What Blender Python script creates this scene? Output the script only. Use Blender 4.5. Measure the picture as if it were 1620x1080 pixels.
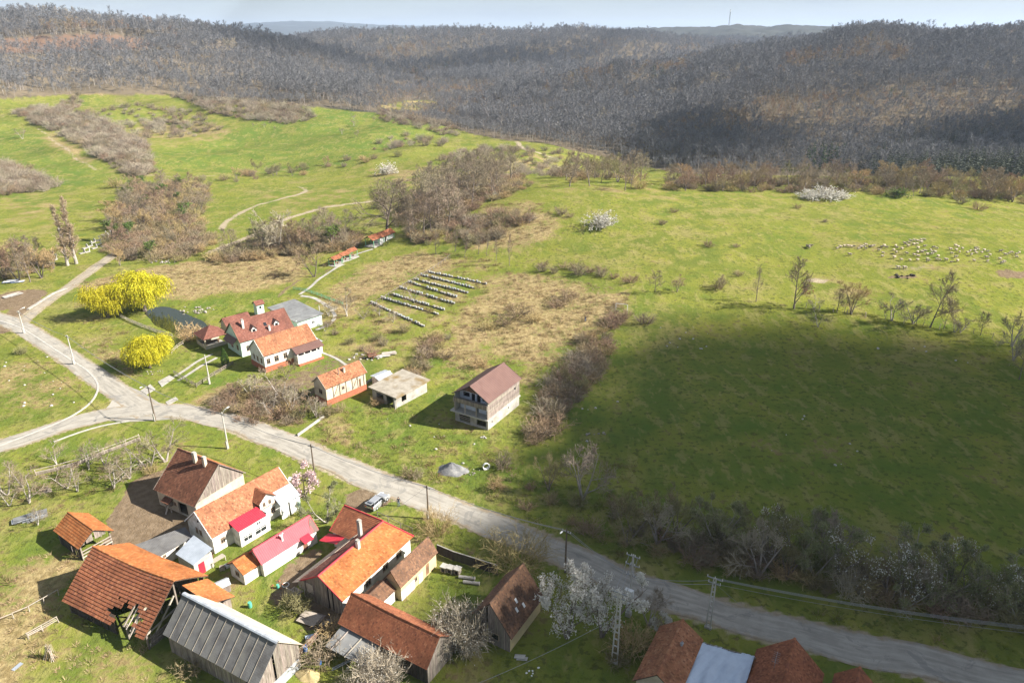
import bpy, bmesh, math, random
import numpy as np
from mathutils import Vector, Matrix

for o in list(bpy.data.objects):
    bpy.data.objects.remove(o)
SC = bpy.context.scene
COL = SC.collection
R = math.radians
rnd = random.Random(7)
rng = np.random.default_rng(11)

# ------------------------------------------------------------------ camera
CAM_H = 70.0; FPX = 1120.0; TH = R(23.2)
cam_d = bpy.data.cameras.new('camera'); cam = bpy.data.objects.new('camera', cam_d); COL.objects.link(cam)
cam.location = (0, 0, CAM_H); cam.rotation_euler = (math.pi/2 - TH, 0, 0)
cam_d.sensor_fit = 'HORIZONTAL'; cam_d.sensor_width = 36; cam_d.lens = 36*FPX/1620
cam_d.clip_start = 0.5; cam_d.clip_end = 40000
SC.camera = cam

# ------------------------------------------------------------------ sky, sun, exposure
SUN_EL = R(35); SUN_AZ = R(-6)           # azimuth measured from +X, the sun stands to the right of the view
SUN_DIR = Vector((math.cos(SUN_EL)*math.cos(SUN_AZ), math.cos(SUN_EL)*math.sin(SUN_AZ), math.sin(SUN_EL)))
W = bpy.data.worlds.new('World'); SC.world = W; W.use_nodes = True
nt = W.node_tree; nt.nodes.clear()
def N(t, typ, **kw):
    n = t.nodes.new(typ)
    for k, v in kw.items(): setattr(n, k, v)
    return n
sky = N(nt, 'ShaderNodeTexSky', sky_type='NISHITA', sun_disc=False)
sky.sun_elevation = SUN_EL; sky.sun_rotation = R(96); sky.altitude = 400; sky.air_density = 1.0; sky.dust_density = 0.35; sky.ozone_density = 1.2
tc = N(nt, 'ShaderNodeTexCoord'); sep = N(nt, 'ShaderNodeSeparateXYZ'); nt.links.new(tc.outputs['Generated'], sep.inputs[0])
add = N(nt, 'ShaderNodeMath', operation='ADD'); add.inputs[1].default_value = 0.16; nt.links.new(sep.outputs[2], add.inputs[0])
mx = N(nt, 'ShaderNodeMath', operation='MAXIMUM'); mx.inputs[1].default_value = 0.05; nt.links.new(add.outputs[0], mx.inputs[0])
dv = N(nt, 'ShaderNodeVectorMath', operation='DIVIDE'); nt.links.new(tc.outputs['Generated'], dv.inputs[0]); nt.links.new(mx.outputs[0], dv.inputs[1])
cn = N(nt, 'ShaderNodeTexNoise'); cn.inputs['Scale'].default_value = 0.9; cn.inputs['Detail'].default_value = 7; cn.inputs['Roughness'].default_value = 0.55
nt.links.new(dv.outputs[0], cn.inputs['Vector'])
cr = N(nt, 'ShaderNodeMapRange'); cr.inputs[1].default_value = 0.48; cr.inputs[2].default_value = 0.78; cr.inputs[3].default_value = 0.62; cr.inputs[4].default_value = 0.95
nt.links.new(cn.outputs[0], cr.inputs[0])
cm = N(nt, 'ShaderNodeMixRGB'); cm.inputs[2].default_value = (3.1, 3.4, 3.85, 1)
nt.links.new(cr.outputs[0], cm.inputs[0]); nt.links.new(sky.outputs[0], cm.inputs[1])
bg = N(nt, 'ShaderNodeBackground'); bg.inputs[1].default_value = 0.05
wo = N(nt, 'ShaderNodeOutputWorld'); nt.links.new(cm.outputs[0], bg.inputs[0]); nt.links.new(bg.outputs[0], wo.inputs[0])

sun_d = bpy.data.lights.new('sun', 'SUN'); sun = bpy.data.objects.new('sun', sun_d); COL.objects.link(sun)
sun_d.energy = 5.0; sun_d.angle = R(0.53); sun_d.color = (1.0, 0.945, 0.86)
sun.rotation_euler = SUN_DIR.to_track_quat('Z', 'Y').to_euler(); sun.location = (300, -30, 250)
SC.view_settings.view_transform = 'Standard'; SC.view_settings.look = 'None'
SC.view_settings.exposure = 1.45; SC.view_settings.gamma = 1.0
SC.view_settings.use_curve_mapping = False
SC.render.engine = 'CYCLES'
SC.cycles.transparent_max_bounces = 24
SC.cycles.max_bounces = 5; SC.cycles.diffuse_bounces = 3; SC.cycles.volume_bounces = 1

# ------------------------------------------------------------------ places: pixel of the photograph <-> point of the place
C_, S_ = math.cos(TH), math.sin(TH)
def ray(u, v):
    a = (u-810)/FPX; b = (540-v)/FPX
    return (a, C_+b*S_, -S_+b*C_)
def at_depth(u, v, Y):
    d = ray(u, v); t = Y/d[1]
    return (d[0]*t, Y, CAM_H+d[2]*t)
def at_height(u, v, z=0.0):
    d = ray(u, v); t = (z-CAM_H)/d[2]
    return (d[0]*t, d[1]*t, z)
def project(x, y, z):
    z = z-CAM_H; d = y*C_-z*S_; up = y*S_+z*C_
    return 810+FPX*x/d, 540-FPX*up/d

# ------------------------------------------------------------------ terrain height as a function of place
ctl = []
for Yc in (30, 60, 95, 130, 160):
    for sc in (-1.5, -.9, -.5, -.2, .1, .4, .9, 1.5):
        ctl.append((sc*Yc, Yc, 0.0))
def cpz(u, v, z): p = at_height(u, v, z); ctl.append(p)
def cpY(u, v, Y): p = at_depth(u, v, Y); ctl.append(p)
# near meadow rising to a crest on the right
for u, v, z in ((820,425,3),(1026,460,3.2),(1250,487,2.6),(1470,515,1.8),(1620,540,1.5),(1450,400,8),(1150,400,7),(1620,390,8),(900,350,9),(700,430,1.5),(600,470,.5),
                (590,380,1),(300,400,0),(200,330,-2),(60,440,-.5),(420,300,-3),(50,300,-2.5),(450,270,-5),(700,300,2),(800,280,4),(-100,400,0),(-150,300,0)):
    cpz(u, v, z)
for u, v in ((840,302),(900,299),(1100,305),(1300,309),(1500,317),(1620,324),(1800,335)): cpY(u, v, 300)
for s_ in (.10, .28, .45, .62, .85, 1.3):
    for Yc, z in ((345,8),(400,-2),(450,-8),(482,-9)): ctl.append((s_*Yc, Yc, z))
# left valley and its fields
for u, v, z in ((230,240,2),(550,210,6),(450,180,14),(650,190,10),(150,150,24),(480,170,18),(0,160,24),(0,210,8),(0,270,0),(-200,160,28),(-200,230,4),
                (700,240,2),(830,225,2),(740,205,0),(900,240,0),(300,200,8),(330,165,20)):
    cpz(u, v, z)
# wooded hill on the right
for s_, k in ((.16,.35),(.26,.62),(.38,.85),(.5,.97),(.65,1.0),(.8,1.02),(1.2,1.1)):
    for Yc, z in ((560,12),(650,30),(750,46),(900,66),(980,70),(1150,48),(1350,20)):
        ctl.append((s_*Yc, Yc, -9+(z+9)*k if Yc < 1200 else z*.6))
cpY(1000, 112, 850); cpY(880, 140, 800); cpY(800, 165, 760)
# wooded hill on the left
for u, v, Y in ((100,40,1000),(0,38,980),(-150,38,980),(-400,40,980),(300,52,1080),(450,75,1150),(540,98,1150),(600,140,1050),(100,100,830),(0,110,800),(300,120,810),(450,130,840),(560,150,900),
                (100,72,930),(250,80,960)):
    cpY(u, v, Y)
for s_ in (-1.2,-.75,-.5,-.3): ctl.append((s_*1350, 1350, 40))
# valley between them and the wooded hill that closes it
cpz(650,165,0); cpz(690,150,2)
for s_ in (-.2,-.08,.04,.15):
    for Yc, z in ((1200,14),(1480,48),(1760,72),(2150,40)): ctl.append((s_*Yc, Yc, z))
for s_ in (-1.,-.6,-.35,.3,.5,.8,1.2): ctl.append((s_*1900, 1900, 40)); 
for u, v in ((900,52),(1050,47),(1150,43),(1250,43),(1330,43),(1500,60),(1800,60)): cpY(u, v, 3000)
for u in (-300,100,400,650): cpY(u, 62, 3000)
for u in (-300,0,200,400,650,900,1200,1600): cpY(u, 75, 5000)
for u, v in ((-300,60),(150,55),(250,48),(330,43),(400,38),(490,33.5),(550,37),(600,42),(660,40.5),(720,45),(850,50),(1200,55),(1800,60)): cpY(u, v, 9000)
for s_ in (-1.2,-.5,0,.5,1.2): ctl.append((s_*13000, 13000, -120))
ctl = np.array(ctl)
def _sp(x, y):
    y = np.maximum(y, 25.0)
    return np.stack([x/y*2.2, np.log(y)*1.6], -1)
CP = _sp(ctl[:,0], ctl[:,1])
def _U(r2): return np.where(r2 > 1e-12, r2*np.log(np.maximum(r2, 1e-12)), 0.0)*0.5
n_ = len(CP)
K = _U(((CP[:,None]-CP[None])**2).sum(-1)) + np.eye(n_)*0.004
Pm = np.concatenate([np.ones((n_,1)), CP], 1)
A = np.zeros((n_+3, n_+3)); A[:n_,:n_] = K; A[:n_,n_:] = Pm; A[n_:,:n_] = Pm.T
# far heights are large numbers: solve for height divided by a distance scale
def _hs(y): return 1.0+np.maximum(y, 0)/60.0
SOL = np.linalg.solve(A, np.concatenate([ctl[:,2]/_hs(ctl[:,1]), np.zeros(3)]))
_wv = [(rng.uniform(0, 2*math.pi), rng.uniform(0, 2*math.pi)) for _ in range(40)]
def wave(x, y, scale, seed, oct=4):
    """smooth value about -1..1 made of crossing sine trains"""
    o = np.zeros_like(x); am = 1.0; tot = 0
    for k in range(oct):
        f_ = 2*math.pi/scale*(1.9**k)
        for j in range(3):
            a, ph = _wv[(seed*7+k*3+j) % 40]
            o = o + am*np.sin((x*math.cos(a+j)+y*math.sin(a+j))*f_*(1+.17*j)+ph+1.3*np.sin((x*math.sin(a)-y*math.cos(a))*f_*.6+ph*2))/3
        tot += am; am *= .55
    return o/tot*1.6
POND = [(228,494),(240,487),(262,484),(280,489),(300,498),(322,507),(330,516),(318,526),(300,534),(280,528),(262,521),(246,514),(238,504)]
PONDW = np.array([at_height(u, v, 0)[:2] for u, v in POND])
def poly_sd(x, y, P):
    """signed distance to polygon, positive inside"""
    x = np.asarray(x, float); y = np.asarray(y, float)
    d = np.full(x.shape, 1e18); ins = np.zeros(x.shape, bool); n = len(P)
    for i in range(n):
        ax, ay = P[i]; bx, by = P[(i+1) % n]
        ex, ey = bx-ax, by-ay; wx, wy = x-ax, y-ay
        t = np.clip((wx*ex+wy*ey)/(ex*ex+ey*ey+1e-12), 0, 1)
        d = np.minimum(d, (wx-ex*t)**2+(wy-ey*t)**2)
        c = ((ay <= y) & (by > y)) | ((by <= y) & (ay > y))
        with np.errstate(divide='ignore', invalid='ignore'):
            xx = ax+(y-ay)/(by-ay+1e-15)*ex
        ins ^= c & (x < xx)
    d = np.sqrt(d); return np.where(ins, d, -d)
def line_d(x, y, P):
    x = np.asarray(x, float); y = np.asarray(y, float); d = np.full(x.shape, 1e18)
    for i in range(len(P)-1):
        ax, ay = P[i][:2]; bx, by = P[i+1][:2]
        ex, ey = bx-ax, by-ay; wx, wy = x-ax, y-ay
        t = np.clip((wx*ex+wy*ey)/(ex*ex+ey*ey+1e-12), 0, 1)
        d = np.minimum(d, (wx-ex*t)**2+(wy-ey*t)**2)
    return np.sqrt(d)
def sstep(a, b, x): t = np.clip((x-a)/(b-a), 0, 1); return t*t*(3-2*t)
def height(x, y):
    x = np.asarray(x, float); y = np.asarray(y, float); sh = x.shape
    x = x.ravel(); y = y.ravel(); out = np.empty(len(x))
    for i in range(0, len(x), 20000):
        xs, ys = x[i:i+20000], y[i:i+20000]; q = _sp(xs, ys)
        r2 = ((q[:,None,:]-CP[None])**2).sum(-1)
        z = (_U(r2)@SOL[:n_] + SOL[n_] + q@SOL[n_+1:])*_hs(np.maximum(ys, 25.))
        z = z*sstep(60, 175, ys)
        z = z + wave(xs, ys, 38, 1, 3)*0.22*sstep(150, 210, ys) + wave(xs, ys, 14, 5, 2)*.06*sstep(120, 200, ys)
        z = z + wave(xs, ys, 120, 7, 2)*2.4*sstep(370, 470, ys)*(1-sstep(700, 900, ys))*(1-sstep(-.05, .12, xs/np.maximum(ys, 1)))
        z = z + wave(xs, ys, 210, 2, 3)*sstep(520, 850, ys)*8.5*(1-sstep(3000, 6000, ys)) + wave(xs, ys, 900, 3, 4)*sstep(2500, 6000, ys)*14
        out[i:i+20000] = z
    pd = poly_sd(x, y, PONDW) if np.any((y > 150) & (y < 200) & (x < -60)) else None
    if pd is not None: out = out - 0.9*sstep(-.5, 1.3, pd)
    return out.reshape(sh)
def hz(x, y): return float(height(np.array([x]), np.array([y]))[0])
def G(u, v):
    """the point of the ground seen at a pixel of the photograph"""
    d = ray(u, v)
    t = np.concatenate([np.linspace(55, 420, 160), np.geomspace(425, 9000, 160)])
    z = CAM_H+d[2]*t; h = height(d[0]*t, d[1]*t)
    k = np.nonzero(z < h)[0]
    if len(k) == 0: i = len(t)-1; return Vector((d[0]*t[i], d[1]*t[i], h[i]))
    i = k[0]
    if i == 0: tt = t[0]
    else:
        a, b = z[i-1]-h[i-1], z[i]-h[i]; tt = t[i-1]+(t[i]-t[i-1])*a/(a-b)
    x, y = d[0]*tt, d[1]*tt
    return Vector((x, y, hz(x, y)))
# ------------------------------------------------------------------ materials
def pmat(name, c1, c2=None, scale=2.0, rough=.9, bump=0.0, bscale=None, vcol=False, orand=0.0, metallic=0.0, stretch=None, spec=.25, detail=5, lo=.35, hi=.65, trans=0.0, c3=None, s3=.3):
    m = bpy.data.materials.new(name); m.use_nodes = True; t = m.node_tree; t.nodes.clear()
    L = t.links.new
    out = N(t, 'ShaderNodeOutputMaterial'); b = N(t, 'ShaderNodeBsdfPrincipled'); L(b.outputs[0], out.inputs[0])
    b.inputs['Roughness'].default_value = rough; b.inputs['Metallic'].default_value = metallic; b.inputs['Specular IOR Level'].default_value = spec
    tcn = N(t, 'ShaderNodeTexCoord'); mp = N(t, 'ShaderNodeMapping'); L(tcn.outputs['Object'], mp.inputs[0])
    if stretch: mp.inputs['Scale'].default_value = stretch
    col = None
    if c2 is not None:
        no = N(t, 'ShaderNodeTexNoise'); no.inputs['Scale'].default_value = scale; no.inputs['Detail'].default_value = detail; no.inputs['Roughness'].default_value = .6
        L(mp.outputs[0], no.inputs[0])
        mr = N(t, 'ShaderNodeMapRange'); mr.inputs[1].default_value = lo; mr.inputs[2].default_value = hi; L(no.outputs[0], mr.inputs[0])
        mi = N(t, 'ShaderNodeMixRGB'); mi.inputs[1].default_value = (*c1, 1); mi.inputs[2].default_value = (*c2, 1); L(mr.outputs[0], mi.inputs[0]); col = mi.outputs[0]
        if c3 is not None:
            n3 = N(t, 'ShaderNodeTexNoise'); n3.inputs['Scale'].default_value = s3; n3.inputs['Detail'].default_value = 4; L(mp.outputs[0], n3.inputs[0])
            m3 = N(t, 'ShaderNodeMapRange'); m3.inputs[1].default_value = .5; m3.inputs[2].default_value = .68; L(n3.outputs[0], m3.inputs[0])
            x3 = N(t, 'ShaderNodeMixRGB'); L(m3.outputs[0], x3.inputs[0]); L(col, x3.inputs[1]); x3.inputs[2].default_value = (*c3, 1); col = x3.outputs[0]
    if vcol:
        at = N(t, 'ShaderNodeAttribute', attribute_name='Col')
        if col is None: col = at.outputs[0]
        else:
            mu = N(t, 'ShaderNodeMixRGB', blend_type='MULTIPLY'); mu.inputs[0].default_value = 1; L(col, mu.inputs[1]); L(at.outputs[0], mu.inputs[2]); col = mu.outputs[0]
    if orand:
        oi = N(t, 'ShaderNodeObjectInfo'); hv = N(t, 'ShaderNodeHueSaturation'); r1 = N(t, 'ShaderNodeMapRange')
        r1.inputs[3].default_value = 1-orand; r1.inputs[4].default_value = 1+orand; L(oi.outputs['Random'], r1.inputs[0]); L(r1.outputs[0], hv.inputs['Value'])
        r2 = N(t, 'ShaderNodeMapRange'); ml = N(t, 'ShaderNodeMath', operation='MULTIPLY'); ml.inputs[1].default_value = 7.31; fr = N(t, 'ShaderNodeMath', operation='FRACT')
        L(oi.outputs['Random'], ml.inputs[0]); L(ml.outputs[0], fr.inputs[0]); L(fr.outputs[0], r2.inputs[0]); r2.inputs[3].default_value = .5-.03*orand/.2; r2.inputs[4].default_value = .5+.012*orand/.2; L(r2.outputs[0], hv.inputs['Hue'])
        if col is None: hv.inputs['Color'].default_value = (*c1, 1)
        else: L(col, hv.inputs['Color'])
        col = hv.outputs[0]
    if col is None: b.inputs['Base Color'].default_value = (*c1, 1)
    else: L(col, b.inputs['Base Color'])
    if bump:
        bn = N(t, 'ShaderNodeTexNoise'); bn.inputs['Scale'].default_value = bscale or scale*3; bn.inputs['Detail'].default_value = 6; L(mp.outputs[0], bn.inputs[0])
        bu = N(t, 'ShaderNodeBump'); bu.inputs['Strength'].default_value = 1.0; bu.inputs['Distance'].default_value = bump; L(bn.outputs[0], bu.inputs['Height']); L(bu.outputs[0], b.inputs['Normal'])
    if trans:
        tr = N(t, 'ShaderNodeBsdfTranslucent'); ms = N(t, 'ShaderNodeMixShader'); ms.inputs[0].default_value = trans
        if col is None: tr.inputs[0].default_value = (*c1, 1)
        else: L(col, tr.inputs[0])
        L(b.outputs[0], ms.inputs[1]); L(tr.outputs[0], ms.inputs[2]); L(ms.outputs[0], out.inputs[0])
    return m

M = {}
M['plaster'] = pmat('white_plaster', (.74,.73,.70), (.60,.58,.54), .7, .9, .004, 9, c3=(.46,.43,.38), s3=.9)
M['plaster_blue'] = pmat('bluish_plaster', (.60,.66,.74), (.50,.54,.60), .8, .9, .004, 9)
M['plaster_green'] = pmat('mint_plaster', (.55,.68,.60), (.45,.55,.50), .9, .9, .004, 9)
M['plaster_yellow'] = pmat('ochre_plaster', (.62,.50,.27), (.50,.40,.24), .9, .9, .006, 9)
M['plaster_beige'] = pmat('beige_plaster', (.58,.51,.39), (.42,.35,.26), .8, .95, .01, 7)
M['concrete'] = pmat('old_concrete', (.42,.40,.36), (.27,.25,.22), .9, .95, .008, 12)
M['concrete_pale'] = pmat('pale_concrete', (.46,.44,.40), (.34,.32,.285), 1.2, .95, .006, 12)
M['brick'] = pmat('red_brick_base', (.42,.15,.08), (.30,.10,.06), 3, .9, .01, 10)
M['wood'] = pmat('grey_weathered_wood', (.30,.26,.215), (.155,.13,.105), 6, .92, .006, 30, stretch=(1,1,.12), orand=.22)
M['wood_dark'] = pmat('dark_weathered_wood', (.075,.062,.052), (.035,.03,.026), 6, .92, .006, 30, stretch=(1,1,.12), orand=.2)
M['wood_brown'] = pmat('brown_timber', (.25,.15,.085), (.15,.09,.05), 5, .85, .004, 25, stretch=(.2,1,1), orand=.15)
M['wood_pale'] = pmat('bleached_timber', (.46,.41,.34), (.33,.29,.235), 6, .9, .004, 30, orand=.18)
M['tile'] = pmat('clay_tile', (1,1,1), (.80,.78,.78), 1.3, .88, .006, 14, vcol=True, c3=(.60,.60,.60), s3=.3)
M['underlay'] = pmat('roof_boarding', (.10,.07,.05), (.06,.04,.03), 3, .95)
M['metal_pink'] = pmat('faded_red_sheet', (.46,.085,.10), (.39,.07,.085), .8, .6, 0, spec=.25)
M['metal_red'] = pmat('red_sheet', (.55,.03,.05), (.46,.03,.05), 1, .4, spec=.5)
M['metal_maroon'] = pmat('maroon_sheet', (.150,.085,.070), (.125,.068,.057), .6, .6, spec=.25)
M['metal_grey'] = pmat('galvanised_sheet', (.52,.55,.58), (.42,.44,.47), .9, .45, metallic=.35, spec=.5)
M['metal_blue'] = pmat('pale_blue_sheet', (.40,.44,.49), (.31,.345,.39), .9, .5, metallic=.2, spec=.4)
M['asbestos'] = pmat('grey_fibre_cement', (.165,.162,.158), (.105,.10,.098), .7, .92, .004, 12, c3=(.17,.165,.15), s3=.4)
M['asbestos_pale'] = pmat('pale_fibre_cement', (.46,.40,.31), (.37,.31,.24), .7, .92, .004, 12)
M['felt'] = pmat('grey_roofing_felt', (.20,.205,.205), (.14,.14,.14), .5, .9, .004, 9, c3=(.26,.26,.25), s3=.3)
M['trim_red'] = pmat('red_trim', (.42,.04,.05), None, rough=.5)
M['trim_white'] = pmat('white_trim', (.75,.74,.72), None, rough=.6)
M['frame'] = pmat('window_frame_wood', (.36,.27,.19), (.26,.19,.13), 6, .7)
M['frame_white'] = pmat('white_window_frame', (.72,.72,.70), None, rough=.6)
M['glass'] = pmat('window_glass', (.02,.024,.028), None, rough=.08, spec=.6)
M['dark'] = pmat('dark_interior', (.03,.027,.024), None, rough=.95)
M['white'] = pmat('white_paint', (.80,.80,.79), (.70,.70,.68), 2, .6)
M['steel'] = pmat('grey_steel', (.30,.31,.32), None, rough=.45, metallic=.6)
M['pole_conc'] = pmat('concrete_pole', (.50,.48,.44), (.38,.36,.32), 2, .9, stretch=(1,1,.3))
M['pole_wood'] = pmat('creosoted_pole', (.17,.13,.095), (.10,.08,.06), 4, .9, stretch=(1,1,.1))
M['black'] = pmat('black_rubber', (.015,.015,.015), None, rough=.7)
M['cable'] = pmat('cable', (.24,.24,.24), None, rough=.6)
M['ceramic'] = pmat('insulator_ceramic', (.65,.62,.58), None, rough=.3)
M['bark'] = pmat('grey_bark', (.235,.20,.165), (.125,.105,.085), 3, .95, .01, 12, stretch=(1,1,.25), orand=.18)
M['bark_pale'] = pmat('pale_bark', (.40,.365,.32), (.27,.24,.205), 3, .95, .01, 12, stretch=(1,1,.25), orand=.15)
M['twig'] = pmat('bare_twigs', (.245,.202,.135), None, rough=.95, orand=.2)
M['twig_pale'] = pmat('pale_twigs', (.34,.295,.215), None, rough=.95, orand=.16)
M['twig_brown'] = pmat('brown_twigs', (.27,.205,.122), None, rough=.95, orand=.22)
M['twig_olive'] = pmat('olive_twigs', (.225,.205,.095), None, rough=.95, orand=.2)
M['twig_tan'] = pmat('tan_twigs', (.38,.30,.195), None, rough=.95, orand=.12)
M['twig_yellow'] = pmat('ochre_twigs', (.36,.285,.13), None, rough=.95, orand=.18)
M['twig_forest'] = pmat('forest_twigs', (.172,.170,.174), None, rough=.95, orand=.16)  # bluish grey: part of the distance haze is painted into this colour
M['bark_forest'] = pmat('forest_bark', (.25,.225,.195), None, rough=.95, orand=.25)
M['blossom'] = pmat('white_blossom', (.66,.64,.58), None, rough=.8, trans=.25, orand=.06)
M['blossom_pink'] = pmat('pink_blossom', (.66,.50,.50), None, rough=.8, trans=.3, orand=.08)
M['willow_leaf'] = pmat('willow_leaf', (.62,.56,.03), (.46,.45,.025), 1.2, .7, trans=.4, orand=.06)
M['leaf_green'] = pmat('fresh_leaf', (.13,.21,.035), (.09,.15,.03), 2, .7, trans=.35, orand=.15)
M['leaf_grey'] = pmat('grey_green_bud', (.23,.25,.11), None, rough=.8, trans=.3, orand=.12)
M['leaf_brown'] = pmat('withered_leaf', (.34,.19,.085), None, rough=.9, trans=.3, orand=.15)
M['needle'] = pmat('conifer_needle', (.05,.10,.035), (.03,.065,.025), 2, .8, trans=.15, orand=.25)
M['needle_dim'] = pmat('dim_conifer_needle', (.075,.085,.062), None, rough=.85, orand=.2)
M['thuja'] = pmat('thuja_foliage', (.10,.17,.03), (.06,.11,.02), 3, .8, trans=.2)
M['grass_dry'] = pmat('dry_grass_blade', (.42,.335,.185), None, rough=.9, trans=.3, orand=.22)
M['grass_green'] = pmat('green_grass_blade', (.12,.17,.03), None, rough=.8, trans=.35, orand=.25)
M['grass_rank'] = pmat('rank_grass_blade', (.24,.195,.085), None, rough=.9, trans=.25, orand=.3)
M['wool'] = pmat('sheep_wool', (.46,.40,.31), (.34,.29,.21), 9, .95, .02, 12, orand=.14)
M['skin'] = pmat('skin', (.48,.30,.22), None, rough=.6)
M['cloth_dark'] = pmat('dark_clothes', (.04,.045,.06), (.025,.03,.04), 8, .9)
M['cloth_blue'] = pmat('blue_jeans', (.12,.16,.24), None, rough=.9)
M['hair'] = pmat('dark_hair', (.03,.02,.015), None, rough=.8)
M['gravel'] = pmat('grey_gravel', (.23,.23,.23), (.15,.15,.155), 6, .95, .08, 9, c3=(.28,.275,.26), s3=1.2)
M['stone'] = pmat('rubble_stone', (.36,.325,.275), (.25,.225,.19), 3, .95, .02, 8, orand=.2)
M['tarp'] = pmat('pale_blue_tarpaulin', (.50,.58,.68), (.42,.49,.59), .8, .5, spec=.4)
M['car'] = pmat('silver_car_paint', (.48,.49,.51), None, rough=.25, metallic=.5, spec=.6)
M['rust'] = pmat('rusty_metal', (.26,.11,.06), (.16,.07,.04), 4, .8)
M['straw'] = pmat('straw', (.45,.36,.18), (.34,.26,.13), 4, .95, .02, 20)
M['plastic_blue'] = pmat('blue_plastic', (.05,.16,.42), None, rough=.5)
M['plastic_green'] = pmat('green_plastic', (.10,.40,.30), None, rough=.5)
M['paint_green'] = pmat('green_paint', (.20,.44,.26), (.15,.34,.2), 3, .7)
M['hive'] = pmat('hive_paint', (.30,.31,.31), None, rough=.7, orand=.3)
M['moss'] = pmat('mossy_slab', (.36,.325,.265), (.25,.22,.175), .9, .95, .01, 10, c3=(.20,.125,.03), s3=.24)

# ------------------------------------------------------------------ mesh building
class MB:
    def __init__(s): s.v = []; s.f = []; s.m = []; s.c = []
    def add(s, vs, fs, mi=0, col=None):
        o = len(s.v); s.v.extend(vs); s.f.extend([tuple(i+o for i in f) for f in fs]); s.m.extend([mi]*len(fs)); s.c.extend([col]*len(fs)); return s
    def box(s, x0, x1, y0, y1, z0, z1, mi=0, col=None):
        return s.add([(x0,y0,z0),(x1,y0,z0),(x1,y1,z0),(x0,y1,z0),(x0,y0,z1),(x1,y0,z1),(x1,y1,z1),(x0,y1,z1)],
                     [(0,3,2,1),(4,5,6,7),(0,1,5,4),(1,2,6,5),(2,3,7,6),(3,0,4,7)], mi, col)
    def prism(s, quad, n, t, mi=0):
        """slab: quad of points thickened downwards along n"""
        n = Vector(n)*t; q = [Vector(p) for p in quad]; k = len(q)
        vs = [tuple(p) for p in q]+[tuple(p-n) for p in q]
        fs = [tuple(range(k)), tuple(range(2*k-1, k-1, -1))]+[(i, i+k, (i+1) % k+k, (i+1) % k) for i in range(k)]
        return s.add(vs, fs, mi)
    def bar(s, p, q, w, h=None, mi=0, up=(0,0,1)):
        p = Vector(p); q = Vector(q); h = h or w; d = (q-p).normalized()
        a = d.cross(Vector(up))
        if a.length < 1e-4: a = d.cross(Vector((1,0,0)))
        a.normalize(); b = a.cross(d); a *= w/2; b *= h/2
        return s.add([tuple(x) for x in (p-a-b,p+a-b,p+a+b,p-a+b,q-a-b,q+a-b,q+a+b,q-a+b)], [(0,3,2,1),(4,5,6,7),(0,1,5,4),(1,2,6,5),(2,3,7,6),(3,0,4,7)], mi)
    def tube(s, pts, rads, n=6, mi=0, cap=True):
        o = len(s.v); pts = [Vector(p) for p in pts]
        for i, p in enumerate(pts):
            d = (pts[min(i+1, len(pts)-1)]-pts[max(i-1, 0)]).normalized()
            a = d.cross(Vector((0.13,.21,1)) if abs(d.z) < .9 else Vector((1,.1,0))).normalized(); b = d.cross(a)
            for k in range(n):
                t = 2*math.pi*k/n; s.v.append(tuple(p+a*math.cos(t)*rads[i]+b*math.sin(t)*rads[i]))
        nf = 0
        for i in range(len(pts)-1):
            for k in range(n):
                s.f.append((o+i*n+k, o+i*n+(k+1) % n, o+(i+1)*n+(k+1) % n, o+(i+1)*n+k)); nf += 1
        if cap:
            s.f.append(tuple(o+k for k in range(n-1, -1, -1))); e = o+(len(pts)-1)*n; s.f.append(tuple(e+k for k in range(n))); nf += 2
        s.m.extend([mi]*nf); s.c.extend([None]*nf); return s
    def ball(s, c, r, mi=0, n=8, m=6, jit=0.0, rr=None):
        rr = rr or rnd; r = r if isinstance(r, tuple) else (r, r, r); vs = []; fs = []
        vs.append((c[0], c[1], c[2]-r[2]))
        for i in range(1, m):
            ph = -math.pi/2+math.pi*i/m
            for k in range(n):
                t = 2*math.pi*k/n; j = 1+rr.uniform(-jit, jit)
                vs.append((c[0]+r[0]*j*math.cos(ph)*math.cos(t), c[1]+r[1]*j*math.cos(ph)*math.sin(t), c[2]+r[2]*j*math.sin(ph)))
        vs.append((c[0], c[1], c[2]+r[2])); last = len(vs)-1
        for k in range(n):
            fs.append((0, 1+(k+1) % n, 1+k)); fs.append((last, last-n+k, last-n+(k+1) % n))
        for i in range(m-2):
            for k in range(n): a = 1+i*n; fs.append((a+k, a+(k+1) % n, a+n+(k+1) % n, a+n+k))
        return s.add(vs, fs, mi)
    def mesh(s, name, mats, smooth=False):
        me = bpy.data.meshes.new(name); me.from_pydata(s.v, [], s.f)
        if not isinstance(mats, (list, tuple)): mats = [mats]
        for m in mats: me.materials.append(M[m] if isinstance(m, str) else m)
        if len(mats) > 1: me.polygons.foreach_set('material_index', s.m)
        if any(c is not None for c in s.c):
            at = me.attributes.new('Col', 'FLOAT_COLOR', 'FACE')
            at.data.foreach_set('color', [x for c in s.c for x in ((*c, 1.0) if c is not None else (1,1,1,1))])
        if smooth: me.polygons.foreach_set('use_smooth', [True]*len(me.polygons))
        me.update(); return me
    def build(s, name, mats, parent=None, smooth=False):
        return link(name, s.mesh(name, mats, smooth), parent)
def link(name, me, parent=None, loc=None, rz=0, sc=None):
    o = bpy.data.objects.new(name, me); COL.objects.link(o)
    if parent is not None: o.parent = parent
    if loc is not None: o.location = loc
    if rz: o.rotation_euler = (0, 0, rz)
    if sc is not None: o.scale = sc if isinstance(sc, (tuple, list)) else (sc, sc, sc)
    return o
def tag(o, label=None, cat=None, group=None, kind=None):
    if label: o['label'] = label
    if cat: o['category'] = cat
    if group: o['group'] = group
    if kind: o['kind'] = kind
    return o
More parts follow.
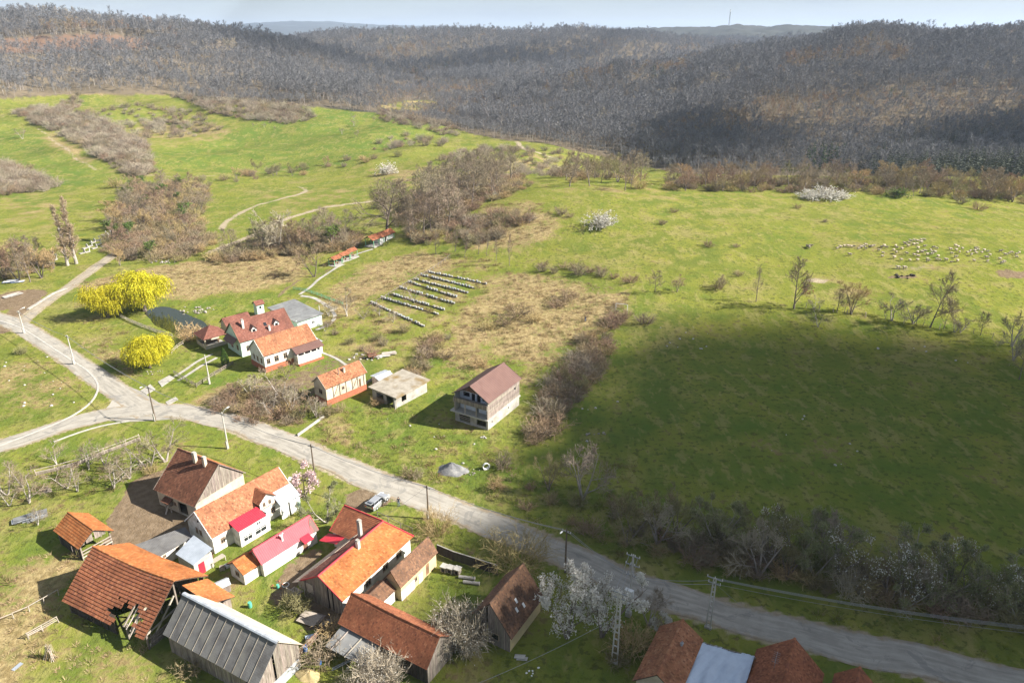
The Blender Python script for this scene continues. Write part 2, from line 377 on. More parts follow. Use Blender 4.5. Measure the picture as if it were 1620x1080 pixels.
def thing(name, label, cat, loc=(0,0,0), rz=0, group=None):
    o = bpy.data.objects.new(name, None); COL.objects.link(o); o.location = loc; o.rotation_euler = (0, 0, rz); o.empty_display_size = .3
    return tag(o, label, cat, group)
def fasten(name, me, parent, loc=(0,0,0), rz=0): return link(name, me, parent, loc, rz)
def ground(x, y): return (x, y, hz(x, y))

# ------------------------------------------------------------------ uncountable growth as instances (stuff)
def scatter(name, label, cat, pts, scl, rots, idx, meshes, parent=None):
    """one 'stuff' object: meshes set out on points by geometry nodes"""
    src = bpy.data.collections.new(name+'_source')
    for i, me in enumerate(meshes):
        o = bpy.data.objects.new('%s_kind_%02d' % (name, i), me); src.objects.link(o)
    pm = bpy.data.meshes.new(name); pm.from_pydata([tuple(p) for p in pts], [], [])
    a = pm.attributes.new('scl', 'FLOAT_VECTOR', 'POINT'); a.data.foreach_set('vector', np.asarray(scl, float).ravel())
    a = pm.attributes.new('rot', 'FLOAT_VECTOR', 'POINT'); a.data.foreach_set('vector', np.asarray(rots, float).ravel())
    a = pm.attributes.new('idx', 'INT', 'POINT'); a.data.foreach_set('value', np.asarray(idx, int))
    o = link(name, pm, parent)
    g = bpy.data.node_groups.new(name+'_nodes', 'GeometryNodeTree')
    g.interface.new_socket('Geometry', in_out='INPUT', socket_type='NodeSocketGeometry'); g.interface.new_socket('Geometry', in_out='OUTPUT', socket_type='NodeSocketGeometry')
    gi = g.nodes.new('NodeGroupInput'); go = g.nodes.new('NodeGroupOutput')
    ip = g.nodes.new('GeometryNodeInstanceOnPoints'); ci = g.nodes.new('GeometryNodeCollectionInfo')
    ci.inputs['Collection'].default_value = src; ci.inputs['Separate Children'].default_value = True; ci.inputs['Reset Children'].default_value = True
    def attr(nm, ty):
        n = g.nodes.new('GeometryNodeInputNamedAttribute'); n.data_type = ty; n.inputs['Name'].default_value = nm; return n.outputs['Attribute']
    L = g.links.new
    L(gi.outputs[0], ip.inputs['Points']); L(ci.outputs[0], ip.inputs['Instance']); ip.inputs['Pick Instance'].default_value = True
    L(attr('idx', 'INT'), ip.inputs['Instance Index']); L(attr('scl', 'FLOAT_VECTOR'), ip.inputs['Scale'])
    e2r = g.nodes.new('FunctionNodeEulerToRotation'); L(attr('rot', 'FLOAT_VECTOR'), e2r.inputs[0]); L(e2r.outputs[0], ip.inputs['Rotation'])
    L(ip.outputs[0], go.inputs[0])
    md = o.modifiers.new('set_out', 'NODES'); md.node_group = g
    if label: tag(o, label, cat)
    o['kind'] = 'stuff'
    return o
# ------------------------------------------------------------------ roads (centre lines and widths in metres)
def smooth_line(P, step=2.0):
    P = [Vector((p[0], p[1])) for p in P]; out = []
    for i in range(len(P)-1):
        p0 = P[max(i-1, 0)]; p1 = P[i]; p2 = P[i+1]; p3 = P[min(i+2, len(P)-1)]
        n = max(2, int((p2-p1).length/step))
        for k in range(n):
            t = k/n
            out.append(.5*((2*p1)+(p2-p0)*t+(2*p0-5*p1+4*p2-p3)*t*t+(3*p1-p0-3*p2+p3)*t**3))
    out.append(P[-1]); return out
def gl(pix): return [at_height(u, v, 0)[:2] for u, v in pix]
MAIN = smooth_line(gl([(-160,748),(-60,722),(30,697),(110,670),(180,654),(245,648),(320,656),(400,680),(470,707),(540,737),(600,762),(700,800),(800,838),(900,880),(1000,925),(1100,957),(1200,986),(1400,1034),(1600,1080),(1850,1138)]))
SIDE = smooth_line(gl([(236,655),(205,632),(165,604),(125,576),(85,549),(48,525),(15,508),(-30,494),(-120,475)]))
LANE = smooth_line(gl([(30,512),(62,484),(95,462),(130,436),(160,415),(178,402),(187,392)]))
NPM = np.array([[p.x, p.y] for p in MAIN]); NPS = np.array([[p.x, p.y] for p in SIDE]); NPL = np.array([[p.x, p.y] for p in LANE])
def wpoly(pix): return [tuple(G(u, v)[:2]) for u, v in pix]

# ------------------------------------------------------------------ terrain sheet
rows = [-400.0, -150.0, -50.0, 0.0, 20.0, 35.0, 48.0]; yv = 50.0
while yv < 14000:
    rows.append(yv); yv += max(.85, .0075*yv)
sv = np.concatenate([np.linspace(-1.6, -.86, 30), np.linspace(-.85, .85, 441), np.linspace(.86, 1.6, 30)])
rows = np.array(rows)
XX = sv[None,:]*(np.maximum(rows, 60)+np.maximum(0, 20-rows)*2)[:,None]
YY = np.repeat(rows[:,None], len(sv), 1)
ZZ = height(XX, YY)
nr, nc = XX.shape
x, y, z = XX.ravel(), YY.ravel(), ZZ.ravel()
d_ = y*C_-(z-CAM_H)*S_; d_ = np.where(d_ < 5, 5, d_); pu = 810+FPX*x/d_; pv = 540-FPX*(y*S_+(z-CAM_H)*C_)/d_   # where each vertex lies in the view, to read the photograph's land use
FB_U = [-600,-300,0,130,260,330,480,600,720,745,800,860,930,1010,1080,1300,1620,1950,2400]
FB_V = [150,150,157,148,150,163,168,180,203,212,222,226,244,262,275,279,298,318,340]
def forest_at(pu, pv, y):
    vb = np.interp(pu, FB_U, FB_V)
    return (pv < vb) & (y > 430)
def soft(pix, w, x=x, y=y): 
    P = wpoly(pix); return sstep(-w, w, poly_sd(x, y, P))
dry = np.zeros(len(x)); dirt = np.zeros(len(x)); lush = np.zeros(len(x)); bare = np.zeros(len(x))
near = y < 460
def zone(arr, pix, w, amt=1.0):
    P = np.array(wpoly(pix)); b = (x > P[:,0].min()-4*w) & (x < P[:,0].max()+4*w) & (y > P[:,1].min()-4*w) & (y < P[:,1].max()+4*w)
    arr[b] = np.maximum(arr[b], amt*sstep(-w, w, poly_sd(x[b], y[b], P)))
def track(arr, pix, hw, w, amt=1.0, pl=None):
    P = pl if pl is not None else [tuple(p) for p in smooth_line(wpoly(pix), 4)]
    Q = np.array(P); b = (x > Q[:,0].min()-10) & (x < Q[:,0].max()+10) & (y > Q[:,1].min()-10) & (y < Q[:,1].max()+10)
    arr[b] = np.maximum(arr[b], amt*(1-sstep(hw, hw+w, line_d(x[b], y[b], P))))
zone(dry, [(800,428),(900,438),(1000,462),(985,500),(930,540),(880,575),(850,585),(790,572),(720,590),(680,560),(705,520),(740,480)], 9, .86)
zone(dry, [(520,520),(560,470),(640,400),(800,410),(800,440),(700,530),(640,570),(560,560)], 8, .46)
zone(dry, [(690,540),(760,560),(860,580),(890,590),(840,620),(700,590)], 8.5, .55)
zone(dry, [(112,452),(170,436),(260,418),(380,404),(470,400),(500,425),(455,452),(380,462),(330,468),(300,475),(200,480),(130,482)], 6.8, .95)
zone(dry, [(500,478),(540,440),(590,412),(640,398),(710,398),(715,428),(660,440),(600,470),(560,505),(510,510)], 8.5, .9)
zone(dry, [(760,330),(840,318),(890,345),(880,378),(820,398),(740,400),(720,370)], 10.2, .85)
zone(dry, [(850,290),(1060,300),(1260,306),(1300,320),(1060,318),(860,312)], 17.0, .42)
zone(dry, [(-40,585),(60,560),(130,600),(120,640),(60,660),(-40,650)], 8.5, .6)
zone(dry, [(150,530),(200,560),(230,600),(180,590),(130,560)], 5.1, .7)
zone(dry, [(40,880),(110,870),(160,885),(110,930),(90,960),(60,1010),(20,1080),(-60,1080),(-20,960),(0,900)], 5.1, .9)
zone(dry, [(100,1020),(240,1010),(300,1080),(60,1090)], 5.1, .6)
zone(dry, [(300,640),(345,600),(420,600),(470,640),(480,680),(400,672),(330,655)], 4.2, .75)
zone(dry, [(480,660),(520,640),(600,720),(700,770),(800,780),(840,720),(790,740),(780,800),(640,750),(540,710)], 5.1, .5)
zone(dry, [(1180,690),(1300,680),(1360,730),(1300,780),(1200,740)], 10.2, .5)
zone(dry, [(1290,440),(1420,460),(1420,490),(1290,470)], 8.5, .5)
zone(dry, [(560,270),(700,262),(800,250),(870,240),(900,262),(800,285),(700,292),(620,300)], 17.0, .62)
zone(dry, [(430,215),(320,185),(250,190),(180,205),(215,235),(300,225),(400,230)], 20.4, .55)
zone(dry, [(60,215),(90,212),(150,250),(130,262)], 10.2, .8)
zone(dry, [(380,318),(450,300),(560,296),(600,318),(500,340),(380,345)], 13.6, .35)
zone(dry, [(0,300),(100,310),(90,350),(0,360)], 13.6, .5)
zone(dirt, [(206,762),(240,748),(262,742),(300,800),(308,850),(270,862),(215,872),(168,874),(160,858),(176,842),(166,825),(190,792)], .9, 1.0)
zone(dirt, [(395,604),(470,585),(520,560),(590,560),(575,582),(480,640),(420,620)], 1.6, .55)
zone(dirt, [(520,935),(560,915),(600,905),(560,990),(480,1000),(470,960)], 1.6, .9)
zone(dirt, [(450,890),(500,860),(520,870),(470,930),(440,960),(420,950)], 1.2, .7)
zone(dirt, [(545,782),(590,765),(625,790),(610,800),(580,812),(545,800)], 1.2, .9)
zone(dirt, [(560,700),(680,740),(760,770),(760,775),(660,742)], .8, .35)
zone(bare, [(1275,440),(1310,443),(1305,449),(1272,446)], 1.5, 1.0)
zone(bare, [(1400,420),(1470,420),(1465,430),(1410,428)], 3, .6)
zone(dirt, [(1400,436),(1450,434),(1452,441),(1402,442)], 2, .8)
zone(dirt, [(1570,425),(1640,432),(1640,445),(1580,440)], 4, .8)
zone(dirt, [(300,985),(470,1085),(200,1085),(160,1010)], 2, .3)
zone(bare, [(610,565),(700,520),(722,540),(640,580)], 2, .12)
# fresh lawns and fields
zone(lush, [(230,240),(430,178),(560,172),(720,205),(620,235),(560,262),(400,275),(300,272),(250,265)], 14, 1.0)
zone(lush, [(-60,215),(40,200),(110,240),(190,285),(100,300),(-60,320)], 10, 1.0)
zone(lush, [(300,330),(420,300),(560,300),(640,300),(450,340),(380,370),(300,360)], 8, .5)
zone(lush, [(245,470),(330,475),(440,462),(480,455),(430,485),(350,500),(300,495),(262,482)], 3, 1.0)
zone(lush, [(240,590),(300,545),(345,560),(380,590),(330,612),(280,610)], 1.5, 1.0)
zone(lush, [(280,630),(250,600),(230,600),(260,640)], 1.5, .8)
zone(lush, [(520,640),(620,640),(760,690),(780,700),(740,760),(640,720),(560,690)], 3, .85)
zone(lush, [(620,960),(700,890),(760,920),(740,980),(690,990)], 1.5, .8)
zone(lush, [(0,840),(60,830),(70,880),(0,900)], 2, .8); zone(lush, [(420,680),(540,735),(640,800),(600,790),(500,765),(400,715),(300,665),(360,680)], 1.5, .9)
zone(lush, [(610,800),(700,825),(860,890),(800,880),(720,870),(640,830)], 2, .9); zone(lush, [(400,930),(470,880),(480,900),(430,960),(440,1000),(380,970)], 1.2, .8)
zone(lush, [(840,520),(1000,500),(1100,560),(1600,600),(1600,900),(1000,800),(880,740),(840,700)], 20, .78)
# tracks worn in the fields
dry = np.maximum(dry, np.where(y < 330, .16, .05)); dry = np.maximum(dry, .24*(1-sstep(120, 150, y))*(1-sstep(-5, 30, x)))
lush = np.maximum(lush, .5*(1-sstep(130, 165, y))*(1-sstep(0, 40, x)))
dry = dry*(1-.75*np.clip((lush-.6)/.4, 0, 1))
track(bare, [(350,362),(362,348),(400,328),(440,316),(478,306),(484,300),(474,296)], .6, 1.8, .8)
track(bare, [(330,400),(400,372),(440,352),(500,332),(560,322),(610,316)], .9, 1.6, .9)
track(bare, [(60,204),(84,222),(112,242),(150,268)], .5, 1.6, .6)
track(bare, [(818,224),(824,232),(836,238),(860,245),(880,252)], 1.0, 2.5, .9)
track(bare, [(185,275),(230,277),(300,280),(380,276),(450,268)], 1.0, 2.2, .5)
track(bare, None, 1.6, 1.2, 1.0, [tuple(p) for p in LANE])
track(dirt, [(30,470),(0,480),(-60,490)], 5, 5, .9); track(dirt, [(0,520),(40,490),(60,480)], 3, 3, .8)
track(dirt, [(512,495),(520,480),(498,470),(480,462)], .5, .6, .3); track(dirt, [(440,470),(470,445),(515,430),(545,412),(580,395)], .4, .8, .6)
track(bare, None, 2.9, .7, .75, [tuple(p) for p in MAIN]); track(bare, None, 2.7, .7, .7, [tuple(p) for p in SIDE])
fore = forest_at(pu, pv, y).astype(float)
fore[(y > 2300)] = 1.0
# clearings in the woods
for pix in ([(600,168),(640,160),(690,160),(690,172),(620,175)],):
    b = poly_sd(pu, pv, pix) > 0; fore[b & (y > 500)] = 0; dry[b & (y > 500)] = .7
lush[y > 2300] = 1.0
slope_tan = ((poly_sd(pu, pv, [(-50,90),(60,86),(250,92),(420,110),(420,152),(200,150),(-50,152)]) > 0) & (y > 500)) 
redcl = (poly_sd(pu, pv, [(-50,66),(60,58),(160,53),(260,66),(230,78),(100,82),(-50,86)]) > 0) & (y > 600)
bare = np.maximum(bare, np.where(redcl, .35, 0)); dry = np.maximum(dry, np.where(slope_tan, .75, 0))
idx = np.arange(nr*nc).reshape(nr, nc)
F = np.stack([idx[:-1,:-1], idx[:-1,1:], idx[1:,1:], idx[1:,:-1]], -1).reshape(-1, 4)
me = bpy.data.meshes.new('ground'); me.vertices.add(len(x)); me.vertices.foreach_set('co', np.stack([x, y, z], -1).ravel())
me.loops.add(F.size); me.loops.foreach_set('vertex_index', F.ravel()); me.polygons.add(len(F))
me.polygons.foreach_set('loop_start', np.arange(0, F.size, 4)); me.polygons.foreach_set('loop_total', np.full(len(F), 4)); me.polygons.foreach_set('use_smooth', np.ones(len(F), bool))
a = me.attributes.new('land', 'FLOAT_COLOR', 'POINT'); a.data.foreach_set('color', np.stack([dry, dirt, fore, lush], -1).ravel())
a = me.attributes.new('bare', 'FLOAT', 'POINT'); a.data.foreach_set('value', bare)
me.update(); me.validate()

gm = bpy.data.materials.new('meadow_ground'); gm.use_nodes = True; t = gm.node_tree; t.nodes.clear(); L = t.links.new
out = N(t, 'ShaderNodeOutputMaterial'); bs = N(t, 'ShaderNodeBsdfPrincipled'); L(bs.outputs[0], out.inputs[0]); bs.inputs['Roughness'].default_value = .95; bs.inputs['Specular IOR Level'].default_value = 0
tcg = N(t, 'ShaderNodeTexCoord'); OC = tcg.outputs['Object']
def nz(scale, det=4, rough=.6, dist=0.0, stretch=None):
    n = N(t, 'ShaderNodeTexNoise'); n.inputs['Scale'].default_value = scale; n.inputs['Detail'].default_value = det; n.inputs['Roughness'].default_value = rough; n.inputs['Distortion'].default_value = dist
    if stretch: mp = N(t, 'ShaderNodeMapping'); mp.inputs['Scale'].default_value = stretch; L(OC, mp.inputs[0]); L(mp.outputs[0], n.inputs[0])
    else: L(OC, n.inputs[0])
    return n.outputs[0]
def mrange(v, a, b, c=0.0, d=1.0):
    n = N(t, 'ShaderNodeMapRange'); n.interpolation_type = 'SMOOTHSTEP'; L(v, n.inputs[0]); n.inputs[1].default_value = a; n.inputs[2].default_value = b; n.inputs[3].default_value = c; n.inputs[4].default_value = d; return n.outputs[0]
def mth(op, a, b):
    n = N(t, 'ShaderNodeMath', operation=op)
    for i, q in enumerate((a, b)):
        if isinstance(q, (int, float)): n.inputs[i].default_value = q
        else: L(q, n.inputs[i])
    return n.outputs[0]
def mix(f, a, b):
    n = N(t, 'ShaderNodeMixRGB')
    if isinstance(f, (int, float)): n.inputs[0].default_value = f
    else: L(f, n.inputs[0])
    for i, q in ((1, a), (2, b)):
        if isinstance(q, tuple): n.inputs[i].default_value = (*q, 1)
        else: L(q, n.inputs[i])
    return n.outputs[0]
att = N(t, 'ShaderNodeAttribute', attribute_name='land'); sp = N(t, 'ShaderNodeSeparateColor'); L(att.outputs['Color'], sp.inputs[0])
a_dry, a_dirt, a_for, a_lush = sp.outputs[0], sp.outputs[1], sp.outputs[2], att.outputs['Alpha']
a_bare = N(t, 'ShaderNodeAttribute', attribute_name='bare').outputs['Fac']
n_big = nz(.022, 2); n_mid = nz(.11, 4, .6); n_pat = nz(.045, 4, .65); n_fine = nz(.85, 3, .65); n_grain = nz(4.5, 2, .7); n_str = nz(.35, 3, .65, 0, (1.0, .45, 1))
g = mix(mrange(n_mid, .36, .64), (.130,.160,.028), (.238,.238,.044))
g = mix(mrange(n_big, .40, .60, 0, .7), g, (.200,.214,.036))
g = mix(mth('MULTIPLY', mrange(n_pat, .50, .62), mrange(n_mid, .3, .6, .7, .15)), g, (.100,.158,.024))          # fresher grass
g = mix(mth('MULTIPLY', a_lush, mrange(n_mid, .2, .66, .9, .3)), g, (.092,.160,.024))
g = mix(mth('MULTIPLY', mth('MULTIPLY', mrange(n_pat, .36, .50, 1, 0), mrange(n_mid, .40, .60, 0, .6)), mrange(a_lush, .2, .9, 1, .25)), g, (.285,.235,.105))     # thin, strawy sward
g = mix(mrange(n_str, .52, .64, 0, .55), g, (.300,.262,.095))            # straw-coloured blades in the sward
g = mix(mth('MULTIPLY', mrange(n_fine, .53, .63, 0, .85), mrange(n_mid, .30, .62, .25, 1)), g, (.060,.076,.018))  # darker tussocks, in clusters
dr = mix(mrange(n_fine, .36, .62), (.42,.325,.165), (.25,.185,.085))
dr = mix(mrange(n_str, .55, .66, 0, .55), dr, (.17,.175,.055))
dr = mix(mrange(n_grain, .56, .68, 0, .7), dr, (.10,.07,.03))
f_dry = mrange(mth('ADD', mth('ADD', a_dry, mth('MULTIPLY', mth('SUBTRACT', n_mid, .5), 1.9)), mth('MULTIPLY', mth('SUBTRACT', n_fine, .5), 1.3)), .34, .78)
g = mix(f_dry, g, dr)
dt = mix(mrange(n_fine, .35, .65), (.235,.170,.115), (.165,.115,.075)); dt = mix(mrange(n_grain, .58, .72, 0, .6), dt, (.33,.26,.18))
f_dirt = mrange(mth('ADD', mth('ADD', a_dirt, mth('MULTIPLY', mth('SUBTRACT', n_mid, .5), .5)), mth('MULTIPLY', mth('SUBTRACT', n_fine, .5), .7)), .42, .62)
g = mix(f_dirt, g, dt)
ba = mix(mrange(n_fine, .35, .65), (.44,.37,.27), (.33,.265,.185))
f_bare = mrange(mth('ADD', a_bare, mth('MULTIPLY', mth('ADD', mth('SUBTRACT', n_fine, .5), mth('SUBTRACT', n_mid, .5)), 1.1)), .36, .80)
g = mix(f_bare, g, ba)
ff = mix(mrange(n_mid, .35, .65), (.115,.090,.068), (.150,.118,.084)); ff = mix(mth('MULTIPLY', a_dry, .4), ff, (.32,.25,.165)); ff = mix(a_lush, ff, (.060,.062,.060)); ff = mix(mth('MULTIPLY', a_bare, 1.6), ff, (.25,.135,.095))
g = mix(a_for, g, ff)
g = mix(mrange(nz(14, 1, .6), .3, .7, 0, .35), g, mix(1.0, g, (.07,.07,.03)))
L(g, bs.inputs['Base Color'])
hgt = mth('ADD', mth('MULTIPLY', n_fine, .55), mth('MULTIPLY', n_grain, .22)); hgt = mth('ADD', hgt, mth('MULTIPLY', n_str, .35))
bu = N(t, 'ShaderNodeBump'); bu.inputs['Strength'].default_value = .85; bu.inputs['Distance'].default_value = .55; L(hgt, bu.inputs['Height']); L(bu.outputs[0], bs.inputs['Normal'])
me.materials.append(gm)
tag(link('ground', me), kind='structure')

# ------------------------------------------------------------------ road sheets and kerbs
def ribbon(name, line, hw, off, m, nx=7, wob=.25, z_extra=0):
    vs = []; uv = []; fs = []; s = 0; n = len(line)
    for i, p in enumerate(line):
        d = (line[min(i+1, n-1)]-line[max(i-1, 0)]).normalized(); nrm = Vector((-d.y, d.x))
        if i: s += (p-line[i-1]).length
        wl = hw+wob*math.sin(s*.37)*math.sin(s*.11+1); wr = hw+wob*math.sin(s*.29+2)*math.sin(s*.13)
        for k in range(nx):
            q = k/(nx-1); o_ = -wl+(wl+wr)*q; P_ = p+nrm*o_
            vs.append([P_.x, P_.y, off+.05*(1-(2*q-1)**2)]); uv.append((q, s))
    V_ = np.array(vs); V_[:,2] += height(V_[:,0], V_[:,1])
    for i in range(n-1):
        for k in range(nx-1): a = i*nx+k; fs.append((a, a+nx, a+nx+1, a+1))
    me = bpy.data.meshes.new(name); me.from_pydata(V_.tolist(), [], fs); ul = me.uv_layers.new(name='UVMap')
    for lo in me.loops: ul.data[lo.index].uv = uv[lo.vertex_index]
    me.materials.append(m); me.update(); return tag(link(name, me), kind='structure')
def road_mat(name, c1, c2, ctr, cedge):
    m = bpy.data.materials.new(name); m.use_nodes = True; tt = m.node_tree; global t, L, OC
    t = tt; L = tt.links.new; tt.nodes.clear()
    o_ = N(tt, 'ShaderNodeOutputMaterial'); b_ = N(tt, 'ShaderNodeBsdfPrincipled'); L(b_.outputs[0], o_.inputs[0]); b_.inputs['Roughness'].default_value = .9; b_.inputs['Specular IOR Level'].default_value = .2
    tcx = N(tt, 'ShaderNodeTexCoord'); OC = tcx.outputs['Object']
    uvn = N(tt, 'ShaderNodeSeparateXYZ'); L(tcx.outputs['UV'], uvn.inputs[0]); uu = uvn.outputs[0]
    mp = N(tt, 'ShaderNodeMapping'); mp.inputs['Scale'].default_value = (5.0, .09, 1); L(tcx.outputs['UV'], mp.inputs[0])
    st = N(tt, 'ShaderNodeTexNoise'); st.inputs['Scale'].default_value = 2.0; st.inputs['Detail'].default_value = 5; L(mp.outputs[0], st.inputs[0])
    c = mix(mrange(nz(.5, 5), .35, .65), c1, c2); c = mix(mrange(st.outputs[0], .48, .66, 0, .75), c, ctr); c = mix(mrange(st.outputs[0], .32, .46, .55, 0), c, (.20,.185,.16))
    c = mix(mrange(nz(9, 3, .7), .55, .75, 0, .35), c, (.12,.115,.105))
    c = mix(mrange(nz(.22, 5, .7, 1.0), .56, .62, 0, .5), c, (.17,.165,.155))                  # patches and cracks
    ed = mth('ABSOLUTE', mth('SUBTRACT', uu, .5), 0); e = mrange(mth('ADD', ed, mth('MULTIPLY', mth('SUBTRACT', nz(.55, 4, .7), .5), .6)), .36, .54)
    c = mix(e, c, cedge); L(c, b_.inputs['Base Color'])
    bq = N(tt, 'ShaderNodeBump'); bq.inputs['Distance'].default_value = .02; L(nz(8, 4), bq.inputs['Height']); L(bq.outputs[0], b_.inputs['Normal']); return m
RM = road_mat('worn_asphalt', (.335,.31,.265), (.28,.258,.22), (.39,.36,.31), (.27,.215,.145))
LM = road_mat('lane_gravel', (.33,.285,.22), (.27,.225,.165), (.37,.325,.25), (.22,.19,.10))
ribbon('road', MAIN, 2.75, .05, RM, wob=.5)
ribbon('road', SIDE, 2.55, .036, RM)
ribbon('lane', LANE, 1.7, .03, LM, wob=.4)
# flared mouth of the junction
jp = [at_height(u, v, 0) for u, v in ((150,664),(173,640),(184,622),(196,608),(222,618),(252,637),(300,648),(330,660),(260,664),(205,667))]
mb = MB(); mb.add([(p[0], p[1], .027+hz(p[0], p[1])) for p in jp], [tuple(range(len(jp)))[::-1]]); jo = mb.build('road_junction', LM); jo.data.materials[0] = RM; tag(jo, kind='structure')
ul = jo.data.uv_layers.new(name='UVMap')
for lo in jo.data.loops:
    c_ = jo.data.vertices[lo.vertex_index].co; ul.data[lo.index].uv = (.5+.02*math.sin(c_.x), c_.y)
def kerb(name, pix, w, h, m, label=None):
    ln = smooth_line(gl(pix), 1.2); mb = MB(); n = len(ln); prev = None; o = 0
    for i, p in enumerate(ln):
        d = (ln[min(i+1, n-1)]-ln[max(i-1, 0)]).normalized(); nr_ = Vector((-d.y, d.x))*w/2; z0 = hz(p.x, p.y); a_, b_ = p-nr_, p+nr_
        mb.v.extend([(a_.x, a_.y, z0-.3), (a_.x, a_.y, z0+h), (b_.x, b_.y, z0+h), (b_.x, b_.y, z0-.3)])
        if i:
            for k in range(3): q = (i-1)*4+k; mb.f.append((q, q+1, q+5, q+4)); mb.m.append(0); mb.c.append(None)
    return tag(mb.build(name, m), kind='structure')
kerb('kerb', [(-60,726),(0,705),(60,682),(110,660),(140,640),(153,622),(154,606),(140,588),(117,572),(80,548),(50,528),(30,517),(0,507)], .38, .13, 'concrete_pale')
kerb('kerb', [(85,699),(120,686),(160,674),(205,666)], .36, .13, 'concrete_pale')
kerb('kerb', [(44,489),(60,479),(85,463),(105,455)], .8, .25, 'concrete')
def slab(name, pix, h, m, z=0.0):
    P = [G(u, v) for u, v in pix]; mb = MB(); mb.prism([(p.x, p.y, p.z+h) for p in P], (0,0,1), h+.3); return tag(mb.build(name, m), kind='structure')
slab('driveway_culvert', [(250,604),(268,594),(276,598),(256,612)], .12, 'concrete')
slab('driveway_culvert', [(222,618),(238,608),(246,616),(232,624)], .10, 'concrete')
slab('driveway_culvert', [(262,636),(278,628),(282,632),(266,641)], .10, 'concrete')
def path(pix, w, m, h=.05):
    ln = smooth_line([tuple(G(u, v)[:2]) for u, v in pix], 1.5); mb = MB(); n = len(ln)
    for i, p in enumerate(ln):
        d = (ln[min(i+1, n-1)]-ln[max(i-1, 0)]).normalized(); q = Vector((-d.y, d.x))*w/2
        for s_ in (-1, 1): pp = p+q*s_; mb.v.append((pp.x, pp.y, hz(pp.x, pp.y)+h))
        if i: k = 2*i; mb.f.append((k-2, k, k+1, k-1)[::-1]); mb.m.append(0); mb.c.append(None)
    return tag(mb.build('garden_path', m), kind='structure')
path([(276,596),(292,586),(312,572),(336,560)], .8, 'concrete'); path([(282,602),(300,591),(318,579),(343,566)], .8, 'concrete')
path([(476,468),(498,472),(518,484),(530,490)], 1.2, 'concrete'); path([(524,490),(530,500),(522,512),(500,522)], 1.0, 'concrete')
path([(474,466),(490,455),(510,438),(530,425),(545,412),(565,402),(590,394)], 1.0, 'concrete')
path([(505,556),(530,566),(548,578),(560,590)], .7, 'concrete')

# ------------------------------------------------------------------ pond
wm = bpy.data.materials.new('pond_water'); wm.use_nodes = True; b = wm.node_tree.nodes['Principled BSDF']
b.inputs['Base Color'].default_value = (.022,.028,.012,1); b.inputs['Roughness'].default_value = .04; b.inputs['Specular IOR Level'].default_value = .6
nn = N(wm.node_tree, 'ShaderNodeTexNoise'); nn.inputs['Scale'].default_value = 2.5; bq = N(wm.node_tree, 'ShaderNodeBump'); bq.inputs['Distance'].default_value = .008
wm.node_tree.links.new(nn.outputs[0], bq.inputs['Height']); wm.node_tree.links.new(bq.outputs[0], b.inputs['Normal'])
pl = smooth_line([tuple(p) for p in PONDW]+[tuple(PONDW[0])], 1.0)[:-1]; cpx = sum(p.x for p in pl)/len(pl); cpy = sum(p.y for p in pl)/len(pl)
POND_Z = sum(hz(p.x+(p.x-cpx)*.3, p.y+(p.y-cpy)*.3) for p in pl)/len(pl)-.16
mb = MB(); mb.add([(cpx+(p.x-cpx)*1.02, cpy+(p.y-cpy)*1.02, POND_Z) for p in pl], [tuple(range(len(pl)))]); po = mb.build('pond_water', wm); tag(po, kind='structure')
# ------------------------------------------------------------------ plants: shapes
def _perp(d, rr):
    a = d.cross(Vector((rr.uniform(-1,1), rr.uniform(-1,1), rr.uniform(-1,1))))
    return a.normalized() if a.length > 1e-4 else Vector((1,0,0))
def walk(p, d, length, n, wob, up, rr):
    pts = [p.copy()]; q = p.copy(); d = d.normalized()
    for i in range(n):
        d = (d+Vector((rr.gauss(0,wob), rr.gauss(0,wob), rr.gauss(0,wob)))+Vector((0,0,up))).normalized()
        q = q+d*(length/n); pts.append(q.copy())
    return pts
def lerp_path(pts, t):
    k = t*(len(pts)-1); i = min(int(k), len(pts)-2); return pts[i].lerp(pts[i+1], k-i), (pts[i+1]-pts[i]).normalized()
def strip(mb, pts, w0, w1, rr, mi=0):
    n = len(pts); o = len(mb.v); a = _perp((pts[-1]-pts[0]).normalized(), rr)
    for i, p in enumerate(pts):
        w = (w0+(w1-w0)*i/(n-1))/2; mb.v.append(tuple(p-a*w)); mb.v.append(tuple(p+a*w))
    for i in range(n-1): k = o+2*i; mb.f.append((k, k+1, k+3, k+2)); mb.m.append(mi); mb.c.append(None)
def spike(mb, p, q, w, rr, mi=0):
    a = _perp(q-p, rr)*w/2; o = len(mb.v); mb.v.extend([tuple(p-a), tuple(p+a), tuple(q)]); mb.f.append((o, o+1, o+2)); mb.m.append(mi); mb.c.append(None)
def fleck(mb, p, s, rr, mi=0):
    a = _perp(Vector((rr.uniform(-1,1), rr.uniform(-1,1), rr.uniform(-1,1))), rr); b = _perp(a, rr); a *= s*.5; b *= s*.5; o = len(mb.v)
    mb.v.extend([tuple(p-a-b), tuple(p+a-b*.6), tuple(p+a*.7+b), tuple(p-a*.8+b*.7)]); mb.f.append((o, o+1, o+2, o+3)); mb.m.append(mi); mb.c.append(None)
def splay(d, ang, rr):
    ax = _perp(d, rr); return Matrix.Rotation(ang, 3, ax)@d
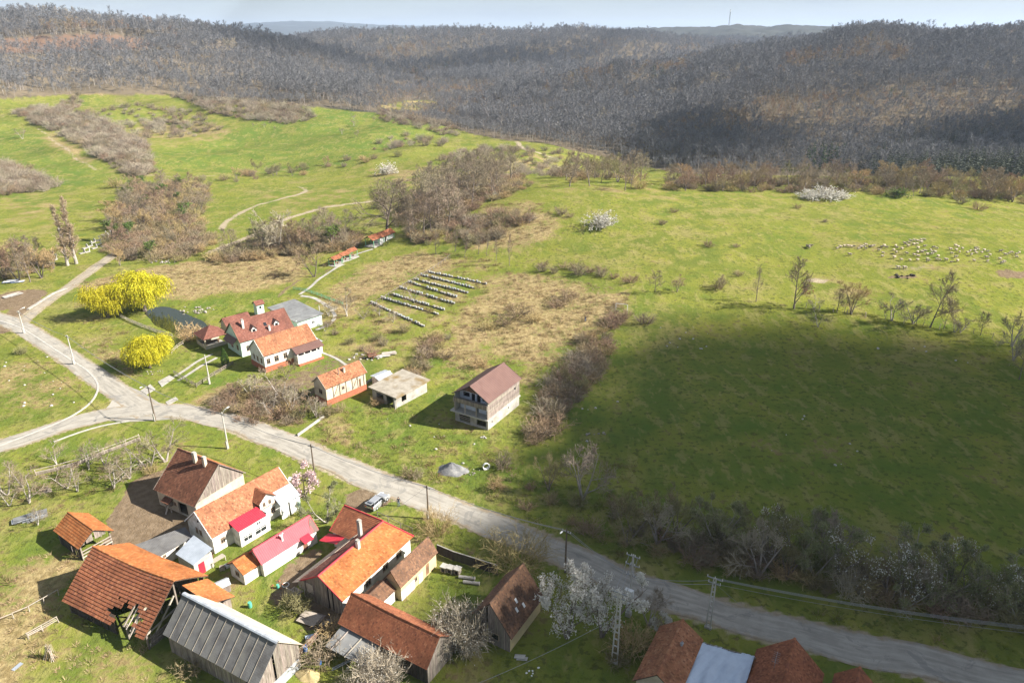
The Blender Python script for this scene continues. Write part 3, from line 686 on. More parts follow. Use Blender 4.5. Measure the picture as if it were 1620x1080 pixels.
def bare_tree(seed, H=12.0, r=.22, n1=9, n2=6, n3=6, n4=4, clear=.25, ang=.75, up=.06, tw=.05, reach=.5, fork=False, sides=6, fleck_mi=None, nf=0, fs=.14, low_leaf=0, mi=0, wob=.07):
    """trunk with limbs, and a crown of twigs"""
    rr = random.Random(seed); T = MB(); Cn = MB(); tips = []
    stems = 1 if not fork else fork; paths0 = []
    for s in range(stems):
        d0 = Vector((rr.gauss(0,.05), rr.gauss(0,.05), 1)) if stems == 1 else Vector((math.cos(s*6.28/stems+rr.uniform(-.4,.4))*.42, math.sin(s*6.28/stems)*.42, 1))
        pt = walk(Vector((0,0,-.25)), d0, H*.93*(1 if s == 0 else rr.uniform(.75,.98)), 6, wob, .02, rr)
        T.tube(pt, [r*(1.25 if i == 0 else (1-i/6.6)) for i in range(7)], sides, cap=False); paths0.append(pt)
    for k in range(n1):
        pt = paths0[k % stems]; t = clear+(1-clear)*((k+rr.random())/n1)**.9; t = min(t, .985)
        p, d = lerp_path(pt, t); l1 = H*reach*(1.05-t*.72)*rr.uniform(.75,1.15)
        b1 = walk(p, splay(d, ang*rr.uniform(.75,1.25), rr), l1, 4, .13, up, rr); r1 = max(r*(1-t)*.62, .03)
        T.tube(b1, [r1*(1-i*.2) for i in range(5)], 4, cap=False)
        for j in range(n2):
            t2 = .25+.75*(j+rr.random())/n2; p2, d2 = lerp_path(b1, min(t2,.99)); l2 = l1*(.62-.25*t2)*rr.uniform(.7,1.2)
            b2 = walk(p2, splay(d2, rr.uniform(.45,.95), rr), l2, 3, .16, up, rr); strip(Cn, b2, max(r1*.9, tw*1.6), tw, rr, mi)
            for m in range(n3):
                t3 = .2+.8*(m+rr.random())/n3; p3, d3 = lerp_path(b2, min(t3,.99)); l3 = l2*(.62-.2*t3)*rr.uniform(.7,1.3)
                b3 = walk(p3, splay(d3, rr.uniform(.4,.95), rr), l3, 2, .18, up*1.2, rr); strip(Cn, b3, tw, tw*.5, rr, mi)
                for q in range(n4):
                    p4, d4 = lerp_path(b3, rr.uniform(.2,.98)); e = p4+splay(d4, rr.uniform(.3,.9), rr)*l3*rr.uniform(.4,.8); spike(Cn, p4, e, tw*.7, rr, mi); tips.append((p4, e))
    if fleck_mi is not None:
        for k in range(nf):
            a, b = rr.choice(tips); p = a.lerp(b, rr.random())+Vector((rr.gauss(0,.12), rr.gauss(0,.12), rr.gauss(0,.12)))
            if low_leaf and p.z > H*low_leaf: continue
            fleck(Cn, p, fs*rr.uniform(.6,1.4), rr, fleck_mi)
    return T, Cn
def bush(seed, H=2.5, Rr=1.8, stems=26, n2=7, n3=3, tw=.035, flat=.8, fleck_mi=None, nf=0, fs=.1):
    rr = random.Random(seed); Cn = MB(); tips = []
    for s in range(stems):
        a = rr.uniform(0, 6.283); q = math.sqrt(rr.random()); p = Vector((math.cos(a)*q*Rr*.35, math.sin(a)*q*Rr*.35, -.1))
        d = Vector((math.cos(a)*q*flat*Rr/H, math.sin(a)*q*flat*Rr/H, 1)); l1 = H*rr.uniform(.65,1.12)*(1-.15*q)
        b1 = walk(p, d, l1, 4, .16, -.02-.05*q, rr); strip(Cn, b1, tw*1.8, tw, rr)
        for j in range(n2):
            p2, d2 = lerp_path(b1, .18+.8*(j+rr.random())/n2); l2 = l1*.42*rr.uniform(.5,1.2); b2 = walk(p2, splay(d2, rr.uniform(.4,1.1), rr), l2, 2, .25, 0, rr); strip(Cn, b2, tw, tw*.5, rr)
            for m in range(n3):
                p3, d3 = lerp_path(b2, rr.uniform(.2,.95)); e = p3+splay(d3, rr.uniform(.4,1.1), rr)*l2*rr.uniform(.3,.7); spike(Cn, p3, e, tw*.8, rr); tips.append((p3, e))
    for k in range(nf):
        a, b = rr.choice(tips); fleck(Cn, a.lerp(b, rr.random()), fs*rr.uniform(.6,1.4), rr, fleck_mi)
    return Cn
def willow(seed, H=8.0, Rr=4.6, strands=900):
    rr = random.Random(seed); T, L_ = MB(), MB()
    pt = walk(Vector((0,0,-.2)), Vector((.05,0,1)), H*.5, 4, .06, 0, rr); T.tube(pt, [.42,.34,.3,.26,.2], 7, cap=False); lobes = []
    for k in range(11):
        a = k*6.283/11+rr.uniform(-.3,.3); p, d = lerp_path(pt, rr.uniform(.55,.98)); l = Rr*rr.uniform(.75,1.15)
        b1 = walk(p, Vector((math.cos(a)*.75, math.sin(a)*.75, 1.0)), l*1.05, 5, .1, -.10, rr); T.tube(b1, [.14,.11,.085,.06,.04,.025], 4, cap=False); lobes.append(b1)
    b1 = walk(pt[-1], Vector((0,0,1)), H*.42, 4, .1, 0, rr); T.tube(b1, [.16,.12,.09,.06,.03], 4, cap=False); lobes += [b1, b1]
    for s in range(strands):
        b1 = rr.choice(lobes); p, d = lerp_path(b1, .25+.75*rr.random()**.7); a = rr.uniform(0,6.283); o = rr.uniform(.1,1.25)
        p = p+Vector((math.cos(a)*o, math.sin(a)*o, rr.uniform(-.1,.45))); ln = min(rr.uniform(1.0,3.6), p.z-.35)
        d = Vector((p.x*.10+math.cos(a)*.35, p.y*.10+math.sin(a)*.35, .35 if rr.random() < .4 else -.2)); q = p.copy(); n = max(3, int(ln/.42)); pts = [q.copy()]
        for i in range(n):
            d = (d.normalized()+Vector((rr.gauss(0,.1), rr.gauss(0,.1), -.55))); d.normalize(); q = q+d*ln/n; pts.append(q.copy())
        w = rr.uniform(.09,.17)
        for i in range(len(pts)-1):
            m = pts[i].lerp(pts[i+1], .5); ax = _perp(pts[i+1]-pts[i], rr)*w*.5; o_ = len(L_.v)
            L_.v.extend([tuple(pts[i]), tuple(m-ax), tuple(pts[i+1]+(pts[i+1]-pts[i])*.15), tuple(m+ax)]); L_.f.append((o_,o_+1,o_+2,o_+3)); L_.m.append(0); L_.c.append(None)
            if rr.random() < .5: fleck(L_, m+Vector((rr.gauss(0,.1), rr.gauss(0,.1), rr.gauss(0,.06))), .17, rr)
    return T, L_
def conifer(seed, H=12, Rr=2.2, tiers=16, per=13, nl=3, tw=.5):
    rr = random.Random(seed); T, L_ = MB(), MB(); T.tube([(0,0,-.2),(0,0,H*.5),(0,0,H*.97)], [H*.014,H*.009,.02], 5, cap=False)
    for k in range(tiers):
        z = H*(.08+.9*k/tiers); rad = Rr*(1-(z/H))**.8*1.05
        for j in range(per):
            a = rr.uniform(0,6.283); l = rad*rr.uniform(.65,1.1)+.12; p = Vector((0,0,z+rr.uniform(-.2,.2))); e = p+Vector((math.cos(a)*l, math.sin(a)*l, -l*rr.uniform(.1,.4)+.1))
            for m in range(nl):
                s = p.lerp(e, rr.uniform(.15,.7)); q = e+Vector((rr.gauss(0,.18*l), rr.gauss(0,.18*l), rr.gauss(0,.1*l))); spike(L_, s, q, tw*(.4+.6*rr.random())*min(1,l), rr)
    return T, L_
def thuja(seed, H=4.2, Rr=.8):
    rr = random.Random(seed); T, L_ = MB(), MB(); T.tube([(0,0,-.1),(0,0,H*.9)], [.09,.02], 5, cap=False)
    for k in range(1500):
        z = H*rr.random()**.85; pr = Rr*min(1, (z/H)*7+.55)*(1-max(0,(z/H-.25)/.75)**1.6); a = rr.uniform(0,6.283); q = pr*math.sqrt(rr.uniform(.3,1)); p = Vector((math.cos(a)*q, math.sin(a)*q, z+.05))
        spike(L_, p, p+Vector((math.cos(a)*.08, math.sin(a)*.08, rr.uniform(.2,.42))), .15, rr)
    return T, L_
def tussock(seed, n=22, H=.55, Rr=.38, w=.05):
    rr = random.Random(seed); mb = MB()
    for k in range(n):
        a = rr.uniform(0,6.283); q = math.sqrt(rr.random()); p = Vector((math.cos(a)*q*Rr*.6, math.sin(a)*q*Rr*.6, -.03)); e = p+Vector((math.cos(a)*q*Rr*rr.uniform(.4,1.3)+rr.gauss(0,.08), math.sin(a)*q*Rr*rr.uniform(.4,1.3)+rr.gauss(0,.08), H*rr.uniform(.5,1.1)*(1-.4*q))); spike(mb, p, e, w*rr.uniform(.7,1.3), rr)
    return mb
# ------------------------------------------------------------------ plants: kinds (trunk mesh, crown mesh, height)
KIND = {}
def kind(key, pair, H, tm, cm):
    T, Cn = pair; KIND[key] = (T.mesh('trunk', tm, True), Cn.mesh('crown', cm), H)
for i in range(4): kind('bare%d' % i, bare_tree(20+i, 12, .22, 12, 8, 6, 5, .2, .95, .06, .065, .6), 12, 'bark', 'twig')
for i in range(2): kind('pale%d' % i, bare_tree(40+i, 8, .2, 11, 8, 6, 5, .16, .9, .05, .06, .62, fork=3), 8, 'bark_pale', 'twig_pale')
for i in range(2): kind('tall%d' % i, bare_tree(50+i, 14, .24, 15, 6, 6, 4, .18, .62, .10, .045, .33), 14, 'bark', 'twig')
for i in range(2): kind('brown%d' % i, bare_tree(60+i, 9, .18, 11, 8, 7, 5, .12, .9, .05, .065, .6, fork=2), 9, 'bark', 'twig_brown')
for i in range(2): kind('olive%d' % i, bare_tree(66+i, 8, .14, 10, 8, 7, 5, .10, .8, .07, .06, .58, fork=3), 8, 'bark', 'twig_olive')
kind('ivy0', bare_tree(71, 10, .2, 10, 6, 6, 4, .2, .8, .06, .05, .45, fleck_mi=1, nf=1500, fs=.3, low_leaf=.75), 10, 'bark', ['twig', 'leaf_green'])
kind('bigold', bare_tree(80, 18, .5, 20, 10, 8, 6, .12, 1.0, .04, .07, .66), 18, 'bark', 'twig')
kind('goldtop', bare_tree(82, 9, .2, 12, 8, 7, 5, .15, .7, .09, .06, .58, fork=3), 9, 'bark', 'twig_yellow')
kind('rusty', bare_tree(83, 12, .22, 13, 8, 6, 5, .12, .8, .07, .055, .5, fleck_mi=1, nf=1600, fs=.2, low_leaf=.5), 12, 'bark', ['twig', 'leaf_brown'])
for i in range(2): kind('orchard%d' % i, bare_tree(90+i, 4.6, .13, 9, 7, 6, 4, .22, .95, .05, .03, .62, fork=2), 4.6, 'bark_pale', 'twig')
for i in range(2): kind('bloom%d' % i, bare_tree(95+i, 8, .17, 11, 7, 6, 5, .12, .7, .08, .04, .46, fork=3, fleck_mi=1, nf=7500, fs=.115), 8, 'bark', ['twig', 'blossom'])
kind('bloomthin', bare_tree(98, 7, .15, 10, 7, 6, 5, .12, .7, .08, .04, .5, fork=3, fleck_mi=1, nf=450, fs=.12), 7, 'bark', ['twig_olive', 'blossom'])
kind('budding', bare_tree(99, 7, .15, 10, 7, 6, 5, .12, .7, .08, .04, .5, fork=3, fleck_mi=1, nf=3600, fs=.12), 7, 'bark_pale', ['twig_pale', 'leaf_grey'])
kind('pinkbloom', bare_tree(97, 4, .09, 9, 6, 6, 5, .08, .75, .06, .03, .55, fork=4, fleck_mi=1, nf=2600, fs=.13), 4, 'bark', ['twig', 'blossom_pink'])
kind('poplar', bare_tree(101, 20, .4, 46, 7, 6, 5, .05, .30, .16, .07, .2, wob=.012), 20, 'bark_pale', 'twig_tan')
for i in range(2): kind('willow%d' % i, willow(110+i, 8, 4.6, 2100), 8.2, 'bark', 'willow_leaf')
for i in range(2): kind('spruce%d' % i, conifer(120+i), 12, 'bark', 'needle')
kind('thuja', thuja(125), 4.3, 'bark', 'thuja')
BUSH = {}
for i in range(3): BUSH['brown%d' % i] = (bush(130+i, 2.6, 2.2, 30, 8, 3, .045).mesh('twigs', 'twig_brown'), 2.6)
for i in range(3): BUSH['grey%d' % i] = (bush(140+i, 2.6, 2.0, 30, 8, 3, .045).mesh('twigs', 'twig'), 2.6)
for i in range(2): BUSH['pale%d' % i] = (bush(150+i, 3.2, 2.4, 40, 8, 4, .04, .9).mesh('twigs', 'twig_pale'), 3.2)
BUSH['ochre'] = (bush(155, 2.5, 2.0, 34, 8, 4, .05, .9).mesh('twigs', 'twig_yellow'), 2.5)
BUSH['olive'] = (bush(156, 2.5, 2.0, 34, 8, 4, .05, .9).mesh('twigs', 'twig_olive'), 2.5)
for i in range(2): BUSH['white%d' % i] = (bush(157+i, 2.6, 2.3, 34, 8, 3, .04, .9, 1, 2600, .13).mesh('twigs', ['twig_pale', 'blossom']), 2.6)
BUSH['green'] = (bush(159, 2.2, 1.8, 26, 7, 3, .04, .9, 1, 1800, .16).mesh('twigs', ['twig', 'leaf_green']), 2.2)
BUSH['fan'] = (bush(160, 4.2, 3.6, 70, 7, 4, .035, 1.0).mesh('twigs', 'twig_yellow'), 4.0)
BUSH['cloudy'] = (bush(161, 3.0, 2.5, 100, 9, 6, .045, 1.0, 1, 3000, .06).mesh('twigs', ['twig_pale', 'blossom']), 3.0)

def hm(p, hpx):
    """height in metres that fills hpx pixels above point p"""
    u, v = project(*p); lo, hi = 0.0, 200.0
    for _ in range(40):
        m = (lo+hi)/2
        if v-project(p[0], p[1], p[2]+m)[1] < hpx: lo = m
        else: hi = m
    return lo
def tree(name, key, label, cat='tree', group=None, px=None, hpx=None, at=None, h=None, wide=1.0, rz=None):
    T, Cn, H = KIND[key]; p = Vector(at) if at is not None else G(*px); h = h if h is not None else hm(p, hpx)
    o = thing(name, label, cat, p, rnd.uniform(0, 6.28) if rz is None else rz, group); s = h/H; o.scale = (s*wide, s*wide, s)
    link('trunk', T, o); link('crown', Cn, o); return o
def shrub(name, key, label, group=None, px=None, hpx=None, at=None, h=None, wide=1.0):
    me, H = BUSH[key]; p = Vector(at) if at is not None else G(*px); h = h if h is not None else hm(p, hpx); s = h/H
    return tag(link(name, me, None, p, rnd.uniform(0,6.28), (s*wide, s*wide, s)), label, 'bush', group)
def spots(pix, spacing, seed=1, jitter=.45, world=False):
    """jittered places inside an area that is outlined on the photograph"""
    P = np.array(pix if world else wpoly(pix)); r_ = np.random.default_rng(seed)
    gx, gy = np.meshgrid(np.arange(P[:,0].min(), P[:,0].max(), spacing), np.arange(P[:,1].min(), P[:,1].max(), spacing))
    gx = gx.ravel()+r_.uniform(-jitter, jitter, gx.size)*spacing; gy = gy.ravel()+r_.uniform(-jitter, jitter, gy.size)*spacing
    k = poly_sd(gx, gy, P) > 0; gx, gy = gx[k], gy[k]
    return np.stack([gx, gy, height(gx, gy)], -1)

# ------------------------------------------------------------------ woods on the hills (stuff)
AN = np.linspace(-.75, .75, 361); RD = np.geomspace(60, 9000, 260)
PX = np.sin(AN)[:,None]*RD[None]; PY = np.cos(AN)[:,None]*RD[None]; PE = (height(PX, PY)-CAM_H)/RD[None]
PEM = np.maximum.accumulate(PE, 1)
def seen(xx, yy, zz, lift):
    a = np.clip(np.rint((np.arctan2(xx, yy)+.75)/1.5*360).astype(int), 0, 360); rd = np.hypot(xx, yy); k = np.clip(np.searchsorted(RD, rd)-1, 0, 259)
    return (zz+lift-CAM_H)/rd > PEM[a, k]
fmesh = []
for i in range(4):
    T, Cn = bare_tree(200+i, 16, .22, 9, 5, 4, 3, .36, .85, .07, .15, .44, sides=4)
    mb = MB(); mb.add(T.v, T.f, 0); mb.add(Cn.v, Cn.f, 1); fmesh.append(mb.mesh('wood_tree', ['bark_forest', 'twig_forest']))
for i in range(2):
    T, Cn = bare_tree(210+i, 13, .16, 9, 5, 4, 3, .2, .8, .08, .14, .46, sides=4)
    mb = MB(); mb.add(T.v, T.f, 0); mb.add(Cn.v, Cn.f, 1); fmesh.append(mb.mesh('wood_tree', ['bark_pale', 'twig_brown']))
T, Cn = bare_tree(214, 14, .2, 9, 5, 4, 3, .25, .8, .08, .14, .44, sides=4)
mb = MB(); mb.add(T.v, T.f, 0); mb.add(Cn.v, Cn.f, 1); fmesh.append(mb.mesh('wood_tree', ['bark_pale', 'twig_pale']))
T, L_ = conifer(216, 14, 2.6, 12, 10, 3, 1.0); fmesh.append(L_.mesh('wood_tree', 'needle'))
def wood_points(y0, y1, spacing, seed):
    r_ = np.random.default_rng(seed); gx, gy = np.meshgrid(np.arange(-.85*y1, .85*y1, spacing), np.arange(y0, y1, spacing))
    gx = gx.ravel()+r_.uniform(-.5,.5,gx.size)*spacing; gy = gy.ravel()+r_.uniform(-.5,.5,gy.size)*spacing
    k = np.abs(gx/gy) < .82; gx, gy = gx[k], gy[k]; gz = height(gx, gy)
    d = gy*C_-(gz-CAM_H)*S_; u = 810+FPX*gx/d; v = 540-FPX*(gy*S_+(gz-CAM_H)*C_)/d
    k = forest_at(u, v, gy) & seen(gx, gy, gz, 16) & (u > -80) & (u < 1700)
    for pix, keep in (([(600,168),(640,160),(690,160),(690,172),(620,175)], .06), ([(-50,66),(60,58),(160,53),(260,66),(230,78),(100,82),(-50,86)], .10),
                      ([(-50,90),(60,86),(250,92),(420,110),(420,152),(200,150),(-50,152)], .42), ([(1200,112),(1450,100),(1560,120),(1450,150),(1250,150)], .8)):
        ins = poly_sd(u, v, pix) > 0; k &= ~ins | (r_.random(len(u)) < keep)
    return gx[k], gy[k], gz[k], u[k], v[k]
def plant_wood(name, label, sets):
    P, Sx, Rt, Ix = [], [], [], []; r_ = np.random.default_rng(77)
    for (y0, y1, sp_, sc, sd) in sets:
        gx, gy, gz, u, v = wood_points(y0, y1, sp_, sd); n = len(gx)
        s = sc*np.clip(r_.normal(.95,.2,n), .5, 1.45); pick = r_.integers(0, 4, n)
        tone = wave(gx, gy, 230, 4, 3)+r_.normal(0,.22,n)
        pick = np.where(tone > .75, 4+r_.integers(0,2,n), pick); pick = np.where(tone < -.95, 6, pick)
        pick = np.where((wave(gx, gy, 70, 9, 2) > 1.05) & (r_.random(n) < .3), 7, pick); edge = np.interp(u, FB_U, FB_V)-v; s = s*np.where(edge < 10, .62, 1.0)
        young = (poly_sd(u, v, [(1180,165),(1400,150),(1640,140),(1640,205),(1400,215),(1200,220)]) > 0) | (poly_sd(u, v, [(560,150),(700,130),(800,140),(740,190),(620,190)]) > 0)
        s = np.where(young, s*.68, s); pick = np.where(young & (r_.random(n) < .3), 4+r_.integers(0,2,n), pick)
        P.append(np.stack([gx, gy, gz-.2], -1)); Sx.append(np.stack([s*1.2, s*1.2, s*r_.uniform(.9,1.1,n)], -1)); Rt.append(np.stack([r_.normal(0,.04,n), r_.normal(0,.04,n), r_.uniform(0,6.28,n)], -1)); Ix.append(pick)
    P = np.concatenate(P); print(name, len(P))
    return scatter(name, label, 'woodland', P, np.concatenate(Sx), np.concatenate(Rt), np.concatenate(Ix), fmesh)
plant_wood('woodland', 'leafless grey brown woods covering the hills beyond the fields', [(440,760,5.3,.86,1),(760,1120,6.2,.95,2),(1120,2300,10.0,1.15,3)])
# spruce plantation on the lower slope of the right hand hill
spm = []
for i in range(2):
    T, L_ = conifer(220+i, 14, 2.0, 12, 9, 2, .8); spm.append(L_.mesh('plantation_spruce', 'needle_dim'))
sp_ = spots([(1340,268),(1400,235),(1500,222),(1650,215),(1650,290),(1500,280)], 6.5, 5)
r_ = np.random.default_rng(6); n = len(sp_); sc_ = r_.uniform(.85,1.25,n)
scatter('spruce_plantation', 'dim grey green conifer plantation at the foot of the right hand hill', 'woodland', sp_, np.stack([sc_]*3, -1), np.stack([np.zeros(n), np.zeros(n), r_.uniform(0,6.28,n)], -1), r_.integers(0,2,n), spm)
# scrub in the far fields
sp_ = np.concatenate([spots(q, s, 30+i) for i, (q, s) in enumerate((
    ([(20,180),(60,172),(130,182),(180,200),(232,228),(246,272),(222,282),(180,268),(140,240),(100,215),(60,198)], 3.6),
    ([(90,178),(95,165),(125,150),(130,162),(110,180)], 4.5), ([(228,188),(300,190),(296,212),(240,205)], 7), ([(130,176),(230,166),(340,182),(350,208),(240,222),(150,204)], 9),
    ([(262,152),(330,160),(430,166),(480,172),(500,186),(470,196),(410,194),(380,188),(330,180)], 4.4), ([(600,176),(660,186),(722,204),(728,216),(700,214),(640,200),(600,190)], 6),
    ([(600,222),(640,214),(720,222),(700,235),(640,236),(590,240)], 9), ([(690,245),(780,232),(860,238),(960,262),(900,282),(800,275),(700,270)], 9), ([(-40,258),(20,262),(60,280),(92,298),(40,308),(-40,310)], 3.8)))])
r_ = np.random.default_rng(8); n = len(sp_); sc_ = r_.uniform(.7,1.9,n)
scatter('scrub', 'grey brown thorn scrub spreading over the far fields', 'scrub', sp_, np.stack([sc_*1.15, sc_*1.15, sc_], -1), np.stack([np.zeros(n), np.zeros(n), r_.uniform(0,6.28,n)], -1), r_.integers(0,4,n), [BUSH['grey0'][0], BUSH['grey1'][0], BUSH['brown0'][0], BUSH['pale0'][0]])
# ------------------------------------------------------------------ building kit (local frame: x along the ridge, sides A = +y, B = -y, ends 0 = -x, 1 = +x)
PAL = {
 'orange':  [(.56,.255,.105),(.60,.29,.125),(.50,.22,.09),(.62,.32,.15),(.45,.19,.085)],
 'bright':  [(.60,.25,.085),(.64,.29,.105),(.56,.22,.075),(.66,.33,.13),(.58,.26,.10)],
 'brown':   [(.235,.118,.078),(.27,.14,.092),(.20,.10,.068),(.30,.165,.11),(.175,.092,.066)],
 'redbrown':[(.36,.155,.088),(.40,.18,.10),(.32,.135,.078),(.43,.205,.118),(.28,.12,.075)],
 'faded':   [(.47,.235,.13),(.52,.28,.16),(.42,.20,.115),(.55,.31,.185),(.37,.17,.10)],
 'mossy':   [(.21,.135,.095),(.25,.155,.105),(.18,.12,.09),(.28,.18,.12),(.15,.105,.08)],
 'maroon':  [(.26,.125,.105),(.29,.145,.12),(.23,.11,.095),(.31,.16,.135)],
}
PAL = {k: [(a*.82, b*.70, c*.60) for a, b, c in v] for k, v in PAL.items()}
PAL['bright'] = [(a*.84, b*.84, c*.9) for a, b, c in PAL['bright']]; PAL['faded'] = [(a*.92, b*.95, c) for a, b, c in PAL['faded']]
def bil(e0, e1, r0, r1, s, t): return e0.lerp(e1, s).lerp(r0.lerp(r1, s), t)
def tiles(root, quad, pal, tw=.24, th=.34, lift=.05, sag=0.0, seed=1, hole=None, lip=.04, dark=0.0):
    """courses of real tiles on one slope; quad = eave start, eave end, ridge start, ridge end"""
    e0, e1, r0, r1 = [Vector(p) for p in quad]; rr = random.Random(seed); mb = MB(); P_ = PAL[pal]
    n = (e1-e0).cross(r0-e0)
    if n.length < 1e-3: n = (e1-e0).cross(r1-e0)
    n.normalize(); n = n if n.z > 0 else -n
    rowsn = max(2, round(max((r0-e0).length, (r1-e1).length)/th)); L0 = max((e1-e0).length, (r1-r0).length); nc_ = max(2, round(L0/tw)); ph = rr.uniform(0,9)
    def pt(s, t): 
        p = bil(e0, e1, r0, r1, s, t)
        return p-Vector((0,0,1))*sag*(math.sin(math.pi*min(1,max(0,s)))*(.35+.65*t)+.25*math.sin(s*9+ph)*math.sin(t*5+ph)*.5)
    for i in range(rowsn):
        for k in range(nc_):
            s0, s1 = k/nc_, (k+1)/nc_; t0, t1 = i/rowsn, (i+1.08)/rowsn
            if hole and hole((s0+s1)/2, (t0+t1)/2): continue
            a, b = pt(s0, t0), pt(s1, t0); c, d = pt(s1, min(t1,1)), pt(s0, min(t1,1))
            if (b-a).length < .03: continue
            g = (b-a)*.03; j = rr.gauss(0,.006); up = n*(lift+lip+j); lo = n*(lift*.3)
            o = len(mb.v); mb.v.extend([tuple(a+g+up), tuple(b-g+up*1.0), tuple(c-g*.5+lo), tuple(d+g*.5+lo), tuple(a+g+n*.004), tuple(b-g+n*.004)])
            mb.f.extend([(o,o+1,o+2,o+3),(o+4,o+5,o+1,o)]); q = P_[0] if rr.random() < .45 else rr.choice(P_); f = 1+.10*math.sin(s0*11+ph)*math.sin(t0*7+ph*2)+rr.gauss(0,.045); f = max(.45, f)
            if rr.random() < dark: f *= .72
            mb.m.extend([0,0]); mb.c.extend([tuple(x_*f for x_ in q), tuple(x_*f*.85 for x_ in q)])  # lip faces tinted darker: shade at the course lines put into the colour
    return tag(mb.build('tiles', 'tile', root), kind='stuff')
def slope(root, quad, cover, pal=None, th=.34, tw=.24, sag=0.0, thick=.09, seed=1, mat=None, hole=None, name='roof_slope', pitch=.3, lip=.04, dark=0.0):
    e0, e1, r0, r1 = [Vector(p) for p in quad]; n = (e1-e0).cross(r0-e0)
    if n.length < 1e-3: n = (e1-e0).cross(r1-e0)
    n.normalize(); n = n if n.z > 0 else -n; mb = MB()
    if cover == 'tile':
        K_ = 10 if (sag or hole) else 1; J_ = 6 if (sag or hole) else 1; rr = random.Random(seed); ph = rr.uniform(0,9)
        def pt(s, t): 
            p = bil(e0, e1, r0, r1, s, t)
            return p-Vector((0,0,1))*sag*(math.sin(math.pi*s)*(.35+.65*t)+.25*math.sin(s*9+ph)*math.sin(t*5+ph)*.5)
        for i in range(K_):
            for j in range(J_):
                if hole and hole((i+.5)/K_, (j+.5)/J_): continue
                mb.prism([pt(i/K_, j/J_), pt((i+1)/K_, j/J_), pt((i+1)/K_, (j+1)/J_), pt(i/K_, (j+1)/J_)] , n, thick)
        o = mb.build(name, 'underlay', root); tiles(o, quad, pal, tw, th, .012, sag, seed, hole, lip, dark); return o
    # profiled sheet: ribs as real folds
    L0 = max((e1-e0).length, (r1-r0).length); m_ = max(2, int(L0/pitch)*2); amp = .028; o = 0
    for k in range(m_+1):
        s = k/m_; h = n*(amp if k % 2 else 0.0)
        a = e0.lerp(e1, s)+h; b = r0.lerp(r1, s)+h
        mb.v.extend([tuple(a), tuple(b), tuple(a-n*.03-h), tuple(b-n*.03-h)])
        if k: q = 4*(k-1); mb.f.extend([(q,q+4,q+5,q+1),(q+2,q+3,q+7,q+6),(q,q+2,q+6,q+4),(q+1,q+5,q+7,q+3)]); mb.m.extend([0]*4); mb.c.extend([None]*4)
    mb.f.extend([(0,1,3,2),(4*m_,4*m_+2,4*m_+3,4*m_+1)]); mb.m.extend([0,0]); mb.c.extend([None]*2)
    return mb.build(name, mat, root)
def ridge(root, p, q, m='tile', w=.24, pal='redbrown', sag=0.0, seed=3, name='ridge_cap'):
    p, q = Vector(p), Vector(q); rr = random.Random(seed); n = max(1, int((q-p).length/.4)); mb = MB(); d = (q-p)/n; s = d.cross(Vector((0,0,1))).normalized()*w/2
    for i in range(n):
        a = p+d*i; b = p+d*(i+1.05); a = a-Vector((0,0,sag*math.sin(math.pi*i/n))); b = b-Vector((0,0,sag*math.sin(math.pi*(i+1)/n))); z0 = Vector((0,0,.10+rr.gauss(0,.008))); z1 = Vector((0,0,-.02))
        o = len(mb.v); mb.v.extend([tuple(v) for v in (a-s+z1,a-s*.5+z0,a+s*.5+z0,a+s+z1,b-s+z1,b-s*.5+z0,b+s*.5+z0,b+s+z1)])
        f = [(o,o+4,o+5,o+1),(o+1,o+5,o+6,o+2),(o+2,o+6,o+7,o+3),(o,o+1,o+2,o+3),(o+4,o+7,o+6,o+5)]; mb.f.extend(f); mb.m.extend([0]*5)
        c = rr.choice(PAL[pal]) if m == 'tile' else None; mb.c.extend([c]*5)
    return mb.build(name, m, root)
def win(root, side, lx, wy, o, fm='frame', bars=True):
    """a window: frame with its pane, set in an opening of a wall"""
    s0, s1, z0, z1 = o[:4]; fr, gl_ = MB(), MB(); t_ = .07; dpt = .10
    def bx(mb, a, b, c, d, o0, o1):   # a..b along wall, c..d up, o0..o1 outwards from the wall face
        if side == 'B': mb.box(a, b, -wy-o1, -wy-o0, c, d)
        elif side == 'A': mb.box(a, b, wy+o0, wy+o1, c, d)
        elif side == '0': mb.box(-lx-o1, -lx-o0, a, b, c, d)
        else: mb.box(lx+o0, lx+o1, a, b, c, d)
    bx(fr, s0, s0+t_, z0, z1, -dpt, .03); bx(fr, s1-t_, s1, z0, z1, -dpt, .03); bx(fr, s0+t_, s1-t_, z0, z0+t_, -dpt, .03); bx(fr, s0+t_, s1-t_, z1-t_, z1, -dpt, .03)
    if bars:
        m = (s0+s1)/2; bx(fr, m-.03, m+.03, z0+t_, z1-t_, -dpt+.02, .01)
        bx(fr, s0+t_, m-.03, z0+(z1-z0)*.66, z0+(z1-z0)*.66+.05, -dpt+.02, .008); bx(fr, m+.03, s1-t_, z0+(z1-z0)*.66, z0+(z1-z0)*.66+.05, -dpt+.02, .008)
    w = fr.build('window', fm, root); bx(gl_, s0+t_*.5, s1-t_*.5, z0+t_*.5, z1-t_*.5, -dpt+.0, -dpt+.03); gl_.build('pane', 'glass', w)
    si = MB(); bx(si, s0-.06, s1+.06, z0-.06, z0-.004, -.02, .07); si.build('sill', 'concrete_pale', w); return w
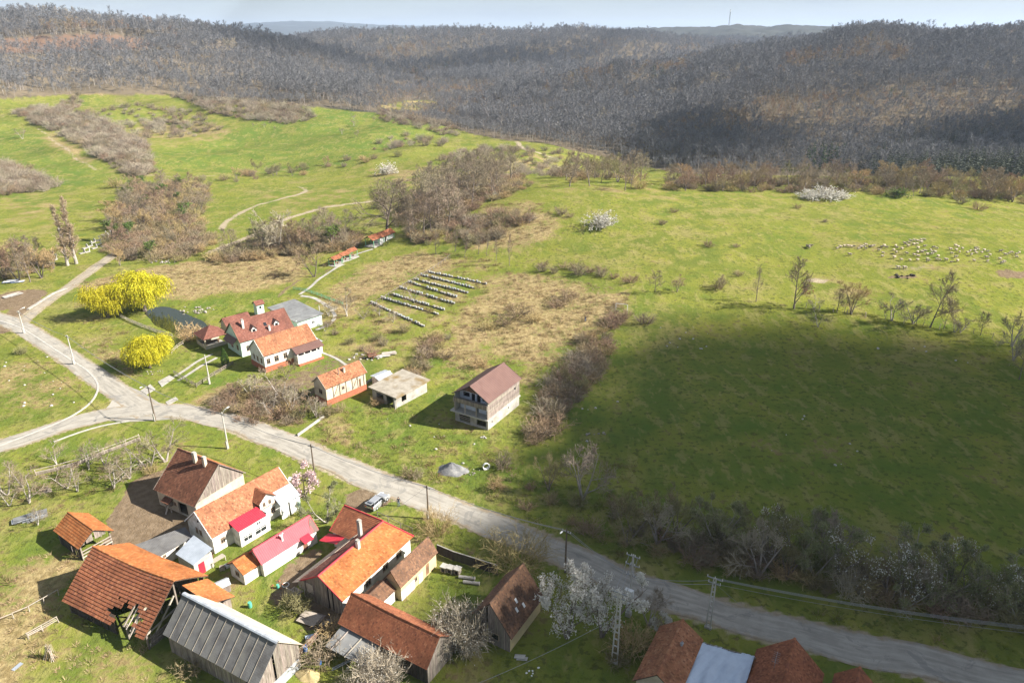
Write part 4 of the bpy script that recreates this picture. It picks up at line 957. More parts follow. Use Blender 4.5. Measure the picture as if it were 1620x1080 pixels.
def door(root, side, lx, wy, o, m='wood_brown'):
    s0, s1, z0, z1 = o[:4]; mb = MB(); n = 4; h = MB()
    def bx(mb, a, b, c, d, o0, o1):
        if side == 'B': mb.box(a, b, -wy-o1, -wy-o0, c, d)
        elif side == 'A': mb.box(a, b, wy+o0, wy+o1, c, d)
        elif side == '0': mb.box(-lx-o1, -lx-o0, a, b, c, d)
        else: mb.box(lx+o0, lx+o1, a, b, c, d)
    for k in range(n): bx(mb, s0+(s1-s0)*k/n+.005, s0+(s1-s0)*(k+1)/n-.005, z0, z1, -.12, -.06)
    bx(mb, s0, s1, z0+.3, z0+.42, -.058, -.03); bx(mb, s0, s1, z1-.42, z1-.3, -.058, -.03); d = mb.build('door', m, root); bx(h, s1-.14, s1-.1, (z0+z1)/2, (z0+z1)/2+.14, -.058, .01); h.build('handle', 'steel', d); return d
def cellwall(mb, side, a0, a1, z0, z1, lx, wy, th, ops):
    """wall of solid cells left open at its openings"""
    xs = sorted({a0, a1, *[min(max(q, a0), a1) for o in ops for q in o[:2]]}); zs = sorted({z0, z1, *[min(max(q, z0), z1) for o in ops for q in o[2:4]]})
    for i in range(len(xs)-1):
        for j in range(len(zs)-1):
            cx_, cz_ = (xs[i]+xs[i+1])/2, (zs[j]+zs[j+1])/2
            if any(o[0] < cx_ < o[1] and o[2] < cz_ < o[3] for o in ops): continue
            if side == 'B': mb.box(xs[i], xs[i+1], -wy, -wy+th, zs[j], zs[j+1])
            elif side == 'A': mb.box(xs[i], xs[i+1], wy-th, wy, zs[j], zs[j+1])
            elif side == '0': mb.box(-lx, -lx+th, xs[i], xs[i+1], zs[j], zs[j+1])
            else: mb.box(lx-th, lx, xs[i], xs[i+1], zs[j], zs[j+1])
def shell(root, lx, wy, z0, z1, ops, m, th=.25, sides='AB01', name='wall', fill=True, fm='frame'):
    mb = MB()
    for s in sides:
        o = ops.get(s, []); e = th if s in '01' else 0
        cellwall(mb, s, (-wy+th) if s in '01' else -lx, (wy-th) if s in '01' else lx, z0, z1, lx, wy, th, o)
    w = mb.build(name, m, root)
    for s in sides:
        for o in ops.get(s, []):
            k = o[4] if len(o) > 4 else 'window'
            if k == 'window': win(root, s, lx, wy, o, fm)
            elif k == 'plain': win(root, s, lx, wy, o, fm, False)
            elif k == 'door': door(root, s, lx, wy, o)
    return w
def gable_fill(root, end, lx, wy, z0, hr, m, th=.22, inset=0.0, name='gable', wa=None, wb=None):
    x = (-lx+inset) if end == '0' else (lx-inset); x2 = x+(th if end == '0' else -th); mb = MB(); a = wa or wy; b = wb or wy
    mb.prism([(x,-b,z0),(x,a,z0),(x,0,hr)], (x-x2,0,0), 1.0); return mb.build(name, m, root)
def planks(root, end, lx, y0, y1, zbot, ztop, m='wood', w=.24, th=.04, gap=.015, seed=5, miss=0.0):
    """upright boards of a gable or wall end, each a part; zbot / ztop are functions of y"""
    rr = random.Random(seed); y = y0
    while y < y1-.05:
        ww = min(w*rr.uniform(.8,1.2), y1-y); ya, yb = y, y+ww-gap; y += ww
        if rr.random() < miss: continue
        x = -lx-rr.uniform(0,.02) if end == '0' else lx+rr.uniform(0,.02); x2 = x-th if end == '0' else x+th
        zb = zbot((ya+yb)/2)-rr.uniform(0,.06); mb = MB(); A_ = [(x,ya,zb),(x,yb,zb),(x,yb,ztop(yb)-rr.uniform(0,.03)),(x,ya,ztop(ya))]
        vs = A_+[(x2,p[1],p[2]) for p in A_]; mb.add(vs, [(0,1,2,3),(7,6,5,4),(0,4,5,1),(1,5,6,2),(2,6,7,3),(3,7,4,0)]); mb.build('plank', m, root)
def wall_planks(root, side, x0, x1, wy, z0, z1, m='wood', w=.24, th=.04, seed=6, miss=0.0, lean=.02):
    rr = random.Random(seed); x = x0; sg = -1 if side == 'B' else 1
    while x < x1-.05:
        ww = min(w*rr.uniform(.8,1.25), x1-x); xa, xb = x, x+ww-.015; x += ww
        if rr.random() < miss: continue
        y = sg*(wy+rr.uniform(0,lean)); mb = MB(); mb.box(xa, xb, min(y, y+sg*th), max(y, y+sg*th), z0-rr.uniform(0,.1), z1-rr.uniform(0,.08)); mb.build('plank', m, root)
def chimney(root, x, y, z0, z1, w=.45, d=.45, m='concrete_pale', cap='concrete'):
    mb = MB(); mb.box(x-w/2, x+w/2, y-d/2, y+d/2, z0, z1); c = mb.build('chimney', m, root)
    k = MB(); k.box(x-w/2-.05, x+w/2+.05, y-d/2-.05, y+d/2+.05, z1, z1+.08); k.box(x-w*.3, x-w*.22, y-d*.3, y+d*.3, z1+.08, z1+.2); k.box(x+w*.22, x+w*.3, y-d*.3, y+d*.3, z1+.08, z1+.2); k.box(x-w/2, x+w/2, y-d/2, y+d/2, z1+.2, z1+.26); k.build('chimney_cap', cap, c); return c
def verge(root, pts, m, w=.06, h=.16):
    for p, q in zip(pts, pts[1:]): MB().bar(p, q, w, h).build('verge_board', m, root)
def house(name, label, c, yaw, L, wa, wb, ha, hb, hr, wall='plaster', pal='orange', ops=None, ovg=.25, ove=.35, cover='tile', roofmat=None, gables=('m','m'), th=.34, tw=.24, sag=0.0, seed=1, cat='house', base=None, trim=None, skip='', holeB=None, gm=None, fm='frame', dark=0.0, wmiss=0.0, ridgepal=None, lip=.04, pitch=.3, matA=None, palA=None):
    """a gabled building; returns its root and the wall half sizes"""
    z = hz(*c); r = thing(name, label, cat, (c[0], c[1], z), R(yaw)); ops = ops or {}
    lx = L/2-ovg; ia, ib = wa-ove, wb-ove; za = ha+(hr-ha)*ove/wa; zb = hb+(hr-hb)*ove/wb; zt = min(za, zb)-.02
    # walls stand between the two eaves; the frame of the walls is shifted when the halves differ
    off = (ia-ib)/2; wy = (ia+ib)/2; wr = r
    if abs(off) > .01:
        pass
    mb_root = r
    def sh(mb): 
        mb.v = [(v[0], v[1]+off, v[2]) for v in mb.v]; return mb
    global _OFF; _OFF = off
    w = bpy.data.objects.new('walls', None)
    before = set(bpy.data.objects)
    if wall: shell(r, lx, wy, -.3, zt, ops, wall, fm=fm, sides=''.join(s for s in 'AB01' if s not in skip))
    if base: 
        mb = MB(); b0 = .05; mb.box(-lx-b0, lx+b0, -wy-b0, wy+b0, -.35, base[0]); mb.build('plinth', base[1], r)
    for e, g in zip('01', gables):
        def zr(y): return (hr-(hr-hb)*(-y)/wb if y < 0 else hr-(hr-ha)*y/wa)-.10
        if g == 'm' and wall: gable_fill(r, e, lx, wy, zt, hr-.12, wall, wa=ia-off, wb=ib+off) if False else _gab(r, e, lx, ia, ib, off, zt, zr, gm or wall)
        elif g == 'p': _gpl(r, e, lx, ia, ib, off, zt, zr, seed, .02)
        elif g == 'full': _gpl(r, e, lx, ia, ib, off, 0.0, zr, seed, .04)
    for o in set(bpy.data.objects)-before:
        if o.parent is r and abs(off) > .01: o.location.y += off
    bpy.data.objects.remove(w)
    X = L/2
    if 'a' not in skip: slope(r, [(X,wa,ha),(-X,wa,ha),(X,0,hr),(-X,0,hr)], cover, palA or pal, th, tw, sag, seed=seed+1, mat=matA or roofmat, lip=lip, dark=dark, pitch=pitch)
    if 'b' not in skip: slope(r, [(-X,-wb,hb),(X,-wb,hb),(-X,0,hr),(X,0,hr)], cover, pal, th, tw, sag, seed=seed+2, mat=roofmat, hole=holeB, lip=lip, dark=dark, pitch=pitch)
    if cover == 'tile': ridge(r, (-X,0,hr), (X,0,hr), 'tile', .3, ridgepal or pal, sag)
    elif 'r' not in skip: ridge(r, (-X,0,hr), (X,0,hr), roofmat, .5, sag=sag)
    if trim:
        for e in (-1, 1): verge(r, [(e*(X+.035),wa,ha),(e*(X+.035),0,hr),(e*(X+.035),-wb,hb)], trim)
    return r, lx, ia, ib
def _gab(r, e, lx, ia, ib, off, zt, zr, m):
    x = -lx if e == '0' else lx; x2 = -lx+.22 if e == '0' else lx-.22; mb = MB(); poly = [(-ib, zt), (ia, zt), (ia, max(zt, zr(ia))), (0, zr(0)), (-ib, max(zt, zr(-ib)))]
    vs = [(x, p[0]-off, p[1]) for p in poly]+[(x2, p[0]-off, p[1]) for p in poly]; n = 5
    mb.add(vs, [tuple(range(n)), tuple(range(2*n-1, n-1, -1))]+[(i, i+n, (i+1) % n+n, (i+1) % n) for i in range(n)]); return mb.build('gable', m, r)
def _gpl(r, e, lx, ia, ib, off, zb, zr, seed, miss):
    planks(r, e, lx, -ib-off, ia-off, lambda y: zb, lambda y: zr(y+off), 'wood', seed=seed, miss=miss)
    mb = MB(); x = -lx+.02 if e == '0' else lx-.06
    for k in (.25, .7): z_ = zb+(zr(0)-zb)*k; yy = max(.3, (zr(0)-z_)/(zr(0)-zr(-ib)+.01)*ib*.95); mb.box(x, x+.04, -min(ib,yy)-off, min(ia,yy)-off, z_, z_+.12)
    mb.build('gable_rail', 'wood_dark', r)
# ------------------------------------------------------------------ the unfinished house in the plot
def unfinished_house():
    cx, cy, yaw = -4.9, 126.7, 59.3; r = thing('unfinished_house', 'unfinished three level house with smooth maroon metal roof and open balconies', 'house', (cx, cy, hz(cx, cy)), R(yaw))
    L_, W_ = 12.6, 8.6; X = L_/2; lx, wy = X-.3, W_/2-.45; he, hr = 6.1, 8.7
    sl = (hr-he)/(W_/2); zt = he+sl*.45-.05
    shell(r, lx, wy, -.6, 2.15, {'0': [(-3.4,-1.2,.5,1.75,'v'),(.3,2.9,.35,1.8,'v')], 'B': [(-4.7,-4.3,1.0,1.4,'v'),(1.5,1.9,1.2,1.6,'v')]}, 'concrete', name='basement_wall')
    mb = MB(); mb.box(-X-.15, lx+.1, -wy-.3, wy+.9, 2.15, 2.36); mb.build('floor_slab', 'concrete_pale', r)
    # storey: long side walls, front wall set back behind the veranda
    def side(s, ops): 
        mb = MB(); cellwall(mb, s, -lx, lx, 2.36, zt, lx, wy, .2, ops); return mb.build('wall', 'concrete', r)
    side('A', []); sb = side('B', [(3.9,4.5,4.3,4.9)])
    xf = -lx+1.6; mb = MB(); ops = [(-3.1,-1.3,3.15,3.95),(-.7,.1,2.36,4.1),(.9,1.5,3.2,3.9),(1.7,2.5,3.2,3.9)]
    cellwall(mb, '0', -wy+.2, wy-.2, 2.36, 4.45, -xf, wy, .2, ops); mb.build('wall', 'plaster_blue', r)
    mb = MB(); mb.box(-lx-.3, xf, -wy, wy, 4.45, 4.62); mb.build('balcony_floor', 'concrete', r)
    mb = MB(); ops = [(-3.0,-1.55,5.1,6.1),(-1.2,-.3,4.62,6.15),(.1,.95,4.62,6.15),(1.35,2.9,5.1,6.1)]
    cellwall(mb, '0', -wy+.2, wy-.2, 4.62, zt, -xf, wy, .2, ops); mb.build('wall', 'plaster_blue', r)
    g = MB(); zr = lambda y: hr-sl*abs(y)-.1; poly = [(-wy+.3, max(zt, zr(wy-.3))), (-1.9, zr(1.9)), (0, zr(0)), (1.9, zr(1.9)), (wy-.3, max(zt,zr(wy-.3)))]
    planks(r, '0', -xf-.02, -3.4, 3.4, lambda y: zt, lambda y: zr(y), 'wood_brown', .26, seed=9)
    back = [(-wy, zt), (wy, zt), (wy, zr(wy)), (0, zr(0)), (-wy, zr(wy))]; g.add([(lx, y, z) for y, z in back]+[(lx-.2, y, z) for y, z in back], [tuple(range(5)), tuple(range(9,4,-1))]+[(i,i+5,(i+1)%5+5,(i+1)%5) for i in range(5)]); g.build('gable', 'concrete', r)
    mb = MB(); cellwall(mb, '1', -wy+.2, wy-.2, 2.36, zt, lx, wy, .2, []); mb.build('wall', 'concrete', r)
    # veranda posts, parapet boards and rails
    for y in (-wy+.05, -wy*.33, wy*.35, wy-.05): MB().box(-lx-.18, -lx-.04, y-.07, y+.07, 2.36, 4.45).build('post', 'wood_pale', r)
    rr = random.Random(4); y = -wy
    while y < wy:
        MB().box(-lx-.34, -lx-.302, y, y+.2, 4.5-rr.uniform(0,.04), 5.42+rr.uniform(-.02,.03)).build('parapet_board', 'wood', r); y += .225
    MB().box(-lx-.30, -lx-.24, -wy, wy, 5.25, 5.34).build('rail', 'wood_pale', r)
    for s in (-1, 1): MB().box(-lx-.30, xf, s*wy-.03, s*wy+.03, 4.62, 5.4).build('parapet_end', 'wood', r)
    for k, z in enumerate((.75,1.1,1.45)): MB().bar((-lx-.05,.3,z), (-lx-.05,2.9,z), .04, .07).build('basement_rail', 'wood_pale', r)
    # weatherboards of the long side
    rr = random.Random(8); z = 2.45
    while z < zt-.1:
        h = .30
        for xa, xb in ((-lx,-lx+rr.uniform(4,7.5)),(None,lx)):
            if xa is None: xa = last+.02
            if z < 4.9 and z+h > 4.3 and xb > 3.9:
                MB().box(xa, 3.88, -wy-.05-rr.uniform(0,.02), -wy-.003, z, z+h-.03).build('board', 'wood', r); MB().box(4.52, xb, -wy-.05, -wy-.003, z, z+h-.03).build('board', 'wood', r)
            else: MB().box(xa, xb, -wy-.05-rr.uniform(0,.02), -wy-.003, z, min(z+h-.03, zt)).build('board', 'wood', r)
            last = xb
        z += h
    MB().box(-lx-.04, -lx+.1, -wy-.12, -wy-.052, 2.36, zt).build('corner_board', 'wood_pale', r)
    Y = W_/2
    for quad in ([(X,Y,he),(-X,Y,he),(X,0,hr),(-X,0,hr)], [(-X,-Y,he),(X,-Y,he),(-X,0,hr),(X,0,hr)]): slope(r, quad, 'sheet', mat='metal_maroon', pitch=.55)
    ridge(r, (-X,0,hr), (X,0,hr), 'metal_maroon', .45)
    mb = MB(); mb.box(-X-.02, -X+.02, -Y, Y, he-.01, he); 
    verge(r, [(-X-.035,Y,he-.05),(-X-.035,0,hr-.05),(-X-.035,-Y,he-.05)], 'wood_dark'); verge(r, [(X+.035,Y,he-.05),(X+.035,0,hr-.05),(X+.035,-Y,he-.05)], 'wood_dark')
    for y in (-2.6, -1.0, 1.0, 2.6): MB().bar((-X+.05, y, hr-sl*abs(y)-.16), (xf, y, hr-sl*abs(y)-.16), .1, .14).build('purlin', 'wood_brown', r)
    MB().box(xf+.2, lx-.2, -wy+.2, wy-.2, 4.47, 4.6).build('inner_floor', 'dark', r)
unfinished_house()

# ------------------------------------------------------------------ houses across the lane
r, lx, ia, ib = house('white_house', 'white house with orange tiled roof, red brick plinth and maroon porch roof', (-53.7,152.3), 45.9, 13.7, 3.65, 3.65, 4.1, 4.1, 7.2, 'plaster', 'faded',
    {'0': [(-2.2,-1.5,1.9,3.1),(-.4,.3,1.9,3.1),(1.2,1.9,1.9,3.1)], 'B': [(-6.1,-5.2,1.9,3.2),(-4.2,-3.1,1.9,3.3),(-1.9,-.9,1.9,3.3)]}, th=.36, seed=11, trim='trim_white', base=(1.35,'brick'))
mb = MB(); mb.box(.5, lx, -ib-2.0, -ib-1.8, -.3, 2.2); mb.box(.5, .7, -ib-1.8, -ib, -.3, 2.2); mb.box(lx-.2, lx, -ib-1.8, -ib, -.3, 3.2)
for x_ in (.5,2.2,3.9,5.5,lx-.24): mb.box(x_, x_+.24, -ib-2.0, -ib-1.8, 2.2, 2.95)
mb.build('porch_wall', 'plaster', r); slope(r, [(.1,-ib-2.3,3.0),(lx+.9,-ib-2.3,3.0),(.1,-ib-.1,4.1),(lx+.9,-ib-.1,4.1)], 'sheet', mat='metal_maroon', name='porch_roof')
MB().box(.4, lx+.3, -ib-2.6, -ib-2.05, -.3, .35).build('porch_step', 'brick', r)
mb = MB(); mb.prism([(lx+.2,-ib-.2,3.6),(lx+1.9,-ib-.2,3.2),(lx+1.9,1.2,3.3),(lx+.2,1.2,3.9)], (0,0,1), .06); mb.build('lean_to_roof', 'metal_grey', r); mb = MB(); mb.box(lx+.1, lx+1.7, -ib+.1, 1.0, -.3, 3.05); mb.build('lean_to', 'plaster', r)

r, lx, ia, ib = house('maroon_house', 'mint house with steep maroon tiled roof, two dormers and a skylight', (-62.1,161.2), 44.1, 14.0, 4.25, 4.25, 3.8, 3.8, 7.8, 'plaster_green', 'maroon', {'0': [(-2.4,-1.4,1.2,2.5),(.6,1.8,1.0,2.5)], 'B': [(-5.5,-4.3,1.1,2.5)]}, seed=21, th=.3, tw=.3, trim='wood_brown')
sl = (7.8-3.8)/4.25
for x_, lab in ((-2.6,1),(3.2,1)):
    yb, yf = -1.2, -2.9; zf = 7.8+sl*yf; d = MB(); d.box(x_-.65, x_+.65, yf, yf+.12, zf-.1, zf+.75); d.add([(x_-.65,yf,zf+.75),(x_+.65,yf,zf+.75),(x_,yf,zf+1.5),(x_-.65,yf+.12,zf+.75),(x_+.65,yf+.12,zf+.75),(x_,yf+.12,zf+1.5)], [(0,1,2),(5,4,3),(0,2,5,3),(1,4,5,2)]); dr_ = d.build('dormer', 'plaster', r)
    w_ = MB(); w_.box(x_-.35, x_+.35, yf-.04, yf-.004, zf+.05, zf+.65); w_.build('pane', 'glass', dr_)
    for s in (-1, 1): q = MB(); q.prism([(x_,yf-.25,zf+1.55),(x_+s*1.0,yf-.25,zf+.55),(x_+s*1.0,yf+1.6,zf+.62),(x_,yf+2.0,zf+1.6)][::s], (s*.6,0,.8), .06); q.build('dormer_roof', 'metal_maroon', dr_)
q = MB(); q.prism([(.3,-2.5,7.8-sl*2.5+.12),(1.0,-2.5,7.8-sl*2.5+.12),(1.0,-1.8,7.8-sl*1.8+.12),(.3,-1.8,7.8-sl*1.8+.12)], (0,-.7,.7), .06); q.build('skylight', 'glass', r)
chimney(r, -4.6, -1.6, 5.2, 8.2, .5, .5, 'plaster'); chimney(r, 1.0, -3.4, 4.0, 5.6, .4, .4, 'plaster')
mb = MB(); mb.prism([(-lx-.2,-2.8,4.3),(-lx-1.5,-2.6,3.1),(-lx-1.5,2.6,3.1),(-lx-.2,2.8,4.3)][::-1], (-.6,0,.8), .08); mb.build('hip_roof', 'metal_maroon', r)

def gazebo():
    r = thing('gazebo', 'square gazebo with pyramid maroon tiled roof beside the pond', 'gazebo', (-74.6,161.9,hz(-74.6,161.9)), R(44)); a = 2.6; A = 3.1
    for sx in (-1,1):
        for sy in (-1,1): MB().box(sx*a-.14, sx*a+.14, sy*a-.14, sy*a+.14, -.2, 2.8).build('post', 'plaster_beige', r)
    mb = MB(); mb.box(-a, a, -a-.08, -a+.08, -.2, .9); mb.box(-a, a, a-.08, a+.08, -.2, .9); mb.box(-a-.08, -a+.08, -a+.08, a-.08, -.2, .9); mb.build('parapet', 'plaster_beige', r); MB().box(-a+.1, a-.1, -a+.1, a-.1, -.2, .1).build('floor', 'concrete', r)
    c = [(-A,-A),(A,-A),(A,A),(-A,A)]
    for i in range(4): p, q = c[i], c[(i+1) % 4]; slope(r, [(p[0],p[1],2.75),(q[0],q[1],2.75),(0,0,5.0),(0,0,5.0)], 'tile', 'maroon', .32, .34, seed=30+i)
    MB().ball((0,0,5.15), (.14,.14,.22)).build('finial', 'metal_maroon', r)
    mb = MB(); mb.box(-a+.5, a-.6, -.5, .5, .7, .78); mb.box(-a+1, -a+1.15, -.4, .4, .1, .7); mb.box(a-1.2, a-1.05, -.4, .4, .1, .7); mb.build('table', 'wood_brown', r)
gazebo()
r, lx, ia, ib = house('pond_pavilion', 'low maroon roofed pavilion behind the pyramid gazebo', (-71.5,170.5), 44, 7.0, 2.2, 2.2, 2.6, 2.6, 4.2, 'plaster_beige', 'maroon', {'B': [(-2.5,2.5,.9,2.2,'v')]}, seed=35, cat='pavilion')
def dovecote():
    p = G(411, 497); r = thing('dovecote', 'little square dovecote tower with small maroon roof beside flat roofed building', 'dovecote', p, R(44)); mb = MB()
    cellwall(mb, 'B', -1.0, 1.0, -.2, 3.2, 1.0, 1.0, .15, [(-.3,.3,1.9,2.6)]); cellwall(mb, 'A', -1.0, 1.0, -.2, 3.2, 1.0, 1.0, .15, []); cellwall(mb, '0', -.85, .85, -.2, 3.2, 1.0, 1.0, .15, []); cellwall(mb, '1', -.85, .85, -.2, 3.2, 1.0, 1.0, .15, []); mb.build('wall', 'plaster_green', r)
    for s in (-1,1): slope(r, [(s*1.3,s*1.3,3.1),(-s*1.3,s*1.3,3.1),(s*1.3,0,4.1),(-s*1.3,0,4.1)], 'tile', 'maroon', .3, .3, seed=40+s)
    gable_fill(r, '0', 1.0, 1.0, 3.2, 4.0, 'plaster'); gable_fill(r, '1', 1.0, 1.0, 3.2, 4.0, 'plaster')
dovecote()
def flat_house():
    P = [Vector(at_height(u, v, 3.0)) for u, v in ((421,485.6),(466.7,475.6),(513,497.8),(468.9,510))]; c = sum(P, Vector())/4; d = P[2]-P[1]; yaw = math.atan2(d.y, d.x); Lx = ((P[2]-P[1]).length+(P[3]-P[0]).length)/2; Wy = ((P[0]-P[1]).length+(P[3]-P[2]).length)/2
    r = thing('flat_roofed_building', 'mint building with a wide flat grey roof behind the maroon house', 'building', (c.x, c.y, hz(c.x, c.y)), yaw)
    shell(r, Lx/2-.5, Wy/2-.5, -.3, 2.8, {'B': [(-5,-4,1.0,2.0),(-2,-1,1.0,2.0),(2,3,1.0,2.0)], '1': [(-2.2,-1.2,1.0,2.0),(.4,1.4,1.0,2.0)]}, 'plaster_green', fm='frame_white')
    slope(r, [(-Lx/2,-Wy/2,2.85),(Lx/2,-Wy/2,2.75),(-Lx/2,Wy/2,3.25),(Lx/2,Wy/2,3.15)], 'sheet', mat='felt', pitch=1.05, name='flat_roof')
    MB().box(-Lx/2, Lx/2, -Wy/2-.04, -Wy/2-.002, 2.6, 2.86).build('fascia', 'concrete', r)
flat_house()
r, lx, ia, ib = house('cottage', 'small white cottage with patched orange tiles, half timbered side and brick base', (-36.4,134.5), 48.4, 10.5, 2.5, 2.5, 4.1, 4.1, 6.2, 'plaster_beige', 'faded', {'0': [(-.7,.5,2.2,3.3)], 'B': [(-1.2,-.5,2.3,3.1),(3.2,3.7,.9,3.2,'door')]}, seed=51, base=(1.35,'brick'), trim='wood_pale', dark=.12)
for x_ in (-3.4,-1.8,-.2,1.4,2.8,4.4): MB().box(x_, x_+.14, -ib-.05, -ib-.002, 1.36, 4.2).build('timber', 'wood_dark', r)
for x_ in (-3.3,1.5): MB().bar((x_,-ib-.03,1.5), (x_+1.4,-ib-.03,4.0), .05, .12, up=(0,1,0)).build('brace', 'wood_dark', r)
mb = MB(); mb.tube([(-.9,-1.0,5.2),(-.9,-1.0,6.9)], [.09,.09], 6); mb.build('stove_pipe', 'steel', r); chimney(r, .6, -.9, 5.0, 6.2, .4, .4, 'plaster_beige')
r, lx, ia, ib = house('lean_shed', 'low shed with grey sheet roof behind the small white cottage', (-28.4,139.5), 48.4, 4.2, 1.6, 1.6, 2.3, 2.0, 2.5, 'plaster', None, {}, cover='sheet', roofmat='metal_grey', cat='shed')
def ruin():
    P = [Vector(at_height(u, v, 3.0)) for u, v in ((581,611),(635.6,584.4),(682,599),(627.8,627.8))]; c = sum(P, Vector())/4; d = P[1]-P[0]; yaw = math.atan2(d.y, d.x); Lx = ((P[1]-P[0]).length+(P[2]-P[3]).length)/2; Wy = ((P[3]-P[0]).length+(P[2]-P[1]).length)/2
    r = thing('concrete_shed', 'abandoned low shed with a mossy flat concrete slab roof', 'shed', (c.x, c.y, hz(c.x, c.y)), yaw); lx, wy = Lx/2-.5, Wy/2-.7
    shell(r, lx, wy, -.4, 2.6, {'0': [(-2.6,-.6,.0,2.2,'v'),(.2,2.2,.6,2.0,'v')], 'B': [(-3,-1.6,.7,2.0,'v')]}, 'concrete'); mb = MB(); 
    mb.prism([(-Lx/2,-Wy/2,2.75),(Lx/2,-Wy/2,2.95),(Lx/2,Wy/2,3.1),(-Lx/2,Wy/2,2.9)], (0,0,1), .24); mb.build('roof_slab', 'moss', r); MB().box(-lx-.6, -lx-.45, -wy-.3, -wy-.15, -.3, 2.55).build('post', 'concrete_pale', r)
ruin()
# ------------------------------------------------------------------ the farm below the road
r, lx, ia, ib = house('long_white_house', 'long white farmhouse with pale orange tiled roof, dormer and red porch roof', (-42.2,91.4), 53.5, 14.7, 3.55, 3.55, 3.0, 3.0, 6.2, 'plaster', 'faded',
    {'0': [(-.5,.2,1.9,2.9),(.5,1.1,1.9,2.9)], 'B': [(-5.9,-5.2,1.0,2.0),(2.9,3.7,1.1,2.2)]}, seed=61, trim='trim_white', th=.3, tw=.22, dark=.1)
MB().box(-lx-.05, -lx-.01, -.15, .15, 4.2, 4.6).build('vent', 'dark', r)
px0, px1, py0 = -3.9, 1.3, -ib-1.9; mb = MB(); ops = [(-3.4,-1.9,.5,1.6,'plain'),(-1.4,.6,.5,1.6,'plain'),(-1.0,-.2,2.1,2.8)]
cellwall(mb, 'B', px0, px1, -.3, 3.0, 0, -py0, .2, ops); mb.box(px0, px0+.2, py0+.2, -ib, -.3, 3.1); mb.box(px1-.2, px1, py0+.2, -ib, -.3, 3.1); mb.build('porch_wall', 'plaster', r)
for o_ in ops: win(r, 'B', 0, -py0, o_, 'frame_white')
slope(r, [(px0-.2,py0-.25,3.05),(px1-.5,py0-.25,3.05),(px0-.2,-ib+.35,3.65),(px1-.5,-ib+.35,3.65)], 'sheet', mat='metal_red', name='porch_roof')
dx0, dx1 = 1.0, 3.6; zf = 2.9; mb = MB(); ops = [(1.5,2.0,3.3,4.1),(2.5,3.0,3.3,4.1)]; cellwall(mb, 'B', dx0, dx1, zf, 4.35, 0, ib+.30, .15, ops); dm = (dx0+dx1)/2; mb.add([(dx0,-ib-.30,4.35),(dx1,-ib-.30,4.35),(dm,-ib-.30,5.4),(dx0,-ib-.15,4.35),(dx1,-ib-.15,4.35),(dm,-ib-.15,5.4)], [(0,1,2),(5,4,3),(0,2,5,3),(1,4,5,2)]); dmo = mb.build('dormer', 'plaster', r)
for o_ in ops: win(r, 'B', 0, ib+.30, o_, 'frame')
for s in (-1,1): slope(dmo, [(dm+s*1.6,-ib-.5,4.2),(dm+s*1.6,-.9,4.35),(dm,-ib-.5,5.5),(dm,-.9,5.5)], 'tile', 'redbrown', .26, .22, seed=66+s, name='dormer_roof')
slope(r, [(3.75,-4.75,2.72),(7.5,-4.75,2.72),(3.75,-2.5,4.12),(7.5,-2.5,4.12)], 'sheet', mat='metal_blue', name='veranda_roof')
for x_ in (3.9,5.6): MB().box(x_, x_+1.1, -ib-1.3, -ib-1.15, -.2, 2.3).build('veranda_panel', 'white', r)
MB().box(6.9, 7.5, -ib-1.3, -ib-1.15, -.2, 2.3).build('veranda_panel', 'plaster_green', r)
for x_ in (5.1,6.8): MB().box(x_, x_+.12, -ib-1.35, -ib-1.2, -.2, 2.45).build('post', 'white', r)
mb = MB(); mb.tube([(7.9,-1.6,3.4),(7.9,-1.6,4.4)], [.03,.03], 5); mb.build('dish_mast', 'steel', r); mb = MB(); mb.ball((7.98,-1.7,4.3), (.32,.12,.36)); mb.build('satellite_dish', 'white', r)

r, lx, ia, ib = house('brown_barn', 'old barn with dark brown tiled roof, two chimneys and grey board gable', (-50.9,98.2), -28.9, 9.8, 4.6, 5.6, 3.4, 3.0, 7.7, 'plaster_beige', 'brown', {'B': [(-3.0,-2.0,.2,2.2,'door'),(.2,2.4,.1,2.3,'v'),(-.8,-.2,1.2,1.9)]}, seed=71, gables=('m','p'), th=.33, cat='barn', dark=.08, trim='wood', palA='orange')  # far slope's sunlit look is painted in with orange tiles
chimney(r, .1, -.7, 6.9, 8.6, .6, .5, 'plaster_beige'); chimney(r, 2.4, -.7, 6.9, 8.5, .5, .5, 'plaster_beige')
def coop():
    p = G(272, 806); r = thing('hen_house', 'small hen house on stilts with little tiled roof beside brown barn', 'coop', p, R(-29)); 
    for x_ in (-.6,.6):
        for y_ in (-.5,.5): MB().box(x_-.06, x_+.06, y_-.06, y_+.06, -.1, 1.2).build('leg', 'wood_pale', r)
    MB().box(-.75, .75, -.6, .6, 1.2, 2.0).build('hutch', 'wood', r)
    slope(r, [(-.95,-1.0,1.95),(.95,-1.0,1.95),(-.95,.6,2.6),(.95,.6,2.6)], 'tile', 'brown', .28, .24, seed=75); MB().bar((.2,-1.3,0), (.2,-.6,1.2), .3, .05).build('ramp', 'wood_pale', r)
coop()
r, lx, ia, ib = house('pink_roof_annex', 'narrow white outbuilding with faded pink red metal roof', (-33.4,83.6), 52.8, 9.8, 1.75, 1.75, 2.35, 2.3, 4.1, 'plaster', None, {'B': [(2.1,2.9,.0,2.0,'door')]}, cover='sheet', roofmat='metal_pink', seed=81, ove=.2, cat='outbuilding', trim='trim_red')
mb = MB(); mb.tube([(-.6,-.7,3.2),(-.6,-.7,4.2),(-.35,-.7,4.5)], [.16,.16,.16], 8); mb.tube([(-.62,-.7,4.0),(-.9,-.7,4.45)], [.13,.13], 8); mb.build('vent_cowl', 'trim_white', r)
